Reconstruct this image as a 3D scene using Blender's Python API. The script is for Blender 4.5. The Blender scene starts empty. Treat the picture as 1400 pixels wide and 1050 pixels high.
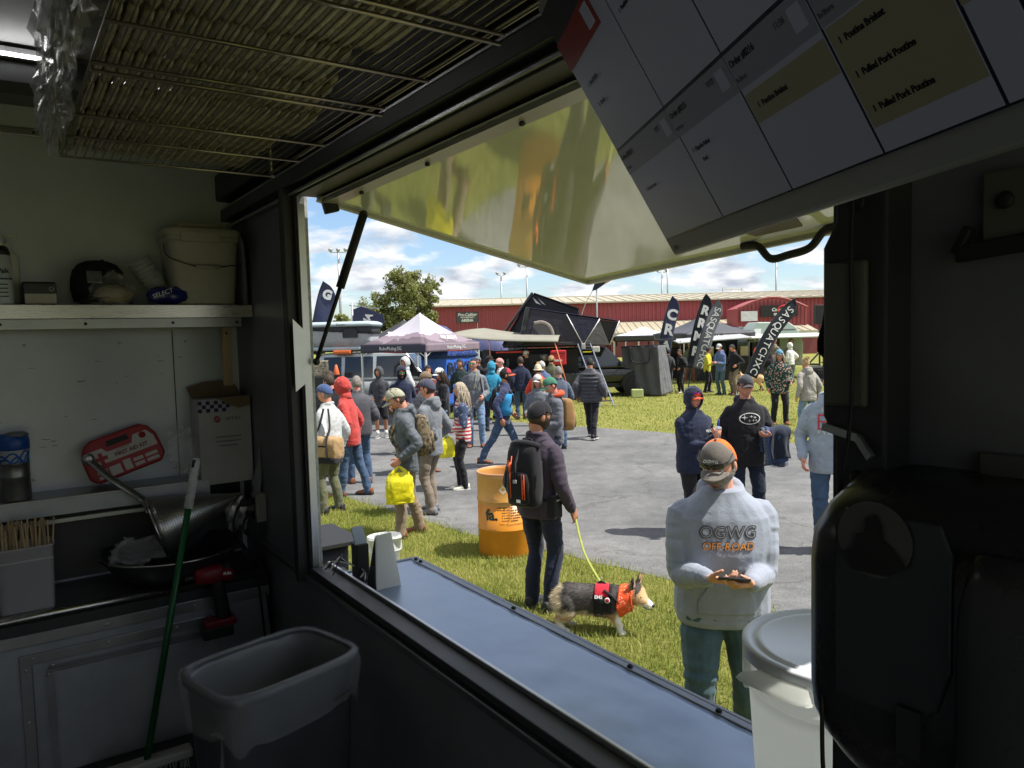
import bpy, bmesh, math, random
import numpy as np
from mathutils import Vector, Matrix, Euler, noise as mnoise
R = math.radians
rnd = random.Random(7)
S = bpy.context.scene
COL = S.collection

# ------------------------------------------------------------------ camera, sky, sun, exposure
CAM_H = 2.35
cam_d = bpy.data.cameras.new('camera'); cam = bpy.data.objects.new('camera', cam_d); COL.objects.link(cam)
cam_d.sensor_width = 36.0; cam_d.lens = 26.43; cam_d.clip_start = 0.02; cam_d.clip_end = 3000
cam.matrix_world = Matrix.Translation((0, 0, CAM_H)) @ Matrix.Rotation(R(90-3.73), 4, 'X') @ Matrix.Rotation(R(-1.5), 4, 'Z')
S.camera = cam

SUN_DIR = Vector((0.97, -0.14, 0)).normalized(); SUN_EL = R(60)
sv = Vector((SUN_DIR.x*math.cos(SUN_EL), SUN_DIR.y*math.cos(SUN_EL), math.sin(SUN_EL)))
sd = bpy.data.lights.new('sun', 'SUN'); sd.energy = 4.6; sd.angle = R(0.53); sd.color = (1.0, 0.955, 0.88)
so = bpy.data.objects.new('sun', sd); COL.objects.link(so); so.rotation_euler = (-sv).to_track_quat('-Z', 'Y').to_euler()
so.location = sv*60

wd = bpy.data.worlds.new('World'); S.world = wd; wd.use_nodes = True
nt = wd.node_tree; nt.nodes.clear()
def wn(t, **k):
    n = nt.nodes.new(t)
    for a, b in k.items(): setattr(n, a, b)
    return n
w_out = wn('ShaderNodeOutputWorld'); w_bg = wn('ShaderNodeBackground'); w_bg.inputs[1].default_value = 0.085
w_sky = wn('ShaderNodeTexSky', sky_type='NISHITA', sun_disc=False, sun_elevation=SUN_EL, sun_rotation=math.atan2(SUN_DIR.x, SUN_DIR.y))
w_sky.air_density = 1.0; w_sky.dust_density = 0.6; w_sky.ozone_density = 1.6
w_tc = wn('ShaderNodeTexCoord'); w_sep = wn('ShaderNodeSeparateXYZ')
nt.links.new(w_tc.outputs['Generated'], w_sep.inputs[0])
w_z = wn('ShaderNodeMath', operation='MAXIMUM'); nt.links.new(w_sep.outputs[2], w_z.inputs[0]); w_z.inputs[1].default_value = 0.0
w_zb = wn('ShaderNodeMath', operation='ADD'); nt.links.new(w_z.outputs[0], w_zb.inputs[0]); w_zb.inputs[1].default_value = 0.26
w_dx = wn('ShaderNodeMath', operation='DIVIDE'); nt.links.new(w_sep.outputs[0], w_dx.inputs[0]); nt.links.new(w_zb.outputs[0], w_dx.inputs[1])
w_dy = wn('ShaderNodeMath', operation='DIVIDE'); nt.links.new(w_sep.outputs[1], w_dy.inputs[0]); nt.links.new(w_zb.outputs[0], w_dy.inputs[1])
w_cb = wn('ShaderNodeCombineXYZ'); nt.links.new(w_dx.outputs[0], w_cb.inputs[0]); nt.links.new(w_dy.outputs[0], w_cb.inputs[1])
w_cb.inputs[2].default_value = 3.7
w_n1 = wn('ShaderNodeTexNoise'); w_n1.inputs['Scale'].default_value = 3.1; w_n1.inputs['Detail'].default_value = 9; w_n1.inputs['Roughness'].default_value = 0.56; w_n1.inputs['Distortion'].default_value = 0.25
nt.links.new(w_cb.outputs[0], w_n1.inputs['Vector'])
w_r1 = wn('ShaderNodeValToRGB'); w_r1.color_ramp.elements[0].position = 0.415; w_r1.color_ramp.elements[1].position = 0.525
nt.links.new(w_n1.outputs[0], w_r1.inputs[0])
w_n2 = wn('ShaderNodeTexNoise'); w_n2.inputs['Scale'].default_value = 6.5; w_n2.inputs['Detail'].default_value = 6
nt.links.new(w_cb.outputs[0], w_n2.inputs['Vector'])
w_r2 = wn('ShaderNodeValToRGB'); w_r2.color_ramp.elements[0].position = 0.33; w_r2.color_ramp.elements[1].position = 0.58
w_r2.color_ramp.elements[0].color = (3.9, 4.3, 5.0, 1); w_r2.color_ramp.elements[1].color = (7.9, 8.0, 8.1, 1)
nt.links.new(w_n2.outputs[0], w_r2.inputs[0])
w_mix = wn('ShaderNodeMix', data_type='RGBA'); nt.links.new(w_r1.outputs[0], w_mix.inputs[0])
w_sk = wn('ShaderNodeMix', data_type='RGBA', blend_type='MULTIPLY'); w_sk.inputs[0].default_value = 1; w_sk.inputs[7].default_value = (1.02, 1.10, 1.22, 1)
nt.links.new(w_sky.outputs[0], w_sk.inputs[6])
nt.links.new(w_sk.outputs[2], w_mix.inputs[6]); nt.links.new(w_r2.outputs[0], w_mix.inputs[7])
nt.links.new(w_mix.outputs[2], w_bg.inputs[0]); nt.links.new(w_bg.outputs[0], w_out.inputs[0])

vs = S.view_settings; vs.view_transform = 'Standard'; vs.look = 'None'; vs.exposure = 0.72; vs.gamma = 1.0; vs.use_curve_mapping = False
S.cycles.max_bounces = 10; S.cycles.diffuse_bounces = 5; S.cycles.glossy_bounces = 4; S.cycles.transmission_bounces = 8; S.cycles.transparent_max_bounces = 12
S.cycles.caustics_reflective = False; S.cycles.caustics_refractive = False; S.cycles.sample_clamp_indirect = 6

# ------------------------------------------------------------------ materials
MATS = {}
def lin(c):
    return tuple(((v/255)/12.92 if v/255 <= 0.04045 else (((v/255)+0.055)/1.055)**2.4) for v in c)
def M(key, col=None, rough=0.6, metal=0.0, var=0.12, vs=6.0, bump=0.0, bs=40.0, spec=0.5, stretch=None, trans=0.0, alpha=1.0, emit=0.0, sheen=0.0, coat=0.0, ior=1.45, sub=0.0, spots=None, bd=0.02):
    if key in MATS: return MATS[key]
    m = bpy.data.materials.new(key); m.use_nodes = True; MATS[key] = m
    t = m.node_tree; b = t.nodes['Principled BSDF']; L = t.links.new
    b.inputs['Roughness'].default_value = rough; b.inputs['Metallic'].default_value = metal
    b.inputs['Specular IOR Level'].default_value = spec; b.inputs['IOR'].default_value = ior
    b.inputs['Transmission Weight'].default_value = trans; b.inputs['Alpha'].default_value = alpha
    b.inputs['Sheen Weight'].default_value = sheen; b.inputs['Coat Weight'].default_value = coat
    c = (*col, 1)
    tc = t.nodes.new('ShaderNodeTexCoord')
    mp = t.nodes.new('ShaderNodeMapping'); L(tc.outputs['Object'], mp.inputs[0])
    if stretch: mp.inputs['Scale'].default_value = stretch
    if var > 0:
        n = t.nodes.new('ShaderNodeTexNoise'); n.inputs['Scale'].default_value = vs; n.inputs['Detail'].default_value = 6; n.inputs['Roughness'].default_value = 0.65
        L(mp.outputs[0], n.inputs['Vector'])
        r = t.nodes.new('ShaderNodeValToRGB'); r.color_ramp.elements[0].position = 0.3; r.color_ramp.elements[1].position = 0.7
        r.color_ramp.elements[0].color = tuple(v*(1-var) for v in col)+(1,); r.color_ramp.elements[1].color = tuple(min(1, v*(1+var)) for v in col)+(1,)
        L(n.outputs[0], r.inputs[0]); out = r.outputs[0]
        if spots:
            sc, th, scol = spots
            n3 = t.nodes.new('ShaderNodeTexNoise'); n3.inputs['Scale'].default_value = sc; n3.inputs['Detail'].default_value = 8; n3.inputs['Roughness'].default_value = 0.7
            L(mp.outputs[0], n3.inputs['Vector'])
            r3 = t.nodes.new('ShaderNodeValToRGB'); r3.color_ramp.elements[0].position = th; r3.color_ramp.elements[1].position = th+0.07
            L(n3.outputs[0], r3.inputs[0])
            mx = t.nodes.new('ShaderNodeMix'); mx.data_type = 'RGBA'; L(r3.outputs[0], mx.inputs[0]); L(out, mx.inputs[6]); mx.inputs[7].default_value = (*scol, 1)
            out = mx.outputs[2]
        L(out, b.inputs['Base Color'])
        rr = t.nodes.new('ShaderNodeMapRange'); rr.inputs['To Min'].default_value = max(0.02, rough*0.8); rr.inputs['To Max'].default_value = min(1, rough*1.2)
        L(n.outputs[0], rr.inputs[0]); L(rr.outputs[0], b.inputs['Roughness'])
    else:
        b.inputs['Base Color'].default_value = c
    if bump > 0:
        n2 = t.nodes.new('ShaderNodeTexNoise'); n2.inputs['Scale'].default_value = bs; n2.inputs['Detail'].default_value = 5
        L(mp.outputs[0], n2.inputs['Vector'])
        bp = t.nodes.new('ShaderNodeBump'); bp.inputs['Strength'].default_value = bump; bp.inputs['Distance'].default_value = bd
        L(n2.outputs[0], bp.inputs['Height']); L(bp.outputs[0], b.inputs['Normal'])
    if emit > 0:
        b.inputs['Emission Color'].default_value = c; b.inputs['Emission Strength'].default_value = emit
    return m
def fabric(key, rgb, var=0.16, bump=0.5, bs=14, rough=0.92, sheen=0.15):
    if 'cloth_'+key in MATS: return MATS['cloth_'+key]
    m = M('cloth_'+key, lin(rgb), rough=rough, var=var, vs=9, bump=.25, bs=90, sheen=sheen, spec=0.25, bd=0.006)
    # creases: ridged noise, longer along the limb than across, laid under the fine weave
    t = m.node_tree; L = t.links.new; tc = t.nodes.new('ShaderNodeTexCoord'); mp = t.nodes.new('ShaderNodeMapping'); mp.inputs['Scale'].default_value = (1, 1, .6); mp.inputs['Rotation'].default_value = (.35, .5, .2); L(tc.outputs['Object'], mp.inputs[0])
    n = t.nodes.new('ShaderNodeTexNoise'); n.noise_type = 'RIDGED_MULTIFRACTAL'; n.inputs['Scale'].default_value = bs*.42; n.inputs['Detail'].default_value = 2.5; n.inputs['Distortion'].default_value = .5; L(mp.outputs[0], n.inputs['Vector'])
    bp = t.nodes.new('ShaderNodeBump'); bp.inputs['Strength'].default_value = bump; bp.inputs['Distance'].default_value = .018; L(n.outputs[0], bp.inputs['Height'])
    fine = [q for q in t.nodes if q.type == 'BUMP' and q != bp][0]; L(bp.outputs[0], fine.inputs['Normal'])
    return m
def ramp_mat(key, tex, scale, stops, rough=0.9, const=True, stretch=None, detail=3, bump=0.3, feature=0):
    """a fabric whose colour comes from a noise / voronoi / wave pattern"""
    if key in MATS: return MATS[key]
    m = bpy.data.materials.new(key); m.use_nodes = True; MATS[key] = m
    t = m.node_tree; b = t.nodes['Principled BSDF']; L = t.links.new; b.inputs['Roughness'].default_value = rough
    tc = t.nodes.new('ShaderNodeTexCoord'); mp = t.nodes.new('ShaderNodeMapping'); L(tc.outputs['Object'], mp.inputs[0])
    if stretch: mp.inputs['Scale'].default_value = stretch
    n = t.nodes.new({'noise': 'ShaderNodeTexNoise', 'voronoi': 'ShaderNodeTexVoronoi', 'wave': 'ShaderNodeTexWave'}[tex])
    n.inputs['Scale'].default_value = scale; L(mp.outputs[0], n.inputs['Vector'])
    if tex == 'noise': n.inputs['Detail'].default_value = detail
    if tex == 'wave': n.bands_direction = 'Z'; n.inputs['Distortion'].default_value = 0.8
    if tex == 'voronoi' and feature == 1: o = n.outputs['Color']
    elif tex == 'voronoi': o = n.outputs['Distance']
    else: o = n.outputs[0] if tex == 'noise' else n.outputs['Fac']
    r = t.nodes.new('ShaderNodeValToRGB'); cr = r.color_ramp
    if const: cr.interpolation = 'CONSTANT'
    while len(cr.elements) < len(stops): cr.elements.new(0.5)
    for e, (p, c) in zip(cr.elements, stops): e.position = p; e.color = (*lin(c), 1)
    L(o, r.inputs[0]); L(r.outputs[0], b.inputs['Base Color'])
    nn = t.nodes.new('ShaderNodeTexNoise'); nn.inputs['Scale'].default_value = 16; L(tc.outputs['Object'], nn.inputs['Vector'])
    bp = t.nodes.new('ShaderNodeBump'); bp.inputs['Strength'].default_value = bump; bp.inputs['Distance'].default_value = 0.02; L(nn.outputs[0], bp.inputs['Height']); L(bp.outputs[0], b.inputs['Normal'])
    return m

# ------------------------------------------------------------------ mesh helpers
def V(*a): return Vector(a)
class MB:
    def __init__(s): s.v = []; s.f = []
    def add(s, vs, fs):
        k = len(s.v); s.v += [tuple(p) for p in vs]; s.f += [tuple(i+k for i in f) for f in fs]; return s
    def box(s, c, d, rot=None):
        c = Vector(c); h = [x/2 for x in d]
        vs = [Vector((sx*h[0], sy*h[1], sz*h[2])) for sz in (-1, 1) for sy in (-1, 1) for sx in (-1, 1)]
        if rot is not None:
            m = Euler(rot).to_matrix() if not isinstance(rot, Matrix) else rot
            vs = [m @ v for v in vs]
        return s.add([v+c for v in vs], [(0, 2, 3, 1), (4, 5, 7, 6), (0, 1, 5, 4), (2, 6, 7, 3), (0, 4, 6, 2), (1, 3, 7, 5)])
    def bar(s, a, b, w, h=None, up=(0, 0, 1)):
        a = Vector(a); b = Vector(b); d = (b-a); L = d.length
        if L < 1e-6: return s
        d.normalize(); up = Vector(up)
        if abs(d.dot(up)) > 0.95: up = Vector((1, 0, 0))
        x = d.cross(up).normalized(); y = x.cross(d); h = h or w
        vs = []
        for p in (a, b):
            for sx, sy in ((-1, -1), (1, -1), (1, 1), (-1, 1)): vs.append(p+x*sx*w/2+y*sy*h/2)
        return s.add(vs, [(3, 2, 1, 0), (4, 5, 6, 7), (0, 1, 5, 4), (1, 2, 6, 5), (2, 3, 7, 6), (3, 0, 4, 7)])
    def loft(s, rings, cap=True, close=False):
        k = len(s.v); n = len(rings[0])
        for r in rings: s.v += [tuple(p) for p in r]
        m = len(rings)
        for i in range(m if close else m-1):
            a = k+i*n; b = k+((i+1) % m)*n
            for j in range(n):
                j2 = (j+1) % n; s.f.append((a+j, a+j2, b+j2, b+j))
        if cap and not close:
            s.f.append(tuple(k+n-1-j for j in range(n))); s.f.append(tuple(k+(m-1)*n+j for j in range(n)))
        return s
    def tube(s, pts, rad, n=8, flat=1.0, cap=True, close=False, ref=None):
        pts = [Vector(p) for p in pts]; m = len(pts)
        if not hasattr(rad, '__len__'): rad = [rad]*m
        rings = []; prev = None
        for i, p in enumerate(pts):
            if close: d = pts[(i+1) % m]-pts[i-1]
            else: d = pts[min(i+1, m-1)]-pts[max(i-1, 0)]
            if d.length < 1e-9: d = Vector((0, 0, 1))
            d.normalize()
            if prev is None:
                up = Vector(ref) if ref else (Vector((0, 0, 1)) if abs(d.z) < 0.9 else Vector((1, 0, 0)))
                x = d.cross(up).normalized()
            else:
                x = prev-d*prev.dot(d)
                x = x.normalized() if x.length > 1e-6 else d.orthogonal().normalized()
            prev = x; y = d.cross(x)
            r = rad[i]; rx, ry = r if hasattr(r, '__len__') else (r, r*flat)
            rings.append([p+x*rx*math.cos(2*math.pi*j/n)+y*ry*math.sin(2*math.pi*j/n) for j in range(n)])
        return s.loft(rings, cap, close)
    def ball(s, c, r, nu=12, nv=8, rot=None):
        c = Vector(c); r = r if hasattr(r, '__len__') else (r, r, r)
        vs = [Vector((0, 0, -r[2]))]; fs = []
        for i in range(1, nv):
            t = -math.pi/2+math.pi*i/nv
            for j in range(nu):
                a = 2*math.pi*j/nu; vs.append(Vector((r[0]*math.cos(t)*math.cos(a), r[1]*math.cos(t)*math.sin(a), r[2]*math.sin(t))))
        vs.append(Vector((0, 0, r[2])))
        for j in range(nu): fs.append((0, 1+(j+1) % nu, 1+j))
        for i in range(nv-2):
            for j in range(nu):
                a = 1+i*nu; fs.append((a+j, a+(j+1) % nu, a+nu+(j+1) % nu, a+nu+j))
        e = len(vs)-1; a = 1+(nv-2)*nu
        for j in range(nu): fs.append((e, a+j, a+(j+1) % nu))
        if rot is not None: m = Euler(rot).to_matrix() if not isinstance(rot, Matrix) else rot; vs = [m @ v for v in vs]
        return s.add([v+c for v in vs], fs)
    def lathe(s, prof, n=20, c=(0, 0, 0), cap=True):
        c = Vector(c)
        return s.loft([[c+Vector((r*math.cos(2*math.pi*j/n), r*math.sin(2*math.pi*j/n), z)) for j in range(n)] for r, z in prof], cap)
    def prism(s, poly, t, o=(0, 0, 0), ux=(1, 0, 0), uy=(0, 0, 1)):
        """flat outline (2-D list) in the plane ux/uy, thickness t along ux x uy"""
        o = Vector(o); ux = Vector(ux); uy = Vector(uy); nn = ux.cross(uy).normalized(); n = len(poly)
        vs = [o+ux*a+uy*b for a, b in poly]+[o+ux*a+uy*b+nn*t for a, b in poly]
        return s.add(vs, [tuple(reversed(range(n))), tuple(range(n, 2*n))]+[(i, (i+1) % n, n+(i+1) % n, n+i) for i in range(n)])
    def grid(s, fn, nu, nv):
        k = len(s.v)
        for i in range(nu+1):
            for j in range(nv+1): s.v.append(tuple(fn(i/nu, j/nv)))
        for i in range(nu):
            for j in range(nv):
                a = k+i*(nv+1)+j; s.f.append((a, a+nv+1, a+nv+2, a+1))
        return s
    def mesh(s, name, mat=None, smooth=True):
        me = bpy.data.meshes.new(name); me.from_pydata(s.v, [], s.f); me.update()
        if smooth: me.polygons.foreach_set('use_smooth', [True]*len(me.polygons))
        if mat: me.materials.append(mat)
        return me
    def obj(s, name, mat, parent=None, smooth=True, bevel=0, seg=2, solid=0, sub=0, auto=None, mtx=None, weld=False):
        me = s.mesh(name, mat, smooth)
        bm = bmesh.new(); bm.from_mesh(me); bmesh.ops.recalc_face_normals(bm, faces=bm.faces); bm.to_mesh(me); bm.free()
        if smooth and auto: me.set_sharp_from_angle(angle=R(auto))
        return link(name, me, parent, bevel, seg, solid, sub, mtx)
def link(name, me, parent=None, bevel=0, seg=2, solid=0, sub=0, mtx=None):
    o = bpy.data.objects.new(name, me); COL.objects.link(o)
    if parent: o.parent = parent
    if mtx is not None: o.matrix_local = mtx
    if solid: m = o.modifiers.new('solid', 'SOLIDIFY'); m.thickness = solid; m.offset = 0
    if sub: m = o.modifiers.new('sub', 'SUBSURF'); m.levels = sub; m.render_levels = sub
    if bevel: m = o.modifiers.new('bevel', 'BEVEL'); m.width = bevel; m.segments = seg; m.limit_method = 'ANGLE'; m.angle_limit = R(35); m.harden_normals = False
    return o
def tag(o, label=None, cat=None, group=None, kind=None):
    if label: o['label'] = label
    if cat: o['category'] = cat
    if group: o['group'] = group
    if kind: o['kind'] = kind
    return o
def thing(name, label, cat, loc=(0, 0, 0), rz=0.0, group=None, rot=None):
    o = bpy.data.objects.new(name, None); COL.objects.link(o); o.location = loc; o.empty_display_size = 0.1
    o.rotation_euler = rot if rot else (0, 0, rz)
    return tag(o, label, cat, group)
def copy_tree(o, parent=None):
    c = o.copy(); COL.objects.link(c)
    if parent: c.parent = parent
    for ch in [x for x in o.children]: copy_tree(ch, c)
    return c
def bez(pts, n=24):
    """smooth curve through the points (Catmull-Rom)"""
    pts = [Vector(p) for p in pts]; out = []; k = len(pts)
    for i in range(k-1):
        p0 = pts[max(i-1, 0)]; p1 = pts[i]; p2 = pts[i+1]; p3 = pts[min(i+2, k-1)]
        for j in range(n):
            t = j/n; out.append(0.5*((2*p1)+(p2-p0)*t+(2*p0-5*p1+4*p2-p3)*t*t+(3*p1-p0-3*p2+p3)*t**3))
    return out+[pts[-1]]
def ell(rx, ry, n=16, e=2.0, c=(0, 0, 0), z=None):
    """superellipse ring in the xy plane"""
    out = []
    for j in range(n):
        a = 2*math.pi*j/n; ca, sa = math.cos(a), math.sin(a)
        x = rx*math.copysign(abs(ca)**(2/e), ca); y = ry*math.copysign(abs(sa)**(2/e), sa)
        out.append(Vector((c[0]+x, c[1]+y, c[2] if z is None else z)))
    return out
TXT = {}
def text_mesh(body, size, offset=0.0, shear=0.0, space=1.0, extrude=0.0008, align='CENTER'):
    key = (body, size, offset, shear, space, extrude, align)
    if key in TXT: return TXT[key].copy()
    cu = bpy.data.curves.new('t', 'FONT'); cu.body = body; cu.size = size; cu.offset = offset; cu.shear = shear; cu.space_character = space
    cu.extrude = extrude; cu.align_x = align; cu.align_y = 'CENTER'; cu.resolution_u = 3
    o = bpy.data.objects.new('t', cu); me = bpy.data.meshes.new_from_object(o)
    bpy.data.objects.remove(o); bpy.data.curves.remove(cu); TXT[key] = me
    return me.copy()
def text(name, body, size, mat, parent, mtx, **k):
    """lettering: flat print laid on a surface; mtx maps text x,y,z to the parent"""
    me = text_mesh(body, size, **k); me.materials.clear(); me.materials.append(mat); me.name = name
    return link(name, me, parent, mtx=mtx)
def frame(o, x, y):
    """matrix with origin o, text x axis and y axis"""
    x = Vector(x).normalized(); y = Vector(y); z = x.cross(y).normalized(); y = z.cross(x)
    m = Matrix((x, y, z)).transposed().to_4x4(); m.translation = Vector(o); return m
# the truck stands turned by 34.4 degrees: local x points out through its hatch, local y along its side
TA = R(34.4)
TM = Matrix.Rotation(TA, 4, 'Z')
def W(a, b, c): return TM @ Vector((a, b, c))
def tk(name, label, cat, a=0, b=0, c=0, rz=0.0, group=None, rot=None):
    if rot: return thing(name, label, cat, W(a, b, c), group=group, rot=(TM.to_3x3() @ Euler(rot).to_matrix()).to_euler())
    return thing(name, label, cat, W(a, b, c), TA+rz, group)
# ------------------------------------------------------------------ ground, road
def ground_mat():
    m = bpy.data.materials.new('lawn'); m.use_nodes = True; t = m.node_tree; b = t.nodes['Principled BSDF']; L = t.links.new
    b.inputs['Roughness'].default_value = 0.95; b.inputs['Specular IOR Level'].default_value = 0.15
    tc = t.nodes.new('ShaderNodeTexCoord')
    n1 = t.nodes.new('ShaderNodeTexNoise'); n1.inputs['Scale'].default_value = 0.45; n1.inputs['Detail'].default_value = 8; n1.inputs['Roughness'].default_value = 0.7
    n2 = t.nodes.new('ShaderNodeTexNoise'); n2.inputs['Scale'].default_value = 26; n2.inputs['Detail'].default_value = 6; n2.inputs['Roughness'].default_value = 0.8
    for n in (n1, n2): L(tc.outputs['Object'], n.inputs['Vector'])
    r1 = t.nodes.new('ShaderNodeValToRGB'); e = r1.color_ramp.elements; e[0].position = 0.32; e[0].color = (0.19, 0.205, 0.045, 1); e[1].position = 0.68; e[1].color = (0.31, 0.295, 0.09, 1)
    r2 = t.nodes.new('ShaderNodeValToRGB'); e = r2.color_ramp.elements; e[0].position = 0.35; e[0].color = (0.45, 0.45, 0.45, 1); e[1].position = 0.65; e[1].color = (1.3, 1.3, 1.25, 1)
    L(n1.outputs[0], r1.inputs[0]); L(n2.outputs[0], r2.inputs[0])
    mx = t.nodes.new('ShaderNodeMix'); mx.data_type = 'RGBA'; mx.blend_type = 'MULTIPLY'; mx.inputs[0].default_value = 1
    L(r1.outputs[0], mx.inputs[6]); L(r2.outputs[0], mx.inputs[7]); L(mx.outputs[2], b.inputs['Base Color'])
    bp = t.nodes.new('ShaderNodeBump'); bp.inputs['Strength'].default_value = 0.9; bp.inputs['Distance'].default_value = 0.04; L(n2.outputs[0], bp.inputs['Height']); L(bp.outputs[0], b.inputs['Normal'])
    return m
LAWN = ground_mat()
g = MB(); n = 48
g.v = [(0, 0, 0)]+[(r*math.cos(2*math.pi*i/n), r*math.sin(2*math.pi*i/n), 0) for r in (60, 900) for i in range(n)]
for i in range(n):
    j = (i+1) % n; g.f += [(0, 1+i, 1+j), (1+i, 1+n+i, 1+n+j, 1+j)]
tag(g.obj('ground', LAWN, smooth=False), 'mown yellow-green lawn of the show field', None, kind='structure')

def asphalt_mat():
    m = bpy.data.materials.new('asphalt'); m.use_nodes = True; t = m.node_tree; b = t.nodes['Principled BSDF']; L = t.links.new
    b.inputs['Roughness'].default_value = 0.9; b.inputs['Specular IOR Level'].default_value = 0.3
    tc = t.nodes.new('ShaderNodeTexCoord')
    def nz(s, d=6, r=0.6):
        n = t.nodes.new('ShaderNodeTexNoise'); n.inputs['Scale'].default_value = s; n.inputs['Detail'].default_value = d; n.inputs['Roughness'].default_value = r; L(tc.outputs['Object'], n.inputs['Vector']); return n
    n1 = nz(0.7); n2 = nz(95, 4, 0.8); n3 = nz(5, 8, 0.7)
    def rp(n, a, ca, b_, cb):
        r = t.nodes.new('ShaderNodeValToRGB'); e = r.color_ramp.elements; e[0].position = a; e[0].color = (*ca, 1); e[1].position = b_; e[1].color = (*cb, 1); L(n.outputs[0], r.inputs[0]); return r
    r1 = rp(n1, 0.38, (0.118, 0.119, 0.121), 0.62, (0.178, 0.178, 0.176)); r2 = rp(n2, 0.35, (0.55, 0.55, 0.56), 0.68, (1.4, 1.4, 1.4)); r3 = rp(n3, 0.32, (0.80, 0.80, 0.80), 0.66, (1.14, 1.14, 1.12))
    def mul(a, c):
        mx = t.nodes.new('ShaderNodeMix'); mx.data_type = 'RGBA'; mx.blend_type = 'MULTIPLY'; mx.inputs[0].default_value = 1; L(a, mx.inputs[6]); L(c, mx.inputs[7]); return mx.outputs[2]
    c = mul(mul(r1.outputs[0], r2.outputs[0]), r3.outputs[0])
    # hairline cracks
    vo = t.nodes.new('ShaderNodeTexVoronoi'); vo.feature = 'DISTANCE_TO_EDGE'; vo.inputs['Scale'].default_value = 0.33
    nd = nz(1.6, 6, 0.6); ad = t.nodes.new('ShaderNodeVectorMath'); ad.operation = 'MULTIPLY_ADD'; L(nd.outputs[1], ad.inputs[0]); ad.inputs[1].default_value = (0.9, 0.9, 0); L(tc.outputs['Object'], ad.inputs[2]); L(ad.outputs[0], vo.inputs['Vector'])
    rc = t.nodes.new('ShaderNodeValToRGB'); e = rc.color_ramp.elements; e[0].position = 0.0; e[0].color = (0.66, 0.66, 0.62, 1); e[1].position = 0.006; e[1].color = (1, 1, 1, 1); L(vo.outputs['Distance'], rc.inputs[0])
    c = mul(c, rc.outputs[0]); L(c, b.inputs['Base Color'])
    bp = t.nodes.new('ShaderNodeBump'); bp.inputs['Strength'].default_value = 0.6; bp.inputs['Distance'].default_value = 0.008; L(n2.outputs[0], bp.inputs['Height']); L(bp.outputs[0], b.inputs['Normal'])
    return m
NEAR = [(-40, 44), (-14, 21.5), (-5.6, 13.9), (-3.18, 11.80), (-2.07, 10.54), (-1.50, 9.87), (-0.48, 8.71), (0.46, 7.89), (1.23, 7.16), (1.61, 6.81), (2.14, 6.11), (2.60, 5.50), (6.5, -1.5), (14, -20)]
FAR = [(34, -12), (12, 6.5), (7.2, 13.4), (5.52, 15.44), (3.60, 17.22), (2.63, 18.10), (-0.03, 20.23), (-2.18, 22.03), (-4.65, 23.69), (-6.45, 25.33), (-16, 36), (-36, 62)]
def wob(pl):
    out = []
    for (x0, y0), (x1, y1) in zip(pl[:-1], pl[1:]):
        k = max(1, int(math.hypot(x1-x0, y1-y0)/0.25)) if abs(x0) < 8 else 1
        for i in range(k):
            t = i/k; out.append((x0+(x1-x0)*t+rnd.uniform(-.03, .03), y0+(y1-y0)*t+rnd.uniform(-.03, .03)))
    return out+[pl[-1]]
road_poly = wob(NEAR)+wob(FAR)
bm = bmesh.new(); f = bm.faces.new([bm.verts.new((x, y, 0.004)) for x, y in road_poly]); bmesh.ops.triangulate(bm, faces=[f])
me = bpy.data.meshes.new('road'); bm.to_mesh(me); bm.free(); me.materials.append(asphalt_mat())
if me.polygons[0].normal.z < 0: me.flip_normals()
tag(link('road', me), 'worn grey asphalt drive crossing the lawn', kind='structure')

def in_poly(px, py, poly):
    px = np.asarray(px); py = np.asarray(py); ins = np.zeros(px.shape, bool); j = len(poly)-1
    for i in range(len(poly)):
        xi, yi = poly[i]; xj, yj = poly[j]
        c = ((yi > py) != (yj > py)) & (px < (xj-xi)*(py-yi)/((yj-yi) or 1e-9)+xi); ins ^= c; j = i
    return ins
# ------------------------------------------------------------------ grass blades
def grass_mat():
    m = bpy.data.materials.new('grass_blade'); m.use_nodes = True; t = m.node_tree; b = t.nodes['Principled BSDF']; L = t.links.new
    b.inputs['Roughness'].default_value = 0.6; b.inputs['Specular IOR Level'].default_value = 0.25
    geo = t.nodes.new('ShaderNodeNewGeometry'); tc = t.nodes.new('ShaderNodeTexCoord')
    r = t.nodes.new('ShaderNodeValToRGB'); e = r.color_ramp.elements; e[0].position = 0; e[0].color = (0.15, 0.205, 0.034, 1); e[1].position = 1; e[1].color = (0.52, 0.47, 0.19, 1); k = e.new(0.6); k.color = (0.36, 0.39, 0.085, 1)
    n = t.nodes.new('ShaderNodeTexNoise'); n.inputs['Scale'].default_value = 1.3; n.inputs['Detail'].default_value = 5; L(tc.outputs['Object'], n.inputs['Vector'])
    a = t.nodes.new('ShaderNodeMath'); a.operation = 'MULTIPLY_ADD'; L(geo.outputs['Random Per Island'], a.inputs[0]); a.inputs[1].default_value = 0.75
    s = t.nodes.new('ShaderNodeMath'); s.operation = 'MULTIPLY_ADD'; L(n.outputs[0], s.inputs[0]); s.inputs[1].default_value = 1.5; s.inputs[2].default_value = -0.62
    L(s.outputs[0], a.inputs[2]); L(a.outputs[0], r.inputs[0]); L(r.outputs[0], b.inputs['Base Color'])
    tr = t.nodes.new('ShaderNodeBsdfTranslucent'); L(r.outputs[0], tr.inputs[0])
    mx = t.nodes.new('ShaderNodeMixShader'); mx.inputs[0].default_value = 0.4; L(b.outputs[0], mx.inputs[1]); L(tr.outputs[0], mx.inputs[2]); L(mx.outputs[0], t.nodes['Material Output'].inputs[0])
    return m
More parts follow.
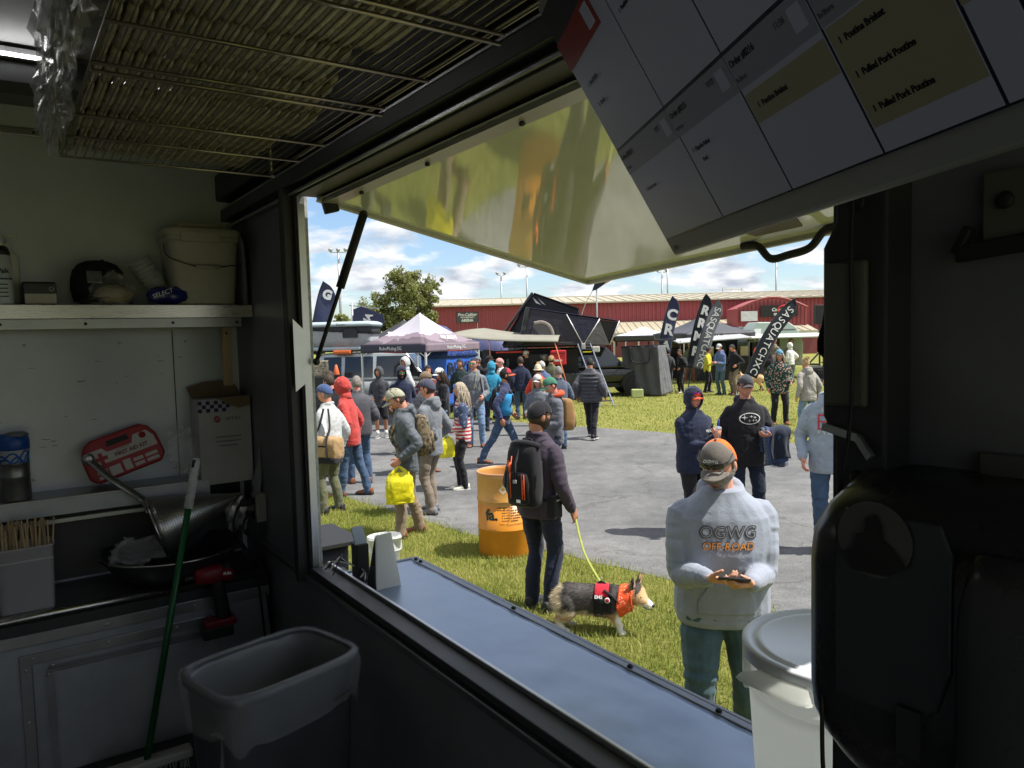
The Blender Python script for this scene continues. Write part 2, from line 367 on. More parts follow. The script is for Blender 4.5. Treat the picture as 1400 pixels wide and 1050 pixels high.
def blades(name, label, xs, ys, h0, w0, seed):
    rg = np.random.default_rng(seed); n = len(xs)
    a = rg.uniform(0, 2*np.pi, n); h = h0*rg.uniform(0.55, 1.25, n); w = w0*rg.uniform(0.7, 1.3, n); ln = rg.uniform(0.1, 0.9, n)*h; la = rg.uniform(0, 2*np.pi, n)
    cx, sx = np.cos(a)*w/2, np.sin(a)*w/2; bx, by = np.cos(la)*ln, np.sin(la)*ln
    P = np.zeros((n, 5, 3))
    P[:, 0] = np.stack([xs-cx, ys-sx, np.full(n, -0.004)], 1); P[:, 1] = np.stack([xs+cx, ys+sx, np.full(n, -0.004)], 1)
    P[:, 2] = np.stack([xs+cx*.75+bx*.35, ys+sx*.75+by*.35, h*.62], 1); P[:, 3] = np.stack([xs-cx*.75+bx*.35, ys-sx*.75+by*.35, h*.62], 1)
    P[:, 4] = np.stack([xs+bx, ys+by, h], 1)
    me = bpy.data.meshes.new(name); me.vertices.add(n*5); me.vertices.foreach_set('co', P.reshape(-1))
    k = np.arange(n)*5
    lp = np.stack([k, k+1, k+2, k+3, k+3, k+2, k+4], 1).reshape(-1)
    me.loops.add(n*7); me.loops.foreach_set('vertex_index', lp.astype(np.int32))
    me.polygons.add(n*2); st = np.stack([np.arange(n)*7, np.arange(n)*7+4], 1).reshape(-1); me.polygons.foreach_set('loop_start', st.astype(np.int32))
    me.polygons.foreach_set('loop_total', np.tile(np.array([4, 3], np.int32), n)); me.update(calc_edges=True); me.validate()
    me.materials.append(MATS.setdefault('grass_blade', None) or grass_mat_once())
    return tag(link(name, me), label, 'grass', kind='stuff')
def grass_mat_once():
    if not MATS.get('grass_blade'): MATS['grass_blade'] = grass_mat()
    return MATS['grass_blade']
_rg = np.random.default_rng(3)
road_np = [(x, y) for x, y in road_poly]
def scatter(n, x0, x1, y0, y1, keep):
    x = _rg.uniform(x0, x1, n); y = _rg.uniform(y0, y1, n); m = keep(x, y); return x[m], y[m]
ca, sa = math.cos(TA), math.sin(TA)
def near_keep(x, y):
    nn = x*ca+y*sa
    # clear of the truck, off the asphalt apart from a ragged fringe
    jit = _rg.normal(0, 0.035, x.shape)+np.where(_rg.uniform(0, 1, x.shape) < .15, _rg.normal(0, .11, x.shape), 0)
    return (nn > 1.5) & ~in_poly(x+jit, y+jit, road_np) & (np.abs(x) < y*0.5+0.4)
x1, y1 = scatter(230000, -4.6, 3.2, 2.6, 13.0, near_keep)
blades('lawn_grass', 'short mown grass on the strip between truck and drive', x1, y1, 0.050, 0.0065, 1)
def far_keep(x, y): return ~in_poly(x, y, road_np) & (x < y*0.45) & (x > -y*0.28) & (y > 14) & ((y > 17) | (x > 2)) & (_rg.uniform(0, 1, x.shape) < (17/np.maximum(y, 17))**1.2)
x2, y2 = scatter(150000, -8, 19, 14, 44, far_keep)
blades('field_grass', 'short grass on the far lawn between the booths', x2, y2, 0.050, 0.018, 2)

# ------------------------------------------------------------------ arena building
RED = M('barn_red', (0.33, 0.066, 0.078), rough=0.55, var=0.10, vs=0.6, bump=0.05, bs=3)
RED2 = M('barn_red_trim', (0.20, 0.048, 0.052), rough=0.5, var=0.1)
CREAM = M('cream_roof', (0.38, 0.34, 0.25), rough=0.5, var=0.10, vs=0.7)
CREAM2 = M('cream_trim', (0.45, 0.42, 0.34), rough=0.5, var=0.06)
BLK = M('black_plastic', (0.012, 0.012, 0.013), rough=0.5, var=0.2)
WHT = M('white_paint', (0.78, 0.78, 0.76), rough=0.5, var=0.05)
GRYT = M('grey_text', (0.55, 0.55, 0.55), rough=0.6, var=0.0)
B = thing('arena_building', 'long dark red metal arena building with cream roof behind the booths', 'building', (-7.7, 75, 0))
BL = 62.0; pw = 4.43
def wall_panel(w, h, ribs):
    mb = MB(); mb.box((w/2, 0.1, h/2), (w-0.03, 0.2, h))
    k = int(w/ribs)
    for i in range(k):
        x = (i+0.5)*ribs; mb.prism([(x-.07, 0), (x-.035, .05), (x+.035, .05), (x+.07, 0)], h-0.02, (0, 0, 0.01), (1, 0, 0), (0, -1, 0)) if False else mb.box((x, -0.04, h/2), (0.13, 0.09, h-0.04))
    return mb
wm = wall_panel(pw, 5.38, 0.402).mesh('wall_panel', RED, False)
for i in range(14): o = link('wall_panel', wm, B); o.location = (i*pw, 0, 0)
em = wall_panel(24, 5.38, 0.402).mesh('end_panel', RED, False)
o = link('end_panel', em, B); o.location = (0, 24.2, 0); o.rotation_euler = (0, 0, -math.pi/2)
MB().add([(0, 24, 5.3), (0, 0.2, 5.3), (0, 12, 6.4), (0.2, 24, 5.3), (0.2, 0.2, 5.3), (0.2, 12, 6.4)], [(0, 1, 2), (5, 4, 3), (0, 3, 4, 1), (1, 4, 5, 2), (2, 5, 3, 0)]).obj('gable_panel', RED, B, False)
rp_ = MB(); rw = 1.02; rl = math.hypot(12.4, 1.5)
rp_.box((rw/2, rl/2, 0), (rw-0.02, rl, 0.06)); rp_.box((0.04, rl/2, 0.05), (0.07, rl, 0.07))
rm = rp_.mesh('roof_panel', CREAM, False); ang = math.atan2(1.1, 12.4)
for i in range(61): o = link('roof_panel', rm, B); o.location = (i*rw-0.25, -0.4, 5.42); o.rotation_euler = (ang, 0, 0)
MB().box((BL/2, 18.2, 5.95), (BL+.5, 12.4, 0.08), (-ang, 0, 0)).obj('rear_roof', CREAM, B, False)
MB().box((BL/2, 12.0, 6.57), (BL+.5, 0.5, 0.1)).obj('ridge_cap', CREAM2, B, False, bevel=.03)
MB().box((BL/2, -0.46, 5.36), (BL+.5, 0.1, 0.16)).obj('gutter', CREAM2, B, False, bevel=.02)
# lean-to roof along the front
for i in range(27):
    mb = MB() if i == 0 else None
    if i == 0:
        ll = math.hypot(5.0, 1.1); mb.box((0.35, ll/2, 0), (0.68, ll, 0.06)); mb.box((0.03, ll/2, 0.05), (0.06, ll, 0.07)); lm = mb.mesh('porch_roof_panel', CREAM, False); la = math.atan2(1.1, 5.0)
    o = link('porch_roof_panel', lm, B); o.location = (17.0+i*0.7, -7.0+2, 2.25); o.rotation_euler = (la, 0, 0)
MB().box((17.0+9.45, -5.03, 2.20), (19.0, 0.08, 0.18)).obj('porch_fascia', CREAM2, B, False)
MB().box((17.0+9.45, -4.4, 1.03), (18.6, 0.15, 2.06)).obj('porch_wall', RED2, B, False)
for i in range(9): MB().box((17.3+i*2.28, -4.95, 1.05), (0.14, 0.14, 2.1)).obj('porch_post', CREAM2, B, False)
for i in range(7): MB().prism([(0, 0), (0.5, 0), (0.5, .28), (0, .28)], .06, (18.2+i*2.3, -4.42, 1.5), (1, 0, 0), (0, 0, 1)).obj('porch_window', M('dark_glass', (0.02, 0.022, 0.025), rough=0.1, var=0), B, False)
# gable entrance porch with curved top
gx = 28.6
arch = [(0, 0)]+[(6.4*t, 4.2+0.95*math.sin(math.pi*t)) for t in [i/16 for i in range(17)]]+[(6.4, 0)]
E_ = MB().prism([(6.4-a, b) for a, b in arch][::-1], -3.4, (gx, -5.6, 0), (1, 0, 0), (0, 0, 1)).obj('entrance_front', RED, B, False)
for k in range(17): MB().box((gx+0.2+k*0.375, -5.63, (4.15+0.95*math.sin(math.pi*(0.2+k*.375)/6.4))/2+.7), (0.06, 0.06, 4.15+0.95*math.sin(math.pi*(0.2+k*.375)/6.4)-1.6)).obj('rib', RED2, B, False)
MB().tube([(gx+6.4*t, -5.72, 4.22+0.97*math.sin(math.pi*t)) for t in [i/20 for i in range(21)]], 0.09, 6).obj('arch_trim', M('pale_red_trim', (0.33, 0.10, 0.10), var=0.05), B)
for k in range(9):
    lmk = lm; o = link('entrance_roof_panel', lm, B); o.location = (gx+0.1+k*0.7, -8.2, 2.05); o.rotation_euler = (math.atan2(0.9, 5.0), 0, 0)
MB().box((gx+3.2, -8.2, 1.95), (6.5, 0.1, 0.2)).obj('entrance_fascia', CREAM2, B, False)
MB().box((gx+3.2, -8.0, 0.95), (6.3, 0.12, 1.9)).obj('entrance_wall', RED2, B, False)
MB().box((gx+3.0, -8.1, 1.55), (1.4, 0.06, 0.5)).obj('notice_board', WHT, B, False)
# entrance signs
s2 = MB().box((gx+3.7, -6.02, 3.9), (3.4, 0.08, 1.05)).obj('entrance_sign', BLK, B, False)
text('sign_lettering', 'Columbia', 0.42, WHT, B, frame((gx+3.8, -6.07, 4.02), (1, 0, 0), (0, 0, 1)), offset=.012, shear=.2, extrude=.005)
text('sign_lettering', 'SPORTS', 0.30, WHT, B, frame((gx+3.7, -6.07, 3.6), (1, 0, 0), (0, 0, 1)), offset=.012, extrude=.005)
MB().tube([(gx+4.3+.75*math.cos(a), -6.08, 4.0+.42*math.sin(a)) for a in [2*math.pi*i/20 for i in range(15)]], .07, 6).obj('sign_swoosh', M('sign_red', lin((200, 40, 35)), var=0), B)
MB().box((gx+0.95, -6.02, 3.5), (1.5, 0.08, 0.9)).obj('entrance_panel', M('pale_sign', (0.6, 0.62, 0.64), var=.15, vs=3), B, False)
# arena sign
MB().box((3.44, -0.1, 4.2), (2.15, 0.08, 1.05)).obj('arena_sign', M('sign_grey', lin((78, 80, 86)), rough=.5, var=.05), B, False, bevel=.02)
text('sign_lettering', 'Pro-Caliber', 0.40, WHT, B, frame((3.44, -0.15, 4.47), (1, 0, 0), (0, 0, 1)), offset=.012, shear=.25, extrude=.005)
text('sign_lettering', 'MOTORSPORTS', 0.19, WHT, B, frame((3.44, -0.15, 4.2), (1, 0, 0), (0, 0, 1)), offset=.008, shear=.15, extrude=.005)
text('sign_lettering', 'ARENA', 0.36, WHT, B, frame((3.44, -0.15, 3.9), (1, 0, 0), (0, 0, 1)), offset=.02, extrude=.005)
# roof-top frame of white letters
rf = thing('rooftop_letters', 'small white block letters on a frame on the cream roof ridge', 'sign', (24.7, 87, 6.55))
MB().box((0.9, 0, 0.35), (2.3, 0.05, 0.05)).box((-.2, 0, .15), (.05, .05, .75)).box((2, 0, .15), (.05, .05, .75)).bar((2, 0, .4), (2.9, .6, -.2), .05).obj('frame', M('galv', (0.42, 0.43, 0.44), rough=.5, metal=.6, var=.1), rf, False)
text('lettering', 'DYO 101', 0.55, WHT, rf, frame((0.9, -0.06, 0.35), (1, 0, 0), (0, 0, 1)), offset=.03, extrude=.03)

# ------------------------------------------------------------------ floodlight poles
GALV = M('galv', (0.42, 0.43, 0.44), rough=.5, metal=.6, var=.1)
def pole(x, y, h, label, n=3, w=1.2):
    t = thing('light_pole', label, 'light pole', (x, y, 0))
    MB().tube([(0, 0, 0), (0, 0, h*.5), (0, 0, h)], [.2, .16, .11], 8).obj('mast', GALV, t)
    if n:
        MB().bar((-w/2, 0, h-.15), (w/2, 0, h-.15), .09).obj('cross_arm', GALV, t, False)
        for i in range(n):
            xx = -w/2+w*i/max(1, n-1)
            MB().lathe([(.06, 0), (.22, .12), (.28, .36), (.2, .42)], 10, (xx, 0, h-.1)).obj('floodlight', GALV, t)
pole(-20.2, 90, 12.8, 'tall floodlight pole rising left of the tree', 3, 1.8)
pole(-1.3, 120, 12.0, 'short two-lamp floodlight pole above the arena roof near the tree', 2, 1.2)
pole(2.55, 110, 12.3, 'three-lamp floodlight pole above the wedge roof tent', 3, 2.2)
pole(24.2, 120, 11.8, 'floodlight pole beside a bare mast above the arena roof', 2, 1.4)
pole(25.1, 120, 13.6, 'bare mast beside a floodlight pole above the arena roof', 0)
pole(38.8, 110, 12.4, 'floodlight pole above the entrance with curved top', 3, 2.0)

# ------------------------------------------------------------------ trees
def tree_mat(key, c0, c1):
    m = bpy.data.materials.new(key); m.use_nodes = True; t = m.node_tree; b = t.nodes['Principled BSDF']; L = t.links.new
    b.inputs['Roughness'].default_value = 0.7; geo = t.nodes.new('ShaderNodeNewGeometry')
    r = t.nodes.new('ShaderNodeValToRGB'); e = r.color_ramp.elements; e[0].color = (*c0, 1); e[1].color = (*c1, 1); L(geo.outputs['Random Per Island'], r.inputs[0]); L(r.outputs[0], b.inputs['Base Color'])
    tr = t.nodes.new('ShaderNodeBsdfTranslucent'); L(r.outputs[0], tr.inputs[0]); mx = t.nodes.new('ShaderNodeMixShader'); mx.inputs[0].default_value = .3
    L(b.outputs[0], mx.inputs[1]); L(tr.outputs[0], mx.inputs[2]); L(mx.outputs[0], t.nodes['Material Output'].inputs[0]); return m
BARK = M('bark', (0.09, 0.065, 0.045), rough=.95, var=.3, vs=6, bump=.6, bs=12)
LEAF = tree_mat('leaf', (0.14, 0.165, 0.05), (0.32, 0.33, 0.12))
def tree(name, label, loc, clumps, leaves, seed, trunk_h, size=.2, spread=.62):
    rg = np.random.default_rng(seed); t = thing(name, label, 'tree', loc)
    mb = MB(); mb.tube([(0, 0, 0), (.05, 0, trunk_h*.5), (0, 0, trunk_h)], [.32, .22, .12], 8)
    for c, r in clumps: mb.tube(bez([(0, 0, trunk_h*.45), (c[0]*.4, c[1]*.4, trunk_h*.5+c[2]*.25), (c[0]*.95, c[1]*.95, c[2])], 5), [.11*(1-i/12) for i in range(11)], 6)
    mb.obj('trunk', BARK, t)
    P = []
    tot = sum(r**2 for c, r in clumps)
    for c, r in clumps:
        k = int(leaves*r*r/tot); sub = [(np.array(c)+rg.normal(0, 1, 3)*r*.45*np.array([1, 1, .8]), r*rg.uniform(.25, .55)) for _ in range(14)]
        for i in range(k):
            q, rr = sub[i % 14]; d = rg.normal(0, 1, 3); d /= np.linalg.norm(d); P.append(q+d*rr*rg.uniform(.3, 1.0))
    P = np.array(P); n = len(P); a = rg.normal(0, 1, (n, 3)); a /= np.linalg.norm(a, axis=1)[:, None]; b = np.cross(a, rg.normal(0, 1, (n, 3))); b /= np.linalg.norm(b, axis=1)[:, None]
    s = size*rg.uniform(.5, 1.2, (n, 1)); Q = np.stack([P-a*s, P+b*s*.5, P+a*s, P-b*s*.5], 1)
    me = bpy.data.meshes.new('crown'); me.from_pydata(Q.reshape(-1, 3).tolist(), [], [(4*i, 4*i+1, 4*i+2, 4*i+3) for i in range(n)]); me.materials.append(LEAF)
    link('crown', me, t); return t
cl = [((-.2, 0, 7.3), 1.0), ((.9, .3, 6.4), 1.25), ((-.5, -.2, 6.1), 1.2), ((1.6, 0, 5.7), 1.1), ((-1.7, .2, 4.9), 1.2), ((.4, -.3, 5.0), 1.6), ((-2.6, 0, 4.3), 1.05), ((1.7, .4, 4.3), 1.2), ((-3.3, .2, 3.7), .7), ((-.8, .5, 3.4), 1.6), ((1.3, 0, 2.9), 1.3), ((-.9, 0, 7.2), .5), ((2.3, 0, 6.3), .55), ((-2.2, .3, 3.0), 1.1)]
tree('leafy_tree', 'broad olive-green tree at the left end of the red building', (-8.3, 60, 0), cl, 26000, 5, 5.0, .13)
cl = [((0, 0, 4.1), .8), ((-.8, 0, 3.4), .8), ((.8, .2, 3.2), .9), ((0, 0, 2.4), 1.2)]
tree('small_tree', 'small light-green tree behind the grey roof tent', (-15.6, 70, 0), cl, 4200, 6, 2.6, .2)
cl = [((0, 0, 3.6), .7), ((-.9, 0, 3.1), .7), ((.9, .2, 3.0), .8), ((0, 0, 2.2), 1.2)]
tree('small_tree', 'low green tree beside the tall floodlight pole', (-19.3, 76, 0), cl, 3600, 8, 2.4, .2)
# ------------------------------------------------------------------ food truck interior (structure)
FRP = M('frp_white', (0.64, 0.69, 0.76), rough=0.2, var=0.10, vs=2.2, bump=0.03, bs=8, spec=.5, spots=(7, .70, (0.16, 0.16, 0.15)), bd=.01)
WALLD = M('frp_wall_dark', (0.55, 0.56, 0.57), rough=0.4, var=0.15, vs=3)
STEEL = M('stainless', (0.46, 0.45, 0.43), rough=0.28, metal=1.0, var=0.10, vs=5, bump=0.03, bs=30, stretch=(1, 12, 12))
STEELD = M('stainless_worn', (0.32, 0.33, 0.34), rough=0.36, metal=0.9, var=0.2, vs=4, bump=0.04, bs=20)
ALU = M('aluminium', (0.55, 0.56, 0.57), rough=0.33, metal=0.9, var=0.12, vs=6)
PANEL = M('grey_panel', (0.34, 0.36, 0.39), rough=0.4, metal=.3, var=0.18, vs=3, bump=.03, bs=8, spots=(9, .72, (0.07, 0.07, 0.08)))
DARKM = M('dark_metal', (0.03, 0.031, 0.034), rough=0.45, var=0.2, vs=5)
BLACK = M('black_rubber', (0.012, 0.012, 0.013), rough=0.6, var=0.15)
WOOD = M('pale_wood', (0.42, 0.31, 0.18), rough=0.7, var=0.18, vs=5, stretch=(8, 8, 1))
U0, U1, N0, N1, ZF, ZC = -1.5, 3.69, -1.2, 0.95, 0.72, 3.33
def tst(name, mb, mat, label, smooth=False, bevel=0):
    o = mb.obj(name, mat, None, smooth, bevel=bevel); o.rotation_euler = (0, 0, TA); return tag(o, label, kind='structure')
UM = (U0+U1)/2; UL = U1-U0
tst('floor', MB().box(((N0+N1)/2, UM, ZF-.05), (N1-N0+.1, UL+.1, .1)), DARKM, 'dark floor of the food truck')
tst('ceiling', MB().box(((N0+1.03)/2, UM, ZC+.04), (1.03-N0+.1, UL+.1, .08)), M('ceiling_grey', (0.20, 0.20, 0.20), rough=.5, var=.15), 'dark ceiling of the food truck')
tst('wall_end', MB().box(((N0+N1)/2, U1+.04, (ZF+ZC)/2), (N1-N0+.1, .08, ZC-ZF)), FRP, 'scuffed glossy white panel wall at the end of the truck')
tst('wall_opposite', MB().box((N0-.04, UM, (ZF+ZC)/2), (.08, UL, ZC-ZF)), WALLD, 'closed side wall of the truck')
tst('wall_rear', MB().box((N0+.10, U0-.04, (ZF+ZC)/2), (.20, .08, ZC-ZF)).box((.80, U0-.04, (ZF+ZC)/2), (.30, .08, ZC-ZF)).box((-.175, U0-.04, 3.12), (1.65, .08, .42)), WALLD, 'rear wall of the truck with an added opening for daylight')  # unseen opening added here so daylight reaches the end wall
# hatch wall: four butted pieces leaving the serving opening
OU0, OU1, OZ0, OZ1 = 0.59, 2.76, 1.47, 2.90
wt = .024; wc = N1+wt/2
hw = MB()
hw.box((wc, UM, (0.35+OZ0)/2), (wt, UL, OZ0-.35)); hw.box((wc, UM, (OZ1+ZC)/2), (wt, UL, ZC-OZ1))
hw.box((wc, (OU1+U1)/2, (OZ0+OZ1)/2), (wt, U1-OU1, OZ1-OZ0)); hw.box((wc, (U0+OU0)/2, (OZ0+OZ1)/2), (wt, OU0-U0, OZ1-OZ0))
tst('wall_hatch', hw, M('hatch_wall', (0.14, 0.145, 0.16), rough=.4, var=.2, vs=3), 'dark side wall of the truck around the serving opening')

# opening frame: jambs, header and sill as one fixed frame
fr = tk('hatch_frame', 'aluminium frame lining the serving opening with dark inner rails', 'frame')
MB().box((.961, OU1-.004, (OZ0+OZ1)/2), (.028, .008, OZ1-OZ0)).obj('jamb', ALU, fr, False, bevel=.002)
MB().box((.944, OU1+.012, (OZ0+OZ1)/2), (.012, .024, OZ1-OZ0)).obj('jamb_edge', BLACK, fr, False, bevel=.002)
MB().box((.984, OU1+.035, (OZ0+OZ1)/2), (.016, .05, OZ1-OZ0)).obj('outer_trim', M('galv_weathered', (0.42, 0.43, 0.42), rough=.55, metal=.4, var=.35, vs=30), fr, False, bevel=.002)
MB().box((.925, OU1+.045, (OZ0+OZ1)/2), (.045, .04, OZ1-OZ0+.08)).obj('inner_jamb_rail', DARKM, fr, False, bevel=.004)
MB().box((.925, OU1+.085, (OZ0+OZ1)/2+.05), (.03, .025, OZ1-OZ0+.15)).obj('inner_jamb_rail', BLACK, fr, False, bevel=.004)
MB().box((.961, OU0+.006, (OZ0+OZ1)/2), (.03, .012, OZ1-OZ0)).obj('jamb', DARKM, fr, False, bevel=.003)
MB().box((.985, (OU0+OU1)/2, OZ1-.012), (.10, OU1-OU0-.05, .022)).obj('header', DARKM, fr, False, bevel=.003)
MB().box((.925, UM, OZ1+.035), (.05, UL-.02, .05)).obj('header_rail', DARKM, fr, False, bevel=.004)
MB().box((.902, UM, OZ1+.062), (.006, UL-.02, .006)).obj('rail_bead', ALU, fr, False)
MB().box((.93, UM, OZ1-.012), (.008, UL-.02, .008)).obj('rail_bead', ALU, fr, False)
MB().box((.915, UM, OZ1+.16), (.07, UL-.02, .12)).obj('header_beam', DARKM, fr, False, bevel=.01)
MB().box((.965, (OU0+OU1)/2, OZ0+.012), (.07, OU1-OU0-.05, .022)).obj('sill', DARKM, fr, False, bevel=.003)
MB().box((.938, UM, OZ0-.02), (.03, UL-.1, .022)).obj('sill_rail', STEELD, fr, False, bevel=.004)
MB().box((1.0, (OU0+OU1)/2, OZ0+.03), (.012, OU1-OU0-.06, .016)).obj('sill_lip', ALU, fr, False, bevel=.003)
for i in range(7): MB().lathe([(.008, 0), (.007, .004), (.003, .006)], 8, (1.03, OU1-.4-i*.3, OZ1-.03)).obj('screw', DARKM, fr)

# serving counter outside, hinged metal shelf
SC = M('counter_metal', (0.30, 0.37, 0.50), rough=0.34, metal=0.6, var=0.07, vs=4, bump=.035, bs=6, stretch=(2.2, .9, 1), spots=(26, .68, (0.18, 0.2, 0.24)), bd=.02)
sc = tk('serving_counter', 'dented blue-grey metal serving counter along the open hatch', 'counter')
CU0, CU1 = .18, 2.72
def top_(u, v):
    a = 1.005+.335*u; b = CU0+(CU1-CU0)*v
    return (a, b, 1.45+.0022*mnoise.noise(Vector((a*9, b*9, 0)))+.0015*mnoise.noise(Vector((a*30, b*30, 3))))
MB().grid(top_, 16, 110).obj('counter_top', SC, sc, solid=.004)
MB().box((1.17, (CU0+CU1)/2, 1.425), (.31, CU1-CU0-.04, .03)).obj('underframe', DARKM, sc, False)
TR = M('counter_trim', (0.20, 0.22, 0.26), rough=.4, metal=.7, var=.12)
MB().box((1.352, (CU0+CU1)/2, 1.447), (.024, CU1-CU0, .016)).obj('edge_trim', TR, sc, False, bevel=.003)
MB().box((1.372, (CU0+CU1)/2, 1.440), (.014, CU1-CU0, .028)).obj('edge_trim', TR, sc, False, bevel=.003)
MB().box((1.19, CU1+.008, 1.447), (.37, .016, .018)).obj('end_trim', TR, sc, False, bevel=.003)
for b in [2.695, 2.655, 2.0, 1.45, 1.15, .7]: MB().lathe([(.008, 0), (.008, .004), (.004, .007)], 8, (1.352, b, 1.455)).obj('screw', BLACK, sc)
for b in (.6, 1.5, 2.4): MB().bar((1.33, b, 1.41), (1.02, b, 1.12), .025).obj('support_arm', ALU, sc, False)

# awning: the lifted hatch panel with glossy white underside
AW = tk('awning_panel', 'raised hatch panel with glossy white underside held up over the counter', 'awning')
GLW = M('gloss_white_skin', (0.84, 0.86, 0.74), rough=0.04, metal=.14, var=0.05, vs=3, bump=.006, bs=2.5, spec=1.0, coat=.3, spots=(5, .74, (0.45, 0.42, 0.33)))
AU1, AU0 = 2.70, .34
def aw(u, v, dz=0):           # u: hinge -> outer edge, v: far end -> near end
    zb = 2.588+.15*v
    return Vector((1.012+1.28*u, AU1+(AU0-AU1)*v, 2.868+(zb-2.868)*u+dz+.0005*mnoise.noise(Vector((u*3, v*5, 0)))))
MB().grid(lambda u, v: aw(u, v), 24, 40).obj('underside_panel', GLW, AW)
MB().grid(lambda u, v: aw(u, v, .045), 24, 40).obj('outer_skin', M('white_skin', (0.7, 0.7, 0.68), rough=.4, var=.05), AW)
def rim(pts, w, h, name, mat): MB().tube(pts, [(w, h)]*len(pts), 4, ref=(0, 0, 1)).obj(name, mat, AW, False)
TRIMW = M('cream_frame', (0.46, 0.45, 0.38), rough=.35, metal=.2, var=.12)
for v, nm in ((0, 'end_frame'), (1, 'end_frame')):
    mb = MB()
    for i in range(12):
        p = aw(i/12, v, .02); q = aw((i+1)/12, v, .02); mb.bar(p, q, .03, .062)
    mb.obj(nm, TRIMW, AW, False)
mb = MB()
for i in range(24):
    p = aw(1, i/24, .016); q = aw(1, (i+1)/24, .016); mb.bar(p, q, .028, .06)
mb.obj('edge_frame', TRIMW, AW, False)
mb = MB()
for i in range(24):
    p = aw(.03, i/24, -.004); q = aw(.03, (i+1)/24, -.004); mb.bar(p, q, .06, .012)
mb.obj('hinge_strip', TRIMW, AW, False)
for i in range(5): MB().ball(aw(.035, .12+i*.2, -.014), (.009, .009, .006), 8, 6).obj('rivet', DARKM, AW)
MB().bar(aw(.01, .004, -.03), aw(.05, .004, -.005), .03, .05).obj('hinge_bracket', BLACK, AW, False, bevel=.004)
h0 = aw(.955, .40, -.012); h1 = aw(.955, .545, -.012)
MB().tube(bez([h0+V(0, .02, 0), h0, h0+V(0, -.05, -.008), h0+V(0, -.10, -.055), (h0+h1)/2+V(0, 0, -.06), h1+V(0, .09, -.055), h1+V(0, .04, -.008), h1, h1+V(0, -.02, 0)], 6), .014, 8).obj('handle', BLACK, AW)
cr = aw(.9, .44, -.006); MB().prism([(0, 0), (.20, .03), (.25, .16), (.08, .20), (-.03, .1)], .006, cr, (0, -1, 0), (-1, 0, .2)).obj('sticker', M('brown_sticker', (0.10, 0.08, 0.06), rough=.5), AW, False)

# gas strut on its bracket plate
gs = tk('gas_strut', 'black gas strut holding up the far end of the awning', 'strut')
p0 = V(.985, 2.725, 2.27); p1 = V(1.165, 2.655, 2.815)
MB().tube([p0, p0+(p1-p0)*.52], .008, 10).obj('piston_rod', BLACK, gs)
MB().tube([p0+(p1-p0)*.5, p1], .0165, 12).obj('cylinder', BLACK, gs)
MB().ball(p0, .014, 10, 8).ball(p1, .016, 10, 8).obj('ball_joint', DARKM, gs)
MB().prism([(-.02, -.13), (.02, -.10), (.02, .10), (-.02, .14)], .004, (.93, 2.752, 2.29), (1, 0, 0), (0, 0, 1)).obj('mounting_plate', ALU, gs, False)

# ------------------------------------------------------------------ end-wall fixtures
sh = tk('wall_shelf', 'stainless steel wall shelf high on the end wall', 'shelf')
MB().box(((N0+.95)/2, 3.54, 2.507), (.95-N0-.01, .29, .012)).obj('shelf_board', STEEL, sh, False, bevel=.002)
MB().box(((N0+.95)/2, 3.392, 2.485), (.95-N0-.01, .008, .055)).obj('front_lip', STEEL, sh, False, bevel=.002)
MB().box(((N0+.90)/2, 3.41, 2.438), (.90-N0, .01, .042)).obj('lower_flange', STEELD, sh, False, bevel=.002)
for a in (.02, .30, .62, .88): MB().ball((a, 3.403, 2.438), (.006, .004, .006), 8, 6).obj('screw', DARKM, sh)
MB().box((.84, 3.45, 2.30), (.035, .03, .28)).obj('wooden_bracket', WOOD, sh, False, bevel=.002)
MB().ball((.84, 3.434, 2.39), (.006, .003, .006), 8, 6).obj('bracket_screw', DARKM, sh)
we = bpy.data.objects['wall_end']
for a in (-.55, .665): MB().box((a, 3.687, 2.08), (.004, .004, .66)).obj('panel_seam', DARKM, we, False)
for a in (-.75, -.35, .1, .45, .72):
    for c in (2.36, 1.80): MB().ball((a, 3.686, c), (.006, .003, .006), 8, 6).obj('rivet', ALU, we)
_r = random.Random(11)
for k in range(34):
    a, c = _r.uniform(-.3, .7), _r.choice((2.03, 2.07, 2.20, 2.28, 1.95))+_r.uniform(-.02, .02); w_ = _r.uniform(.006, .035)
    MB().box((a, 3.6885, c), (w_, .002, _r.uniform(.0012, .003)), (0, _r.uniform(-.1, .1), 0)).obj('scuff', DARKM, we, False)
ct = tk('cove_trim', 'pale trim strip along the top of the end wall', 'trim')
MB().box(((N0+N1)/2, 3.68, 3.225), (N1-N0, .016, .03)).obj('strip', ALU, ct, False, bevel=.003)
for a in (-.5, .18, .7): MB().ball((a, 3.67, 3.225), (.006, .004, .006), 8, 6).obj('screw', DARKM, ct)
bm_ = tk('ceiling_beam', 'dark box beam under the truck ceiling', 'beam')
MB().box(((N0+N1)/2, 3.05, 3.27), (N1-N0, .14, .11)).obj('beam', DARKM, bm_, False, bevel=.004)
ls = tk('led_strip', 'glowing white LED strip under the dark ceiling beam', 'light')
MB().box((-.45, 2.955, 3.30), (1.36, .03, .03)).obj('housing', ALU, ls, False)
MB().box((-.45, 2.935, 3.29), (1.35, .008, .008)).obj('tube', M('led_glow', (1, 1, .98), var=0, emit=14.0), ls, False)

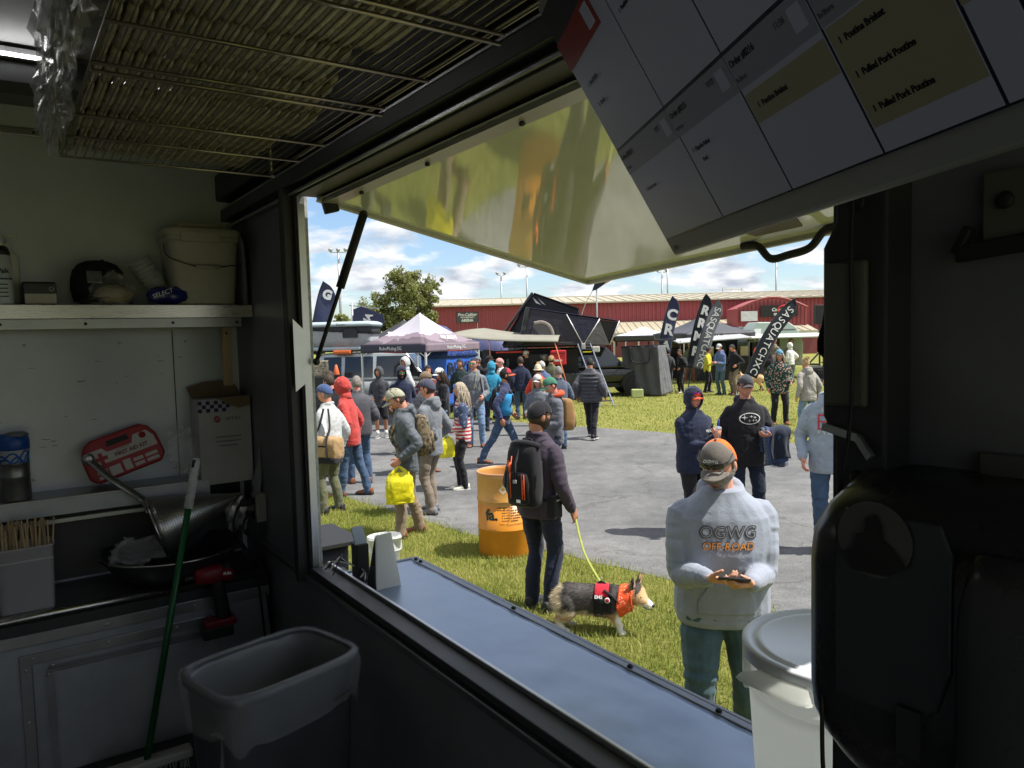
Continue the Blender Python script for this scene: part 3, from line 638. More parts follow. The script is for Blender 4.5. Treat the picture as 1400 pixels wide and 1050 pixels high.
lg = tk('back_ledge', 'narrow metal ledge running along the end wall', 'ledge')
MB().box(((N0+.75)/2, 3.588, 1.742), (.75-N0, .198, .014)).obj('ledge_board', STEELD, lg, False, bevel=.003)
MB().box(((N0+.75)/2, 3.49, 1.71), (.75-N0, .01, .065)).obj('front_face', PANEL, lg, False, bevel=.002)
MB().box(((N0+.70)/2, 3.49, 1.655), (.70-N0, .02, .02)).obj('angle_rail', STEELD, lg, False, bevel=.003)
MB().box(((N0+.92)/2, 3.66, 1.55), (.92-N0, .02, .36)).obj('back_panel', DARKM, lg, False)

wk = tk('worktop', 'low metal worktop with riveted cabinet doors along the end wall', 'worktop')
MB().box(((N0+.93)/2, 3.48, 1.348), (.93-N0, .39, .014)).obj('top', STEELD, wk, False, bevel=.003)
MB().tube([(N0, 3.292, 1.345), (.93, 3.292, 1.345)], .019, 12).obj('front_roll', STEEL, wk)
MB().box(((N0+.93)/2, 3.296, 1.30), (.93-N0, .012, .05)).obj('front_strip', DARKM, wk, False)
MB().box(((N0+.93)/2, 3.288, 1.262), (.93-N0, .012, .045)).obj('front_rail', STEELD, wk, False, bevel=.002)
MB().box(((N0+.93)/2, 3.315, .98), (.93-N0, .03, .52)).obj('cabinet_front', PANEL, wk, False)
MB().box((.36, 3.294, 1.185), (.71, .012, .04)).obj('door_frame', STEELD, wk, False, bevel=.002)
MB().box((.025, 3.294, .945), (.04, .012, .44)).obj('door_frame', STEELD, wk, False, bevel=.002)
dr = MB().box((.40, 3.296, .93), (.62, .012, .40)).obj('cabinet_door', PANEL, wk, False, bevel=.003)
for k in range(3): MB().box((.40, 3.286, 1.142-k*.009), (.61, .006, .005)).obj('door_bead', STEELD, dr, False)
MB().box((.10, 3.287, .92), (.028, .006, .38)).obj('door_stile', STEELD, dr, False)
for a, c in ((.05, 1.188), (.3, 1.188), (.55, 1.188), (.025, 1.15), (.025, .95)): MB().ball((a, 3.286, c), (.006, .004, .006), 8, 6).obj('rivet', ALU, wk)
for a, c in ((.11, 1.15), (.095, 1.12), (.30, 1.262), (.62, 1.262)): MB().ball((a, 3.281, c), (.006, .004, .006), 8, 6).obj('rivet', ALU, wk)
MB().prism([(0, 0), (.09, .02), (.09, -.07)], .004, (.64, 3.283, 1.19), (1, 0, 0), (0, 0, 1)).obj('gusset', STEELD, wk, False)

# ------------------------------------------------------------------ right-hand wall fixtures
WB = M('warm_dark_wall', (0.10, 0.095, 0.085), rough=.35, var=.2, vs=4)
rp = tk('wall_channel', 'dark metal channel with chamfered ends bolted beside the opening', 'bracket')
MB().prism([(.557, 2.60), (.557, 2.48), (.574, 2.45), (.574, 2.235), (.557, 2.205), (.557, 1.7), (.49, 1.7), (.49, 2.60)], -.06, (.94, 0, 0), (0, 1, 0), (0, 0, 1)).obj('channel', DARKM, rp, False, bevel=.004)
MB().prism([(.566, 2.43), (.566, 2.25), (.51, 2.25), (.51, 2.43)], -.012, (.88, 0, 0), (0, 1, 0), (0, 0, 1)).obj('cover_plate', WB, rp, False, bevel=.004)
MB().bar((.876, .570, 2.222), (.872, .52, 2.212), .006, .01).bar((.872, .52, 2.212), (.866, .50, 2.19), .006, .01).obj('bent_edge', ALU, rp, False)
for c in (2.50, 2.16, 1.98): MB().ball((.878, .525, c), (.004, .010, .010), 10, 6).obj('bolt', BLACK, rp)
for c, l in ((2.46, 'black metal clip on the dark wall under the screen'), (2.14, 'black metal clip on the dark wall above the towel dispenser')):
    t = tk('wall_clip', l, 'clip', .95, .385, c)
    MB().box((-.008, 0, .02), (.014, .05, .08)).obj('plate', WB, t, False, bevel=.003)
    MB().bar((-.02, .05, -.03), (-.02, -.06, -.02), .012, .02).bar((-.02, .05, -.03), (-.02, .035, 0), .012, .012).obj('arm', BLACK, t, False, bevel=.003)
    MB().ball((-.018, 0, .025), (.004, .010, .010), 8, 6).obj('bolt', BLACK, t)
cd_ = tk('hanging_cable', 'thin black cord hanging down beside the towel dispenser', 'cable')
MB().tube(bez([(.87, .52, 2.6), (.864, .525, 2.45), (.857, .52, 2.25), (.81, .515, 2.1), (.77, .50, 1.98), (.76, .495, 1.85), (.80, .51, 1.76)], 8), .0028, 6).obj('cable', BLACK, cd_)
td = tk('towel_dispenser', 'bulky glossy black paper towel dispenser on the wall beside the opening', 'dispenser', .95, .376, 1.815)
GB = M('gloss_black', (0.032, 0.033, 0.036), rough=.28, var=.1, spec=.5)
rings = []
for i in range(13):
    t = i/12; z = .36*t; k = 1-.25*abs(2*t-1)**3; e = 5
    w = .155*(1-.18*max(0, (t-.75)/.25)**2-.28*max(0, (.3-t)/.3)**2); d = .20*(1-.35*max(0, (t-.8)/.2)**2-.30*max(0, (.3-t)/.3)**1.5)
    rings.append([V(-d/2+p.x, p.y, z) for p in ell(d/2, w, 28, 4.5)])
MB().loft(rings).obj('housing', GB, td, bevel=0)
MB().prism([(x*.062, .235+y*.105) for x, y in [(-1, -1), (.5, -1), (.8, -.8), (1, -.4), (1, .7), (.8, 1), (-.8, 1), (-1, .8)]], .006, (-.197, .035, 0), (0, -1, 0), (0, 0, 1)).obj('viewing_window', M('smoke_plastic', (0.03, 0.032, 0.036), rough=.15, var=.1), td, False, bevel=.004)
st = MB().add(*(lambda n: ([(-.206, .05+.040*math.cos(2*math.pi*i/n), .312+.040*math.sin(2*math.pi*i/n)) for i in range(n)], [tuple(range(n))]))(32)).obj('round_sticker', M('sticker_grey', (0.075, 0.075, 0.075), rough=.35, var=.1), td, False, solid=.002)
MB().prism([(-.036, -.02), (-.02, -.012), (-.016, .004), (-.008, .006), (-.006, .022), (.004, .028), (.010, .018), (.012, .002), (.022, -.004), (.036, -.022), (.02, -.034), (-.02, -.036)], .002, (-.209, .05, .312), (0, -1, 0), (0, 0, 1)).obj('sticker_figure', BLACK, td, False)
MB().box((-.206, .012, .12), (.004, .024, .05)).obj('small_label', M('lab', (0.02, 0.02, 0.025), var=0), td, False)
rings = [[V(-.205+.03*0+p.x, -.075+p.y, .05+.27*i/10) for p in ell(.022*(1-.5*max(0, (i-7)/3)**2), .04*(1-.4*max(0, (i-7)/3)**2), 16, 3)] for i in range(11)]
MB().loft(rings).obj('side_rib', GB, td)
fz = tk('hanging_pouch', 'soft black pouch hanging from the outside of the post', 'pouch', 1.02, .652, 2.305); fz.scale = (.62, .62, .7)
MB().lathe([(.004, .17), (.008, .15), (.012, .11), (.020, .07), (.030, .035), (.030, .012), (.018, 0)], 14).obj('pouch', M('black_fuzz', (0.006, 0.006, 0.006), rough=1, var=.2, bump=.8, bs=120, spec=.05), fz)

# ------------------------------------------------------------------ order screen hung from the ceiling
b_ = V(.125, -.992, 0).normalized(); up_ = V(-.992*.178, -.125*.178, .315).normalized(); nn_ = b_.cross(up_)   # faces the cook
mon = bpy.data.objects.new('order_screen', None); COL.objects.link(mon)
mon.matrix_world = frame((.216, 1.0, 2.445), b_, up_)
tag(mon, 'wide order screen in pale grey bezel tilted down over the hatch', 'screen')
SW, SH = .635, .362
MB().box((SW/2, SH/2, -.018), (SW, SH, .03)).obj('bezel', M('bezel_grey', (0.30, 0.31, 0.32), rough=.4, var=.04), mon, False, bevel=.006, seg=3)
def scr(key, rgb, e=1.0): return M('scr_'+key, tuple(c*.3 for c in lin(rgb)), rough=.25, var=0, emit=e*.30, spec=.3)
X0, X1, Y0, Y1 = .017, SW-.017, .026, SH-.017
pn = MB().box(((X0+X1)/2, (Y0+Y1)/2, -.0015), (X1-X0, Y1-Y0, .004)).obj('panel', scr('navy', (24, 26, 44), .35), mon, False)
WC = scr('white', (150, 154, 166), .46); GC = scr('grey', (128, 130, 138), .40); YC = scr('yellow', (130, 130, 104), .44); RC = scr('red', (110, 22, 28), .5); TC = scr('ink', (14, 14, 22), .2); TL = scr('inksoft', (86, 88, 98), .3)
XS = [X0, .200, .347, .475, .584, X1]; YS = [Y0, .155, .300]
zt = .0012
def quad(name, x0, x1, y0, y1, mat, z=zt): MB().box(((x0+x1)/2, (y0+y1)/2, z), (x1-x0, y1-y0, .0008)).obj(name, mat, pn, False)
def txt(body, x, y, s, mat=TC, al='LEFT'): text('screen_text', body, s*.82, mat, pn, Matrix.Translation((x, y, zt+.0022)), align=al, extrude=.0002, offset=.0002)
quad('title_bar', X0, X1, .302, Y1, scr('bar', (34, 36, 48), .4)); quad('title_badge', X0, X0+.15, .268, .304, RC, zt+.0016); quad('title_count', X0+.118, X0+.142, .274, .298, WC, zt+.0026)
for r in range(2):
    for c in range(5):
        x0, x1, y0, y1 = XS[c]+.0018, XS[c+1]-.0018, YS[r]+.0018, YS[r+1]-.0018
        quad('ticket_cell', x0, x1, y0, y1, WC)
        if r == 0:
            quad('ticket_header', x0, x1, y1-.032, y1, GC, zt+.0007); quad('ticket_count', x1-.022, x1-.006, y1-.024, y1-.006, WC, zt+.0014)
            if c < 3: txt('Order #82%d' % (14+c), x0+.005, y1-.010, .0098)
            elif c == 3: txt('Kiosk - ...8887', x0+.005, y1-.010, .0100)
            txt('%d:%02d' % (9+c, 22+7*c), x1-.042, y1-.010, .0085, TL); txt('In-Store', x0+.004, y1-.024, .0065, TL)
quad('item_highlight', XS[2]+.004, XS[3]-.002, .090, .116, YC, zt+.0008); txt('1  Poutine Brisket', XS[2]+.018, .103, .0080)
quad('item_highlight', XS[3]+.004, XS[4]-.002, .046, .120, YC, zt+.0008)
for i, s in enumerate(('1  Poutine Brisket', '1  Pulled Pork Poutine', '1  Pulled Pork Poutine')): txt(s, XS[3]+.013, .108-i*.025, .0080)
quad('item_highlight', XS[4]+.002, X1-.002, .086, .120, YC, zt+.0008); txt('1', XS[4]+.003, .108, .0105); txt('Chee', XS[4]+.010, .108, .0105); txt('Pork', XS[4]+.010, .095, .0105)
txt('1  Cheese Curds', X0+.030, .094, .0066); txt('1  Chipotle Pulled', XS[1]+.016, .102, .0072); txt('Pork', XS[1]+.028, .089, .0072)
txt('1  Fried Pickle', X0+.030, .238, .0088); txt('2  Curds', X0+.030, .212, .0088); txt('1  Poutine Brisket', XS[1]+.020, .256, .0078)
text('maker_mark', 'ELO', .008, M('scr_mark', (0.08, 0.08, 0.08), var=0), mon, Matrix.Translation((.03, .012, -.0005)), extrude=.0003)
MB().tube([(SW*.6, SH*.7, -.03), (SW*.6, SH*.7, -.12)], .03, 12).obj('mount_plate', DARKM, mon)
pz = mon.matrix_world.inverted() @ V(.22, .62, ZC-.01)
MB().tube([(SW*.6, SH*.7, -.11), pz], .022, 10).obj('mount_arm', DARKM, mon)
# ------------------------------------------------------------------ things inside the truck
CLEAR = M('clear_film', (0.85, 0.86, 0.86), rough=.16, var=0, trans=0, alpha=.13, spec=1.0)
def crumple(name, parent, c, r, seed, mat=CLEAR, nu=26, nv=18, amp=.35, fr=3.2, shape=None):
    """a crumpled bag or film body: closed lump with sharp creases"""
    mb = MB(); sd = Vector((seed*7.3, seed*3.1, seed))
    vs = [];
    for i in range(nv+1):
        t = -math.pi/2+math.pi*i/nv
        for j in range(nu):
            a = 2*math.pi*j/nu; d = Vector((math.cos(t)*math.cos(a), math.cos(t)*math.sin(a), math.sin(t)))
            k = 1+amp*(abs(mnoise.noise(d*fr+sd))*2-.5)+amp*.5*mnoise.noise(d*fr*2.7+sd)
            p = Vector((d.x*r[0], d.y*r[1], d.z*r[2]))*k
            if shape: p = shape(p)
            vs.append(p+Vector(c))
    fs = [(i*nu+j, i*nu+(j+1) % nu, (i+1)*nu+(j+1) % nu, (i+1)*nu+j) for i in range(nv) for j in range(nu)]
    mb.add(vs, fs); return mb.obj(name, mat, parent, True, auto=28)

# wire rack under the ceiling with packs of rolls
RWIRE = M('rack_wire', (0.30, 0.27, 0.20), rough=.3, metal=.9, var=.15)
rk = tk('wire_rack', 'chrome wire rack hung under the truck ceiling above the hatch', 'rack')
ZR = 2.92; RN0, RN1, RU0, RU1 = .195, .815, .62, 2.62
wm_ = MB().tube([(0, RU0, 0), (0, RU1, 0)], .0022, 5).mesh('wire', RWIRE)
for i in range(26):
    o = link('wire', wm_, rk); o.location = (RN0+.012+i*(RN1-RN0-.024)/25, 0, ZR)
cm_ = MB().tube([(RN0-.005, 0, 0), (RN1+.01, 0, 0)], .0042, 6).mesh('cross_rod', RWIRE)
for b in (2.615, 2.36, 2.135, 1.73, 1.50, 1.20, .95, .70): o = link('cross_rod', cm_, rk); o.location = (0, b, ZR-.006)
for b in (1.745, 1.215): o = link('cross_rod', cm_, rk); o.location = (0, b, ZR-.018)
for a in (RN0, RN1): MB().tube([(a, RU0, ZR+.004), (a, RU1, ZR+.004)], .0045, 6).obj('side_rail', RWIRE, rk)
for a in (RN0, RN1):
    for b in (RU0, RU1): MB().tube([(a, b, ZR), (a, b, ZC+.005)], .006, 6).obj('hanger_post', RWIRE, rk)
MB().tube(bez([(RN0+.02, RU1-.06, ZR), (RN0+.02, RU1-.03, ZR+.05), (RN0, RU1, ZR+.09)], 6), .003, 6).obj('corner_hook', RWIRE, rk)
ROLL = M('bread_roll', (0.42, 0.37, 0.26), rough=.28, var=.35, vs=18, bump=.2, bs=30, coat=.5)
FILM = M('pack_film', (0.75, 0.70, 0.60), rough=.12, var=0, alpha=.16, spec=1.0, bump=.5, bs=22)
rr_ = random.Random(5)
rm_ = []
for k in range(3):
    mb = MB(); n = 9
    mb.tube([(0, -.105+.21*i/n, 0) for i in range(n+1)], [.004+.0085*math.sin(math.pi*min(1, max(.0, (i+.6)/(n+1.2))))**.35 for i in range(n+1)], 8)
    rm_.append(mb.mesh('bread_roll', ROLL))
ends = [.73, .72, .74, .70, .66, .69, .72, .60]
for q in range(8):
    b = 2.50-q*.232
    t = tk('roll_pack', 'clear-wrapped pack of thin bread rolls on the wire rack, '+('nearest the end wall' if q == 0 else ('second', 'third', 'fourth', 'fifth', 'sixth', 'seventh', 'eighth')[q-1]+' from the end wall'), 'bread pack', (RN0+ends[q])/2, b, ZR+.004, group='packs of bread rolls on the wire rack')
    hw_ = (ends[q]-RN0)/2; k = int(2*hw_/.0245)
    for i in range(k):
        for lay in range(2):
            o = link('bread_roll', rm_[rr_.randrange(3)], t); o.location = (-hw_+.014+i*.0245+lay*.012, rr_.uniform(-.008, .008), .012+lay*.021); o.rotation_euler = (rr_.uniform(-.01, .01), rr_.uniform(0, 6), rr_.uniform(-.015, .015))
    crumple('wrap', t, (0, 0, .028), (hw_*1.04, .125, .036), q+1, FILM, 40, 14, .10, 5, lambda p: V(p.x, p.y, max(p.z, -.025)))
ps = tk('plastic_sheet', 'crumpled clear plastic sheeting bunched at the end of the wire rack', 'plastic sheet', .155, 2.2, 2.98)
crumple('sheeting', ps, (0, 0, 0), (.035, .36, .085), 21, M('film_milky', (0.55, 0.55, 0.56), rough=.2, var=0, alpha=.45, spec=.9), 40, 24, .45, 4.0)
crumple('sheeting_fold', ps, (-.015, -.55, .02), (.04, .30, .09), 23, M('film_milky', (0.5, 0.5, 0.5)), 36, 20, .45, 4.0)

# --- upper shelf
SZ = 2.514
t = tk('spray_can', 'slim white spray can with blue lettering on the wall shelf', 'can', .035, 3.44, SZ)
CANW = M('can_white', (0.52, 0.56, 0.62), rough=.35, var=.05)
MB().lathe([(.034, 0), (.036, .004), (.036, .17), (.030, .185), (.030, .19)], 24).obj('body', CANW, t)
MB().lathe([(.033, 0), (.033, .012), (.026, .03), (.02, .034)], 20, (0, 0, .186)).obj('collar', DARKM, t)
MB().lathe([(.012, 0), (.012, .02), (.004, .024), (.003, .05)], 12, (0, 0, .218)).obj('nozzle', WHT, t)
TEAL = M('teal_ink', lin((20, 60, 80)), var=0)
for s, z, sz in (('Pak', .125, .026), ('CONCENTRATED', .095, .007)): text('lettering', s, sz, TEAL, t, frame((.006, -.0375, z), (1, 0, 0), (0, 0, 1)), offset=.0006)
for z in (.075, .06, .045, .03): MB().box((.004, -.0362, z), (.03, .001, .004)).obj('print_line', TEAL, t, False)
t = tk('pump_bottle', 'white pump bottle behind the spray can on the wall shelf', 'bottle', .06, 3.56, SZ)
MB().lathe([(.035, 0), (.038, .01), (.038, .19), (.02, .22), (.014, .225)], 20).obj('body', WHT, t)
MB().lathe([(.016, 0), (.016, .02), (.006, .022), (.006, .05)], 12, (0, 0, .225)).box((.015, 0, .275), (.05, .014, .012)).obj('pump', WHT, t)
t = tk('card_reader_box', 'black plastic box with white label strip on the wall shelf', 'box', .155, 3.50, SZ)
MB().box((0, 0, .045), (.115, .10, .09)).obj('case', M('black_gloss2', (0.02, 0.02, 0.022), rough=.3), t, False, bevel=.008, seg=3)
MB().box((.003, -.0515, .024), (.105, .003, .038)).obj('label_strip', M('cream_label', (0.5, 0.49, 0.43), var=.1), t, False)
MB().tube([(.04+.007*math.cos(a), -.052, .062+.007*math.sin(a)) for a in [2*math.pi*i/14 for i in range(14)]], .0012, 5, close=True).obj('ring', ALU, t)
t = tk('ball_cap', 'black ball cap with small badge lying on the wall shelf', 'cap', .37, 3.57, SZ, rz=.2)
MB().loft([[V(p.x*s, p.y*s*.9, z) for p in ell(.105, .095, 24)] for s, z in ((.9, .02), (1, .07), (.98, .11), (.9, .145), (.7, .172), (.4, .186), (.1, .19))]).obj('crown', M('cap_black', (0.012, 0.012, 0.018), rough=.9, bump=.3), t)
MB().grid(lambda u, v: V((-1+2*u)*.10, -.06-.10*v*math.sin(math.pi*(.15+.7*u)), .05-.02*v-.03*(2*u-1)**2), 12, 6).obj('brim', M('cap_black', ()), t, solid=.004)
MB().ball((.02, 0, .19), (.008, .008, .005), 8, 6).obj('button', M('cap_black', ()), t)
MB().box((-.04, -.086, .115), (.055, .004, .05), (-.25, 0, -.1)).obj('badge', M('badge_silver', (0.3, 0.3, 0.31), rough=.3, metal=.6, var=.3, vs=40), t, False, bevel=.004)
t = tk('food_bag', 'knotted clear plastic bag of pale food on the wall shelf', 'bag', .41, 3.46, SZ)
crumple('bag', t, (0, 0, .05), (.085, .06, .055), 4, CLEAR, amp=.25, shape=lambda p: V(p.x*(1-max(0, p.z)*5), p.y*(1-max(0, p.z)*5), p.z*1.5))
crumple('contents', t, (0, 0, .04), (.07, .05, .04), 9, M('pale_food', (0.30, 0.24, 0.14), rough=.7, var=.3, vs=30), 20, 12, .15)
t = tk('cup_stack', 'leaning stack of pale paper cups on the wall shelf', 'cups', .615, 3.52, SZ+.03, rot=(0, -.55, 0))
cupm = MB().lathe([(.033, 0), (.045, .09), (.047, .092), (.047, .096), (.043, .096), (.031, .004)], 24).mesh('cup', M('paper_cup', (0.40, 0.43, 0.46), rough=.6, var=.12, vs=20))
for i in range(6): o = link('cup', cupm, t); o.location = (0, 0, i*.018)
for i in range(3): MB().tube([(.0405*math.cos(a), .0405*math.sin(a), .035+.012*math.sin(a*3+i)+i*.012) for a in [2*math.pi*k/30 for k in range(30)]], .0012, 4, close=True).obj('swirl_print', M('swirl_blue', (0.10, 0.14, 0.20), var=0), t)
t = tk('square_bucket', 'off-white square lidded bucket with wire handle on the wall shelf', 'bucket', .765, 3.535, SZ)
BKT = M('bucket_white', (0.50, 0.48, 0.43), rough=.4, var=.08, spec=.5)
MB().loft([[V(p.x, p.y, z) for p in ell(w, d, 32, 5)] for w, d, z in ((.125, .11, 0), (.128, .113, .01), (.148, .13, .265), (.15, .132, .27), (.156, .138, .272), (.156, .138, .29), (.15, .132, .292))]).obj('body', BKT, t)
MB().loft([[V(p.x, p.y, z) for p in ell(w, d, 32, 5)] for w, d, z in ((.160, .142, .288), (.162, .144, .30), (.162, .144, .318), (.155, .137, .325), (.13, .11, .325), (.12, .10, .33), (.02, .02, .331))]).obj('lid', BKT, t)
MB().box((.0, 0, .345), (.19, .12, .026)).obj('lid_grip', BKT, t, False, bevel=.01)
MB().box((-.02, -.14, .285), (.16, .012, .045)).obj('rim_panel', BKT, t, False, bevel=.004)
MB().tube(bez([(-.152, -.05, .26), (-.15, -.13, .2), (-.07, -.155, .165), (.0, -.158, .155), (.09, -.155, .165), (.152, -.13, .18), (.155, -.05, .24)], 6), .0025, 6).obj('wire_handle', DARKM, t)
MB().tube([(-.05, -.157, .158), (.05, -.157, .158)], .008, 10).obj('grip', BKT, t)
t = tk('cup_sleeve', 'bag of blue printed cups lying in front of the white square bucket', 'cup bag', .615, 3.42, SZ)
crumple('blue_cups', t, (0, .02, .038), (.085, .04, .038), 12, M('blue_film', lin((28, 40, 120)), rough=.3, var=.25, vs=20, coat=.4), 26, 16, .12, 3)
text('lettering', 'SELECT', .026, WHT, t, frame((-.03, -.024, .045), (.9, 0, .35), (0, 0, 1)), shear=.2)
crumple('film_end', t, (.10, .02, .035), (.05, .04, .035), 13, CLEAR, 20, 14, .3)
t = tk('folded_tray', 'grey tray standing upright in the corner of the wall shelf', 'tray', .925, 3.52, SZ)
MB().loft([[V(p.x*.5+dx, p.y, z) for p in ell(.022, .12, 20, 5)] for dx, z in ((0, 0), (0, .15), (-.004, .26), (-.012, .30))]).obj('tray', M('tray_grey', (0.16, 0.18, 0.21), rough=.5, var=.15), t)

# --- ledge
LZ = 1.75
t = tk('metal_tin', 'dull steel tin standing on the back ledge', 'tin', .035, 3.56, LZ)
MB().lathe([(.052, 0), (.054, .004), (.053, .02), (.054, .022), (.053, .09), (.055, .094), (.053, .10), (.054, .145), (.056, .148), (.05, .148), (.05, .01)], 28).obj('body', M('tin_steel', (0.24, 0.24, 0.23), rough=.4, metal=.9, var=.3, vs=9), t)
t = tk('ice_cream_cup', 'blue and white paper cup upside the steel tin', 'cup', .035, 3.56, LZ+.10)
t['label'] = 'blue swirl-printed paper cups stacked in the steel tin'
MB().lathe([(.044, 0), (.052, .10), (.054, .102), (.054, .106), (.05, .106)], 26).obj('cup', M('cup_white', (0.5, 0.52, 0.55), var=.05), t)
SWB = M('swirl_bright', lin((30, 90, 165)), var=.1)
for i in range(6):
    MB().tube([((.0455+.0008*k_)*math.cos(a), (.0455+.0008*k_)*math.sin(a), k_*.1/10+.012*math.sin(a*4+i)) for k_, a in [(5+2.2*math.sin(i*2.1)+1.6*math.sin(2*math.pi*k/40*3+i), 2*math.pi*k/40) for k in range(40)]], .0035, 5, close=True).obj('swirl_print', SWB, t)
MB().loft([[V(p.x, p.y, z) for p in ell(r_, r_, 24)] for r_, z in ((.056, .10), (.058, .104), (.058, .135), (.05, .16), (.02, .165))]).obj('blue_lid', M('lid_blue', lin((25, 75, 150)), rough=.4, var=.15), t)
MB().ball((.012, -.012, .158), (.045, .045, .014), 16, 8).obj('foil_top', M('foil_grey', (0.12, 0.13, 0.14), rough=.35, var=.4, vs=30), t)
t = tk('first_aid_kit', 'red first aid kit case leaning against the end wall', 'first aid kit', .455, 3.60, 1.80, rot=(-.18, -.30, 0))
KR = M('kit_red', lin((150, 26, 38)), rough=.45, var=.1); KW = M('kit_white', (0.48, 0.45, 0.43), rough=.5, var=.06)
out = [(-.13, 0), (.13, 0), (.155, .03), (.15, .125), (.13, .165), (.10, .185), (-.10, .185), (-.135, .165), (-.155, .12), (-.155, .03)]
MB().prism(out, .05, (0, .025, 0), (1, 0, 0), (0, 0, 1)).obj('case', KR, t, False, bevel=.01, seg=3)
MB().prism([(-.125, .075), (.138, .075), (.135, .118), (.115, .15), (.06, .15), (.045, .118), (-.055, .118), (-.07, .14), (-.12, .14)], .002, (0, -.026, 0), (1, 0, 0), (0, 0, 1)).obj('label', KW, t, False)
MB().prism([(-.05, .138), (.045, .138), (.038, .162), (-.045, .162)], .004, (0, -.0235, 0), (1, 0, 0), (0, 0, 1)).obj('handle_slot', BLACK, t, False)
MB().box((-.085, -.0285, .098), (.05, .002, .016)).box((-.085, -.0285, .098), (.016, .0024, .05)).obj('cross', KR, t, False)
text('lettering', 'FIRST AID KIT', .022, M('kit_ink', lin((90, 18, 30)), var=0), t, frame((.035, -.0285, .094), (1, 0, 0), (0, 0, 1)), offset=.0007)
text('lettering', 'ALL-PURPOSE', .009, M('kit_ink', ()), t, frame((.005, -.0285, .112), (1, 0, 0), (0, 0, 1)))
MB().lathe([(.014, 0), (.014, .002)], 18).obj('seal', KR, t, mtx=Matrix.Translation((.095, -.0265, .135)) @ Matrix.Rotation(math.pi/2, 4, 'X'))
for i, (x, z, w, h) in enumerate([(-.10, .045, .04, .016), (-.10, .022, .04, .014), (-.05, .034, .045, .04), (0, .038, .03, .045), (.045, .046, .04, .014), (.045, .024, .04, .014), (.10, .046, .05, .014), (.10, .024, .05, .014)]): MB().box((x, -.0265, z), (w, .003, h)).obj('print_block', KW, t, False)
t = tk('cardboard_box', 'torn white printed cardboard box with checker band in the corner', 'box', .83, 3.57, 1.72)
CB = M('box_white', (0.42, 0.42, 0.42), rough=.7, var=.1); CBB = M('box_brown', (0.20, 0.145, 0.09), rough=.9, var=.2)
MB().box((0, 0, .19), (.225, .16, .38)).obj('carton', CB, t, False, bevel=.002)
MB().prism([(-.11, .38), (.112, .38), (.09, .43), (.04, .455), (-.06, .45), (-.125, .43)], .004, (0, .07, 0), (1, 0, 0), (0, 0, 1)).obj('flap', CBB, t, False)
MB().prism([(-.05, .385), (.11, .39), (.112, .345), (.06, .335), (.02, .35), (-.02, .375)], .004, (0, -.085, 0), (1, 0, 0), (0, 0, 1)).obj('torn_edge', CBB, t, False)
CHK = M('check_navy', lin((28, 34, 90)), var=0)
for i in range(8):
    for j in range(3):
        if (i+j) % 2 == 0: MB().box((-.105+i*.017, -.0815, .365-j*.017), (.0165, .002, .0165)).obj('check', CHK, t, False)
text('lettering', 'VITAL', .022, M('box_ink', (0.12, 0.12, 0.12), var=0), t, frame((.035, -.0822, .29), (1, 0, 0), (0, 0, 1)), space=1.25)
MB().lathe([(.015, 0), (.015, .002)], 18).obj('logo_disc', KR, t, mtx=Matrix.Translation((-.035, -.0805, .29)) @ Matrix.Rotation(math.pi/2, 4, 'X'))
for k in range(3): MB().box((-.035, -.0832, .284+k*.006), (.026, .001, .0016), (0, -.4, 0)).obj('logo_stripe', CB, t, False)
for z, w in ((.21, .11), (.19, .11), (.17, .08)): MB().box((.01, -.0815, z), (w, .002, .004)).obj('print_line', M('box_ink', ()), t, False)
t = tk('plastic_bag', 'empty crumpled clear bag between the first aid kit and the box', 'bag', .655, 3.53, 1.84)
crumple('bag', t, (0, 0, .04), (.06, .05, .10), 31, CLEAR, 26, 22, .4, 3.5)
t = tk('paper_sheet', 'curled pale sheet standing by the power outlet', 'sheet', .86, 3.42, 1.60)
MB().grid(lambda u, v: V(.02+.05*u+.035*math.sin(2.2*v), -.05*math.sin(3*u), .34*v*(.35+.65*u)), 10, 14).obj('sheet', M('sheet_grey', (0.20, 0.21, 0.22), rough=.5, var=.1), t, solid=.001)
t = tk('power_outlet', 'pale outlet box with black cords on the dark side wall', 'outlet', .925, 3.36, 1.62)
MB().box((0, 0, 0), (.045, .075, .125)).obj('box', M('outlet_grey', (0.24, 0.23, 0.22), rough=.5), t, False, bevel=.005)
MB().box((-.024, 0, .03), (.004, .03, .03)).box((-.024, 0, -.03), (.004, .03, .03)).obj('socket', BLACK, t, False)
MB().tube(bez([(-.03, 0, .03), (-.09, -.02, .02), (-.12, -.03, -.06), (-.08, -.03, -.16), (-.02, -.06, -.26), (0, -.09, -.5)], 8), .005, 6).obj('cord', BLACK, t)
MB().tube(bez([(-.03, 0, -.03), (-.07, -.03, -.04), (-.10, -.05, -.13), (-.06, -.06, -.24), (-.04, -.08, -.33), (-.03, -.1, -.55)], 8), .005, 6).obj('cord', BLACK, t)
MB().box((-.06, -.02, .03), (.05, .03, .03)).obj('plug', BLACK, t, False, bevel=.006)
crumple('foil_scrap', t, (-.10, .02, -.02), (.05, .04, .07), 51, M('foil_scrap', (0.4, 0.4, 0.4), rough=.3, metal=.6, var=.2), 16, 10, .5)

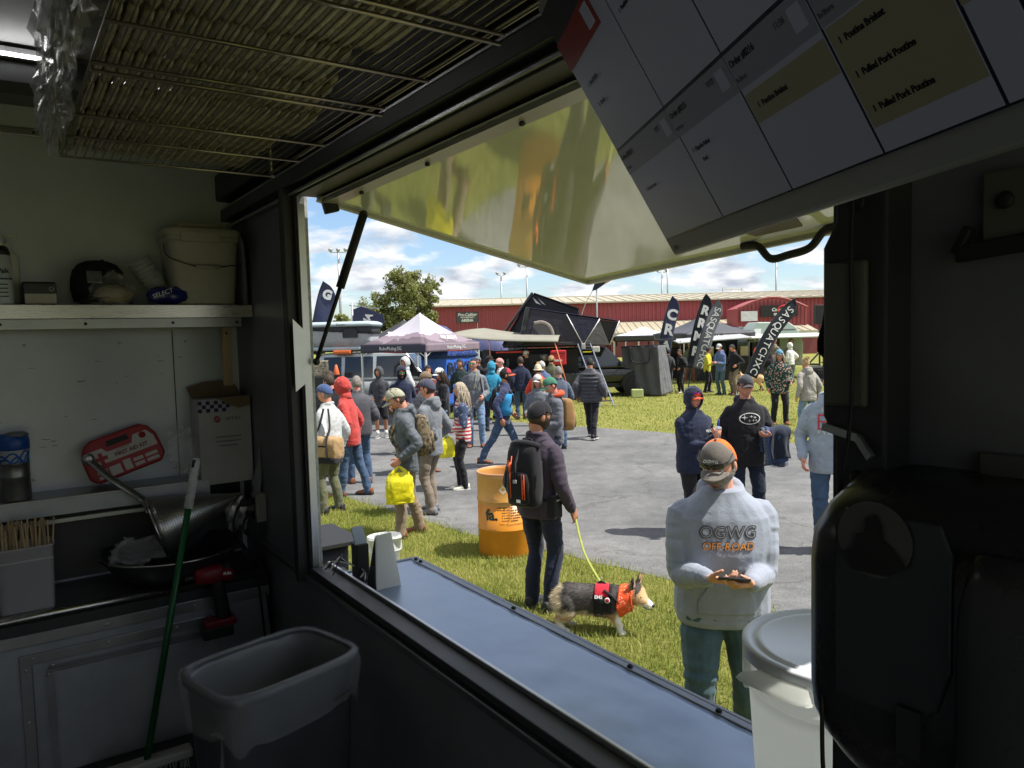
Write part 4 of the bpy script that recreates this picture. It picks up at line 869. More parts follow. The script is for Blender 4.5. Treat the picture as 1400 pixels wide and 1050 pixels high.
# --- worktop
WZ = 1.356
t = tk('steel_pan', 'round dark steel pan on the worktop under the conical strainer', 'pan', .575, 3.465, WZ)
MB().lathe([(.16, 0), (.235, .06), (.275, .115), (.285, .118), (.285, .124), (.27, .124), (.225, .07), (.15, .012)], 36).obj('bowl', M('pan_steel', (0.16, 0.165, 0.17), rough=.35, metal=.8, var=.2, vs=6), t)
MB().tube([(.283*math.cos(a), .283*math.sin(a), .122) for a in [2*math.pi*i/40 for i in range(40)]], .004, 6, close=True).obj('rim', STEEL, t)
t = tk('conical_strainer', 'perforated steel cone strainer resting across the pan, handle up against the wall', 'strainer', .52, 3.42, 1.585)
PERF = bpy.data.materials.new('perforated'); PERF.use_nodes = True
_t = PERF.node_tree; _b = _t.nodes['Principled BSDF']; _b.inputs['Metallic'].default_value = .9; _b.inputs['Roughness'].default_value = .35; _b.inputs['Base Color'].default_value = (.42, .42, .41, 1)
tip = V(.335, -.05, .10); axis = (tip-V(0, 0, 0)).normalized(); q_ = axis.to_track_quat('Z', 'Y').to_matrix()
def cone(t_, a, off=0): rr = (.125)*(1-t_)**.92+.004+off; return q_ @ V(rr*math.cos(a), rr*math.sin(a), 0)+tip*t_
mb = MB(); mb.loft([[cone(i/14, 2*math.pi*j/36) for j in range(36)] for i in range(15)]); mb.obj('cone', PERF, t)
hm = MB()
for i in range(34):
    tt = .04+.92*i/34; rr = .125*(1-tt)**.92; k = max(6, int(2*math.pi*rr/.0075))
    for j in range(k):
        a = 2*math.pi*(j+.5*(i % 2))/k; c = cone(tt, a, .0006); nrm = (c-tip*tt).normalized(); x = nrm.orthogonal().normalized(); y = nrm.cross(x)
        hm.add([c+x*.0021*math.cos(s)+y*.0021*math.sin(s) for s in [i_*math.pi/3 for i_ in range(6)]], [tuple(range(6))])
o = hm.obj('perforation', BLACK, t, False); o['kind'] = 'stuff'
mb = MB()
for a in (.7, 2.8, 4.9): mb.tube([cone(i/8, a, .003) for i in range(9)], .003, 5)
mb.obj('brace', STEEL, t)
MB().tube([cone(0, 2*math.pi*i/36, .004) for i in range(36)], .006, 6, close=True).obj('rim', STEEL, t)
MB().ball(tip, .008, 8, 6).obj('tip', STEEL, t)
MB().tube(bez([cone(0, 2.4, .0), V(-.05, .02, .12), V(-.16, .06, .22), V(-.23, .09, .30)], 8), [(.017, .006)]*25, 8).obj('handle', STEELD, t)
MB().ball((-.232, .09, .302), (.024, .012, .024), 12, 8).obj('handle_end', STEELD, t)
t = tk('plastic_bag', 'torn clear plastic bag crumpled in the steel pan', 'bag', .43, 3.40, 1.47)
crumple('bag', t, (0, 0, .03), (.10, .08, .05), 41, CLEAR, 28, 18, .45, 3.4)
t = tk('skewer_tub', 'milky plastic tub filled with pale wooden skewers on the worktop', 'tub', .045, 3.38, WZ)
TUBM = M('tub_plastic', (0.55, 0.53, 0.56), rough=.3, var=.06, alpha=.55, spec=.5)
MB().loft([[V(p.x, p.y, z) for p in ell(w, w*.75, 28, 6)] for w, z in ((.088, 0), (.09, .01), (.096, .24), (.10, .243), (.10, .25), (.094, .25), (.086, .012))]).obj('tub', TUBM, t)
MB().loft([[V(p.x, p.y, z) for p in ell(w, w*.75, 28, 6)] for w, z in ((.075, .015), (.078, .13))]).obj('pink_contents', M('pink_content', (0.30, 0.13, 0.12), rough=.6, var=.2), t)
MB().box((0, -.0735, .20), (.185, .002, .006)).obj('tub_ridge', TUBM, t, False)
skm = MB().tube([(0, 0, 0), (0, 0, .30)], .0034, 6).mesh('skewer', WOOD)
for i in range(46):
    o = link('skewer', skm, t); o.location = (rr_.uniform(-.08, .08), rr_.uniform(-.055, .055), .02+rr_.uniform(0, .03)); o.rotation_euler = (rr_.uniform(-.08, .08), rr_.uniform(-.1, .1), 0)
t = tk('impact_driver', 'red and black cordless impact driver hanging at the worktop edge', 'power tool', .685, 3.20, 1.17)
DR = M('tool_red', lin((118, 20, 30)), rough=.5, var=.15); DB = M('tool_black', (0.015, 0.015, 0.017), rough=.55, var=.2)
MB().loft([[V(x, p.y, p.x+.235) for p in ell(r_, r_*.9, 20, 2.6)] for x, r_ in ((-.075, .02), (-.07, .032), (-.02, .038), (.03, .037), (.036, .034))]).obj('motor_housing', DR, t)
MB().loft([[V(x, p.y, p.x+.235) for p in ell(r_, r_*.92, 16, 2.6)] for x, r_ in ((.03, .040), (.055, .042), (.066, .036))]).obj('rear_cap', DB, t)
MB().lathe([(.026, 0), (.026, .003)], 20).obj('badge', DR, t, mtx=Matrix.Translation((.045, -.036, .235)) @ Matrix.Rotation(math.pi/2, 4, 'X'))
text('lettering', 'FUEL', .015, WHT, t, frame((.045, -.0395, .238), (1, 0, 0), (0, 0, 1)), offset=.0005)
MB().tube(bez([(.01, 0, .21), (.018, 0, .15), (.026, 0, .09), (.03, 0, .05)], 6), [(.022, .028)]*19, 12).obj('grip', DB, t)
MB().box((.015, 0, .035), (.12, .075, .03)).obj('foot', DR, t, False, bevel=.008)
MB().box((.0, 0, .0), (.12, .08, .05)).obj('battery', DB, t, False, bevel=.008)
MB().tube([(-.07, 0, .235), (-.11, 0, .235)], .012, 10).obj('chuck', DARKM, t)
MB().box((.02, .062, .06), (.05, .06, .02)).obj('hanging_hook', ALU, t, False)
t = tk('scrub_broom', 'floor brush with green handle and white textured grip leaning on the worktop', 'broom', .40, 3.06, ZF)
g0 = V(-.02, 0, .06); g1 = V(.235, .10, 1.175); ax = (g1-g0).normalized()
MB().tube([g0, g1-ax*.19], .0125, 12).obj('handle', M('handle_green', lin((16, 84, 44)), rough=.35, var=.08), t)
gp = MB().tube([g1-ax*.20, g1-ax*.02, g1], [.0165, .0165, .013], 14).obj('grip', M('grip_white', (0.55, 0.56, 0.58), rough=.6, var=.06), t)
q2 = ax.to_track_quat('Z', 'Y').to_matrix()
for i in range(13):
    for j in range(9):
        a = 2*math.pi*(j+.5*(i % 2))/9; MB().ball(g1-ax*(.19-i*.0115)+q2 @ V(.0165*math.cos(a), .0165*math.sin(a), 0), (.0036, .0036, .0036), 5, 4).obj('grip_knob', M('grip_white', ()), gp) if i % 1 == 0 and math.sin(a+.2) > -.9 and (q2 @ V(math.cos(a), math.sin(a), 0)).y < .3 else None
MB().box((.0, 0, 0), (.006, .026, .03)).obj('hang_hole', BLACK, gp, False, mtx=Matrix.Translation(g1-ax*.022+V(-.004, -.011, 0)) @ ax.to_track_quat('Z', 'Y').to_matrix().to_4x4())
MB().box((-.03, 0, .055), (.34, .06, .035)).obj('brush_block', M('block_white', (0.4, 0.4, 0.4), rough=.5), t, False, bevel=.008)
bb = MB()
for i in range(60): bb.bar((-.19+i*.0054, rr_.uniform(-.025, .025), .04), (-.195+i*.0055, rr_.uniform(-.04, .04), .0), .003)
o = bb.obj('bristles', M('bristle', (0.35, 0.35, 0.33), rough=.7), t, False); o['kind'] = 'stuff'

# --- waste bin
t = tk('waste_bin', 'tall grey rectangular waste bin lined with a clear bag on the truck floor', 'bin', .60, 2.13, ZF, rz=R(14))
BN = M('bin_grey', (0.05, 0.054, 0.062), rough=.5, var=.15, vs=5, bump=.05, bs=60); BH = .72
def br_(w, d, z, n=40, e=5): return [V(p.x, p.y, z) for p in ell(w, d, n, e)]
MB().loft([br_(.165, .115, 0), br_(.17, .12, .01), br_(.205, .152, BH-.03), br_(.205, .152, BH-.028), br_(.216, .163, BH-.025), br_(.218, .165, BH), br_(.200, .147, BH), br_(.16, .11, .03)]).obj('body', BN, t)
LN = M('liner_film', (0.55, 0.57, 0.60), rough=.12, var=0, alpha=.20, spec=1.0, bump=.4, bs=18)
def liner(u, v):
    a = 2*math.pi*u; prof = [(.172, .120, .45), (.190, .138, BH-.03), (.207, .154, BH+.009), (.223, .170, BH+.002), (.223, .170, BH-.03), (.214, .163, BH-.09), (.212, .160, BH-.14)]
    x = v*(len(prof)-1); i = min(int(x), len(prof)-2); f = x-i; w, d, z = [prof[i][k]*(1-f)+prof[i+1][k]*f for k in range(3)]
    ca_, sa_ = math.cos(a), math.sin(a); wr = .005*mnoise.noise(V(ca_*5, sa_*5, v*6))*(1.6 if v > .55 else .4)
    return V((w+wr)*math.copysign(abs(ca_)**.4, ca_), (d+wr)*math.copysign(abs(sa_)**.4, sa_), z-(.05*mnoise.noise(V(ca_*2, sa_*2, 9)) if v > .9 else 0))
MB().grid(liner, 90, 26).obj('liner', LN, t)
MB().grid(lambda u, v: V(-.20-.03*u-.05*v*u, -.09+.05*math.sin(5*u)*v-.05*u, BH-.10-.42*v+.02*math.sin(9*u)), 14, 16).obj('liner_tail', LN, t)
crumple('rubbish', t, (.03, .0, .50), (.12, .08, .06), 61, M('rubbish_paper', (0.4, 0.4, 0.4), rough=.6, var=.3), 22, 14, .4)

# --- bucket on the counter, card stands
t = tk('round_tub', 'tall translucent white plastic tub with lid standing on the serving counter', 'tub', 1.175, .73, 1.455); t.scale = (1.16, 1.16, .83)
TW = M('tub_white', (0.78, 0.80, 0.76), rough=.4, var=.03, spec=.4)
_n = TW.node_tree; _tr = _n.nodes.new('ShaderNodeBsdfTranslucent'); _tr.inputs[0].default_value = (.95, .96, .93, 1); _mx = _n.nodes.new('ShaderNodeMixShader'); _mx.inputs[0].default_value = .8
_n.links.new(_n.nodes['Principled BSDF'].outputs[0], _mx.inputs[1]); _n.links.new(_tr.outputs[0], _mx.inputs[2]); _n.links.new(_mx.outputs[0], _n.nodes['Material Output'].inputs[0])
TWL = M('tub_lid', (0.72, 0.75, 0.78), rough=.3, var=.04, spec=.5)
MB().lathe([(.112, 0), (.118, .006), (.131, .30), (.131, .325), (.136, .327), (.136, .333), (.131, .336), (.131, .40)], 56).obj('body', TW, t)
MB().lathe([(.138, .388), (.141, .392), (.142, .418), (.139, .422), (.132, .423), (.129, .417), (.122, .416), (.119, .421), (.112, .421), (.108, .417), (.02, .418), (.001, .418)], 56).obj('lid', TWL, t)
MB().loft([[V(-.142+.0*0-.0+dx, 0, 0)+V(math.cos(a)*p.x, p.y, z) for p, a in [(p, 0) for p in ell(w, h, 16, 3)]] for dx, z, w, h in ((.0, .376, .006, .04), (-.012, .380, .012, .055), (-.022, .388, .016, .058), (-.018, .394, .012, .055), (0, .398, .006, .04))]).obj('ear', TW, t)
MB().box((-.09, .095, .36), (.02, .02, .09), (0, 0, .8)).obj('rim_clip', TW, t, False, bevel=.004)
for k in range(5): MB().bar((-.02+.012*k, -.03-.01*k, .4195), (.03+.008*k, .0-.012*k, .4195), .0025, .001).obj('moulded_mark', WHT, t, False)
t = tk('card_stand', 'small black box stand with pale blue card top on the counter end', 'card stand', 1.075, 2.60, 1.453)
MB().box((0, 0, .07), (.045, .06, .14)).obj('stand', BLACK, t, False, bevel=.002)
MB().box((0, .004, .165), (.047, .006, .075), (-.55, 0, 0)).obj('card', M('blue_card', (0.36, 0.42, 0.52), rough=.5, var=.05), t, False, bevel=.002)
t = tk('tent_card', 'folded white tent card with its inner side coloured as shade standing on the counter', 'tent card', 1.12, 2.45, 1.453)
WP = M('white_card', (0.82, 0.82, 0.80), rough=.5, var=.04)
_n = WP.node_tree; _tr = _n.nodes.new('ShaderNodeBsdfTranslucent'); _tr.inputs[0].default_value = (.85, .85, .83, 1); _mx = _n.nodes.new('ShaderNodeMixShader'); _mx.inputs[0].default_value = .5
_n.links.new(_n.nodes['Principled BSDF'].outputs[0], _mx.inputs[1]); _n.links.new(_tr.outputs[0], _mx.inputs[2]); _n.links.new(_mx.outputs[0], _n.nodes['Material Output'].inputs[0])
MB().add([(-.05, 0, 0), (.05, .01, 0), (.03, .035, .19), (-.03, .03, .19)], [(0, 1, 2, 3)]).obj('front_leaf', WP, t, False, solid=.002)
MB().add([(-.05, .072, 0), (.05, .07, 0), (.03, .037, .19), (-.03, .033, .19)], [(0, 1, 2, 3)]).obj('rear_leaf', WP, t, False, solid=.002)
MB().add([(-.053, .0, 0), (-.053, .075, 0), (-.033, .034, .19)], [(0, 1, 2)]).obj('side_leaf', M('shaded_card', (0.04, 0.04, 0.045), var=.05), t, False, solid=.002)  # side towards the dim interior, its shade put into the colour
t = tk('cable_coil', 'tangle of thin black and white cable on the hatch sill', 'cable', 1.02, 2.62, 1.50)
for i in range(4): MB().tube(bez([(-.06, .08-.04*i, .0), (-.03+.01*i, .02, .03+.006*i), (.02, .0+.02*i, .015), (.05, -.06, .0), (.02, -.10-.02*i, -.01)], 6), .0028, 5).obj('cable', BLACK if i % 2 else WHT, t)
# ------------------------------------------------------------------ people
def skin(key, rgb): return M('skin_'+key, lin(rgb), rough=.55, var=.10, vs=14, spec=.35, bump=.05, bs=120)
SK = dict(fair=skin('fair', (206, 152, 128)), pink=skin('pink', (200, 138, 118)), tan=skin('tan', (168, 116, 88)))
HAIR = dict(brown=M('hair_brown', (0.045, 0.026, 0.015), rough=.6, var=.4, vs=40, stretch=(1, 1, .2), bump=.8, bs=90), black=M('hair_black', (0.012, 0.010, 0.009), rough=.6, var=.4, vs=40, bump=.8, bs=90),
            blond=M('hair_blond', (0.42, 0.29, 0.13), rough=.6, var=.4, vs=40, stretch=(1, 1, .2), bump=.8, bs=90), grey=M('hair_grey', (0.22, 0.20, 0.18), rough=.6, var=.4, vs=40, bump=.8, bs=90),
            ash=M('hair_ash', (0.36, 0.30, 0.22), rough=.6, var=.45, vs=30, stretch=(1, 1, .15), bump=.8, bs=90))
LENS = M('dark_lens', (0.01, 0.01, 0.012), rough=.08, var=0, spec=.9)
MIRR = M('green_lens', (0.05, 0.42, 0.22), rough=.08, metal=.8, var=0)
PURP = M('purple_lens', (0.30, 0.05, 0.42), rough=.1, metal=.7, var=0)
def smooth(a, b, x): t = min(1, max(0, (x-a)/(b-a))); return t*t*(3-2*t)
def gs_(x, s): return math.exp(-(x/s)**2)
def head_pt(d, off=0.0, feat=True):
    """surface of a head about its centre, face towards -y; d is a unit direction"""
    x, y, z = d.x*.077, d.y*.100, d.z*.118
    lo = max(0, -d.z)
    x *= 1-.30*smooth(.25, 1.0, lo)
    if d.y > 0: y *= 1-.42*smooth(.2, .95, lo)
    else: y *= .94; y -= .012*smooth(.3, .8, lo)*max(0, -d.y)
    if d.z > 0.5: z *= 1-.02*d.z
    x *= 1-.06*smooth(.3, 1, d.z)*1.0
    if feat and d.y < 0:
        f = smooth(0, .5, -d.y)
        ax_ = abs(x)
        y -= f*(.026*gs_(x, .0125)*gs_(z+.020, .016)+.015*gs_(x, .009)*gs_(z-.004, .020))     # nose, bridge
        y += f*(.011*gs_(ax_-.031, .014)*gs_(z-.012, .012))                                  # sockets
        y -= f*(.005*gs_(ax_-.030, .020)*gs_(z-.032, .009))                                  # brow
        y -= f*(.006*gs_(ax_-.042, .018)*gs_(z+.020, .018))                                  # cheek
        y -= f*(.007*gs_(x, .022)*(gs_(z+.055, .006)+gs_(z+.067, .006)))                     # lips
        y += f*.006*gs_(x, .022)*gs_(z+.061, .003)
        y -= f*.011*gs_(x, .020)*gs_(z+.096, .014)                                           # chin
    return Vector((x, y, z))+d*off
def dirs(nu, nv):
    for i in range(nv+1):
        t = -math.pi/2+math.pi*i/nv
        for j in range(nu): a = 2*math.pi*j/nu; yield Vector((math.cos(t)*math.sin(a), -math.cos(t)*math.cos(a), math.sin(t)))
def head_shell(mask, off, nu=44, nv=34, feat=False, wob=0.0, fr=30, fn=None):
    """patch of the head surface, offset outwards, where mask(direction) holds"""
    D = list(dirs(nu, nv)); mb = MB(); P = []
    for d in D:
        o = off(d) if callable(off) else off
        p = head_pt(d, o+wob*mnoise.noise(d*fr), feat); P.append(fn(p, d) if fn else p)
    F = []
    for i in range(nv):
        for j in range(nu):
            q = (i*nu+j, i*nu+(j+1) % nu, (i+1)*nu+(j+1) % nu, (i+1)*nu+j)
            if mask((D[q[0]]+D[q[1]]+D[q[2]]+D[q[3]]).normalized()): F.append(q)
    mb.add(P, F); return mb
def ik(a, b, l1, l2, pole):
    a = Vector(a); b = Vector(b); d = b-a; L = min(d.length, (l1+l2)*.999); d.normalize(); b = a+d*L
    c = (l1*l1-l2*l2+L*L)/(2*L); h = math.sqrt(max(0, l1*l1-c*c)); p = Vector(pole); p = p-d*p.dot(d)
    p = p.normalized() if p.length > 1e-6 else d.orthogonal().normalized()
    return a+d*c+p*h, b
def limb(mb, pts, rad, n=12, seed=0, amp=.05, sub=6, e=None):
    """smooth tapered limb with slightly uneven (creased) thickness"""
    P = bez(pts, sub); m = len(P); k = len(rad)-1; R_ = []
    for i in range(m):
        x = i/(m-1)*k; a = min(int(x), k-1); f = x-a; r = rad[a]*(1-f)+rad[a+1]*f
        R_.append(r*(1+amp*mnoise.noise(Vector((i*.9, seed*5.1, 0)))))
    mb.tube(P, R_, n); mb.ball(P[0], R_[0]*.98, n, 8); mb.ball(P[-1], R_[-1]*.98, n, 6)
def hand(mb, w, d, nrm, side, curl=.5, s=1.0, spread=.12):
    """palm with five separate fingers; d: direction of the fingers, nrm: palm side"""
    d = Vector(d).normalized(); nrm = Vector(nrm); nrm = (nrm-d*nrm.dot(d)).normalized(); x = d.cross(nrm)*side     # x points to the thumb side
    w = Vector(w)
    rings = []
    for t, hw, ht in ((-.02, .026, .021), (.02, .032, .018), (.06, .041, .015), (.088, .040, .013)): 
        c = w+d*t*s; rings.append([c+x*p.x*s+nrm*p.y*s for p in ell(hw, ht, 12, 2.6)])
    mb.loft(rings)
    for k, (ox, L) in enumerate(((.029, .070), (.0095, .078), (-.010, .072), (-.028, .056))):
        b = w+(d*.082+x*ox)*s; dd = (d+x*ox*spread*8).normalized(); P = [b-dd*.012*s, b]; ang = 0; r0 = (.0088-.0007*k)*s
        for sgm, fr in ((.45, .7), (.32, 1.0), (.23, .8)):
            ang += curl*fr; v = dd*math.cos(ang)+nrm*math.sin(ang); P.append(P[-1]+v*L*sgm*s)
        mb.tube(P, [r0*1.1, r0*1.08, r0, r0*.92, r0*.72], 8); mb.ball(P[-1], r0*.78, 8, 6)
    b = w+(d*.022+x*.026)*s; v1 = (d*.62+x*.72+nrm*.32).normalized(); v2 = (d*.85+x*.25+nrm*(.30+.3*curl)).normalized(); v3 = (d*.9+nrm*(.3+.4*curl)).normalized()
    P = [b-v1*.015*s, b+v1*.018*s, b+v1*.036*s]; P.append(P[-1]+v2*.030*s); P.append(P[-1]+v3*.022*s)
    mb.tube(P, [.014*s, .014*s, .0115*s, .010*s, .0078*s], 8); mb.ball(P[-1], .0082*s, 8, 6)
def remesh(o, vox, it=2, fac=.5, wr=0.0, size=.16, tex='wrinkle'):
    m = o.modifiers.new('remesh', 'REMESH'); m.mode = 'VOXEL'; m.voxel_size = vox; m.use_smooth_shade = True; m.adaptivity = 0
    if it: m = o.modifiers.new('smooth', 'SMOOTH'); m.factor = fac; m.iterations = it
    if wr:
        if tex not in bpy.data.textures:
            tx = bpy.data.textures.new(tex, 'CLOUDS'); tx.noise_scale = .125; tx.noise_depth = 2; tx.noise_type = 'HARD_NOISE'
        m = o.modifiers.new('folds', 'DISPLACE'); m.texture = bpy.data.textures[tex]; m.texture_coords = 'LOCAL'; m.strength = wr*.85; m.mid_level = .45
    return o
def shrink(o, target, off=.004, axis='y'):
    m = o.modifiers.new('lay', 'SHRINKWRAP'); m.target = target; m.wrap_method = 'PROJECT'; m.use_project_x = axis == 'x'; m.use_project_y = axis == 'y'; m.use_project_z = axis == 'z'
    m.use_positive_direction = True; m.use_negative_direction = True; m.project_limit = .25; m.offset = off
    return o
class P_: pass
def person(x, y, h, face, label, top, pants, shoes, sk='fair', bulk=1.0, lean=0.0, hyaw=0.0, hpitch=0.0, feet=((.11, 0), (-.11, 0)), armL=None, armR=None, curl=.5,
           hand_dirL=None, hand_dirR=None, palmL=None, palmR=None, jacket=None, hood=None, hood_mat=None, cap=None, capback=False, beanie=None, hair='brown', hairstyle='short', beard=None, glasses=None, glasses_on='eyes',
           shorts=None, socks=None, vox=None, zip_=None, long_len=.25, sole=None, collar=None, hem=.80, torso_w=1.0, puffy=False, belt=False, group='visitors walking and standing around the show', z0=0.0, wr=None, belly=0.0):
    s = h/1.75; dist = math.hypot(x, y); vox = vox or (.0062 if dist < 5 else .0085 if dist < 9.5 else .0115 if dist < 19 else .017)
    vox /= s
    rt = thing('person', label, 'person', (x, y, z0), R(face), group); rt.scale = (s, s, s)
    q = P_(); q.root = rt
    seed = int(abs(x*97+y*31)) % 97
    rv = random.Random(seed*13+7)
    if feet == ((.11, 0), (-.11, 0)): feet = ((.11+rv.uniform(-.03, .05), rv.uniform(-.10, .08)), (-.11-rv.uniform(-.03, .05), rv.uniform(-.08, .10)))
    if lean == 0: lean = rv.uniform(-3, 5)
    if hyaw == 0: hyaw = rv.uniform(-25, 25)
    if hpitch == 0: hpitch = rv.uniform(-4, 14)
    if armL is None and rv.random() < .75: armL = (rv.uniform(.14, .26), rv.uniform(-.24, -.02), rv.uniform(.88, 1.02))
    if armR is None and rv.random() < .75: armR = (-rv.uniform(.14, .26), rv.uniform(-.24, -.02), rv.uniform(.88, 1.02))
    lr = R(lean); piv = V(0, 0, .95)
    Rl = Matrix.Rotation(lr, 3, 'X')
    def tp(p): p = Vector(p); return piv+Rl @ (p-piv) if p.z > .95 else p
    bw = bulk*torso_w
    # ---- joints   (person's left is +x)
    sh = {1: tp((.172*bulk**.6, .005, 1.352)), -1: tp((-.172*bulk**.6, .005, 1.352))}
    wr_t = {1: armL or (.265*bulk**.5, -.02, .86), -1: armR or (-.265*bulk**.5, -.02, .86)}
    el, wri = {}, {}
    for sd in (1, -1): el[sd], wri[sd] = ik(sh[sd], wr_t[sd], .285, .255, (.35*sd, .8, -.25))
    hip = {1: V(.092, 0, .90), -1: V(-.092, 0, .90)}; kn, an = {}, {}
    for sd, (fx, fy, *fz) in zip((1, -1), feet): kn[sd], an[sd] = ik(hip[sd], V(fx, fy, .085+(fz[0] if fz else 0)), .425, .405, (.1*sd, -1, 0))
    neck = tp((0, .012, 1.49)); hp0 = tp((0, .015, 1.525))
    HR = (Matrix.Rotation(R(hyaw), 3, 'Z') @ Matrix.Rotation(R(hpitch)+lr*.3, 3, 'X')); HM = HR.to_4x4(); HM.translation = hp0+HR @ V(0, -.022, .107)
    q.HM = HM; q.tp = tp; q.el = el; q.wr = wri; q.sh = sh; q.kn = kn; q.an = an
    lk = 1.0 if shorts else .72
    # ---- body: one continuous mesh
    mb = MB()
    mb.loft([[tp(p) for p in ell(w*bw*.86, d*bw*.86, 16, 2.4, (0, 0, z))] for z, w, d in ((.80, .13, .10), (.92, .155, .11), (1.05, .145, .10), (1.2, .16, .11), (1.34, .165, .11), (1.43, .12, .085), (1.47, .07, .065))])
    limb(mb, [tp((0, .015, 1.42)), neck, hp0+HR @ V(0, .0, .05)], [.062, .057, .056], 14, seed, 0)
    N = 40 if vox*s < .01 else 28
    D = list(dirs(N, int(N*.8))); mb.add([HM @ head_pt(d) for d in D], [(i*N+j, i*N+(j+1) % N, (i+1)*N+(j+1) % N, (i+1)*N+j) for i in range(int(N*.8)) for j in range(N)])
    for sd in (1, -1): mb.ball(HM @ V(.078*sd, .012, -.008), (.011, .020, .032), 10, 8, HR @ Matrix.Rotation(.3*sd, 3, 'Z'))
    for sd in (1, -1):
        limb(mb, [sh[sd]+V(-.03*sd, 0, 0), sh[sd], el[sd], wri[sd]], [.045, .045, .042, .026], 10, seed, 0)
        fd = (wri[sd]-el[sd]).normalized(); dd = (hand_dirL if sd == 1 else hand_dirR) or fd; pn_ = (palmL if sd == 1 else palmR) or V(-sd, 0, 0)
        hand(mb, wri[sd], dd, pn_, -sd if True else sd, curl, 1.0)
        limb(mb, [hip[sd], kn[sd]+V(0, .01, .05), kn[sd], kn[sd]+(an[sd]-kn[sd])*.35+V(0, .018, 0), an[sd]], [.072*lk, .055*lk, .047*lk, .053*lk, .034], 12, seed, 0)
        mb.ball(an[sd]+V(0, -.05, -.045), (.035, .09, .03), 10, 6)
    q.body = remesh(mb.obj('body', SK[sk], rt), vox*.8, 2, .4)
    # face
    if hairstyle != 'none_face':
        em = M('eye_white', (0.62, 0.60, 0.57), rough=.2, var=0); ir = M('eye_iris', (0.03, 0.025, 0.02), rough=.1, var=0)
        if dist < 20:
            for sd in (1, -1):
                e_ = MB().ball(HM @ V(.031*sd, -.0755, .012), (.0125, .0115, .0085), 10, 8, HR).obj('eye', em, rt); MB().ball(HM @ V(.031*sd, -.0845, .011), (.0055, .004, .0055), 8, 6, HR).obj('iris', ir, e_)
                MB().tube([HM @ V(sd*a, -.090+abs(a-.032)*.25, b) for a, b in ((.014, .030), (.030, .035), (.046, .029))], .0035, 6).obj('eyebrow', HAIR[hair if hair in HAIR else 'brown'], rt)
            MB().tube([HM @ V(a*.024, -.1045+abs(a)*.010, -.061-.002*abs(a)) for a in (-1, -.5, 0, .5, 1)], [(.001), .004, .0045, .004, .001], 6, flat=.7).obj('mouth', M('lips', lin((150, 84, 78)), rough=.5, var=.05), rt)
    # ---- hair
    hm = HAIR[hair if hair in HAIR else 'brown']
    def hairmask(d):
        if d.y < -.25: return d.z > .62-.1*abs(d.x)
        if d.y < .15: return d.z > -.02-(.25 if abs(d.x) > .75 and d.y > -.1 else 0)
        return d.z > -.62
    if hairstyle in ('short', 'long', 'bun'):
        head_shell(hairmask, lambda d: .010+.008*max(0, d.z), wob=.006, fr=14).obj('hair', hm, rt, mtx=HM)
    if hairstyle == 'cropped':
        head_shell(hairmask, .004, wob=.002).obj('hair', hm, rt, mtx=HM)
    if hairstyle == 'long':
        mb = MB(); rg = random.Random(seed+3)
        for i in range(110):
            a = R(rg.uniform(55, 305)); d = V(math.sin(a), -math.cos(a), rg.uniform(-.1, .75)).normalized(); r0 = head_pt(d, .012, False); L = long_len*rg.uniform(.75, 1.1)
            out = V(r0.x, r0.y, 0).normalized(); wv = rg.uniform(0, 6)
            mid = V(r0.x*1.12, max(r0.y, -.03)*1.12, -.06); end = V(r0.x*1.25+rg.uniform(-.03, .03), max(r0.y*1.1+.02, .0)+rg.uniform(0, .03), -.10-L)
            P = bez([r0, mid+out*rg.uniform(.004, .02), (mid+end)/2+out*.02, end], 5)
            P = [p+V(.006*math.sin(k*.9+wv), .006*math.cos(k*1.1+wv), 0)*min(1, k/5) for k, p in enumerate(P)]
            mb.tube(P, [.011*(1-.75*(k/len(P))**2) for k in range(len(P))], 5)
        mb.obj('long_hair', hm, rt, mtx=HM)
    if hairstyle == 'bun':
        mb = MB(); rg = random.Random(seed)
        mb.ball((0, .085, .085), (.038, .035, .035), 12, 10)
        for i in range(40):
            d = Vector((rg.uniform(-1, 1), rg.uniform(-.6, 1), rg.uniform(-.3, 1))).normalized(); c = V(0, .085, .085)
            mb.tube(bez([c+d*.025, c+d*.05+V(0, 0, .006), c+d*.075*rg.uniform(.6, 1)+V(0, .01, -.02)], 4), [.007*(1-k/11) for k in range(9)], 5)
        mb.obj('hair_bun', hm, rt, mtx=HM)
    if beard:
        head_shell(lambda d: d.y < .12 and -.93 < d.z < -.22+.30*max(0, abs(d.x)-.3) and not (abs(d.x) < .22 and d.z > -.66 and d.z < -.44 and d.y < -.5), lambda d: .007, feat=True, wob=.005, fr=40).obj('beard', HAIR[beard], rt, mtx=HM)
    # ---- glasses
    if glasses:
        lens = {'dark': LENS, 'mirror': MIRR, 'purple': PURP}[glasses]; fm = BLACK
        zz, yy, tl = {'eyes': (.010, -.0985, 0), 'cap': (.052, -.118, .15), 'brim': (.068, -.108, .35)}[glasses_on]
        g_ = MB()
        gl = thing_part('sunglasses', rt, HM @ Matrix.Translation((0, yy, zz)) @ Matrix.Rotation(tl, 4, 'X'))
        for sd in (1, -1): MB().grid(lambda u, v: V(sd*(.005+.055*u), .020*u*u-.004*math.sin(math.pi*v), (.018-.004*u)*(1-2*v)*(1-.25*(2*v-1 > 0)*(1-u))), 6, 4).obj('lens', lens, gl, solid=.002)
        MB().tube(bez([(-.064, .022, .014), (-.03, .004, .019), (0, -.002, .014), (.03, .004, .019), (.064, .022, .014)], 5), .0028, 6).obj('frame', fm, gl)
        for sd in (1, -1): MB().tube([(.064*sd, .022, .012), (.078*sd, .05, .010), (.080*sd, .115, .002)], .003, 6).obj('temple_arm', fm, gl)
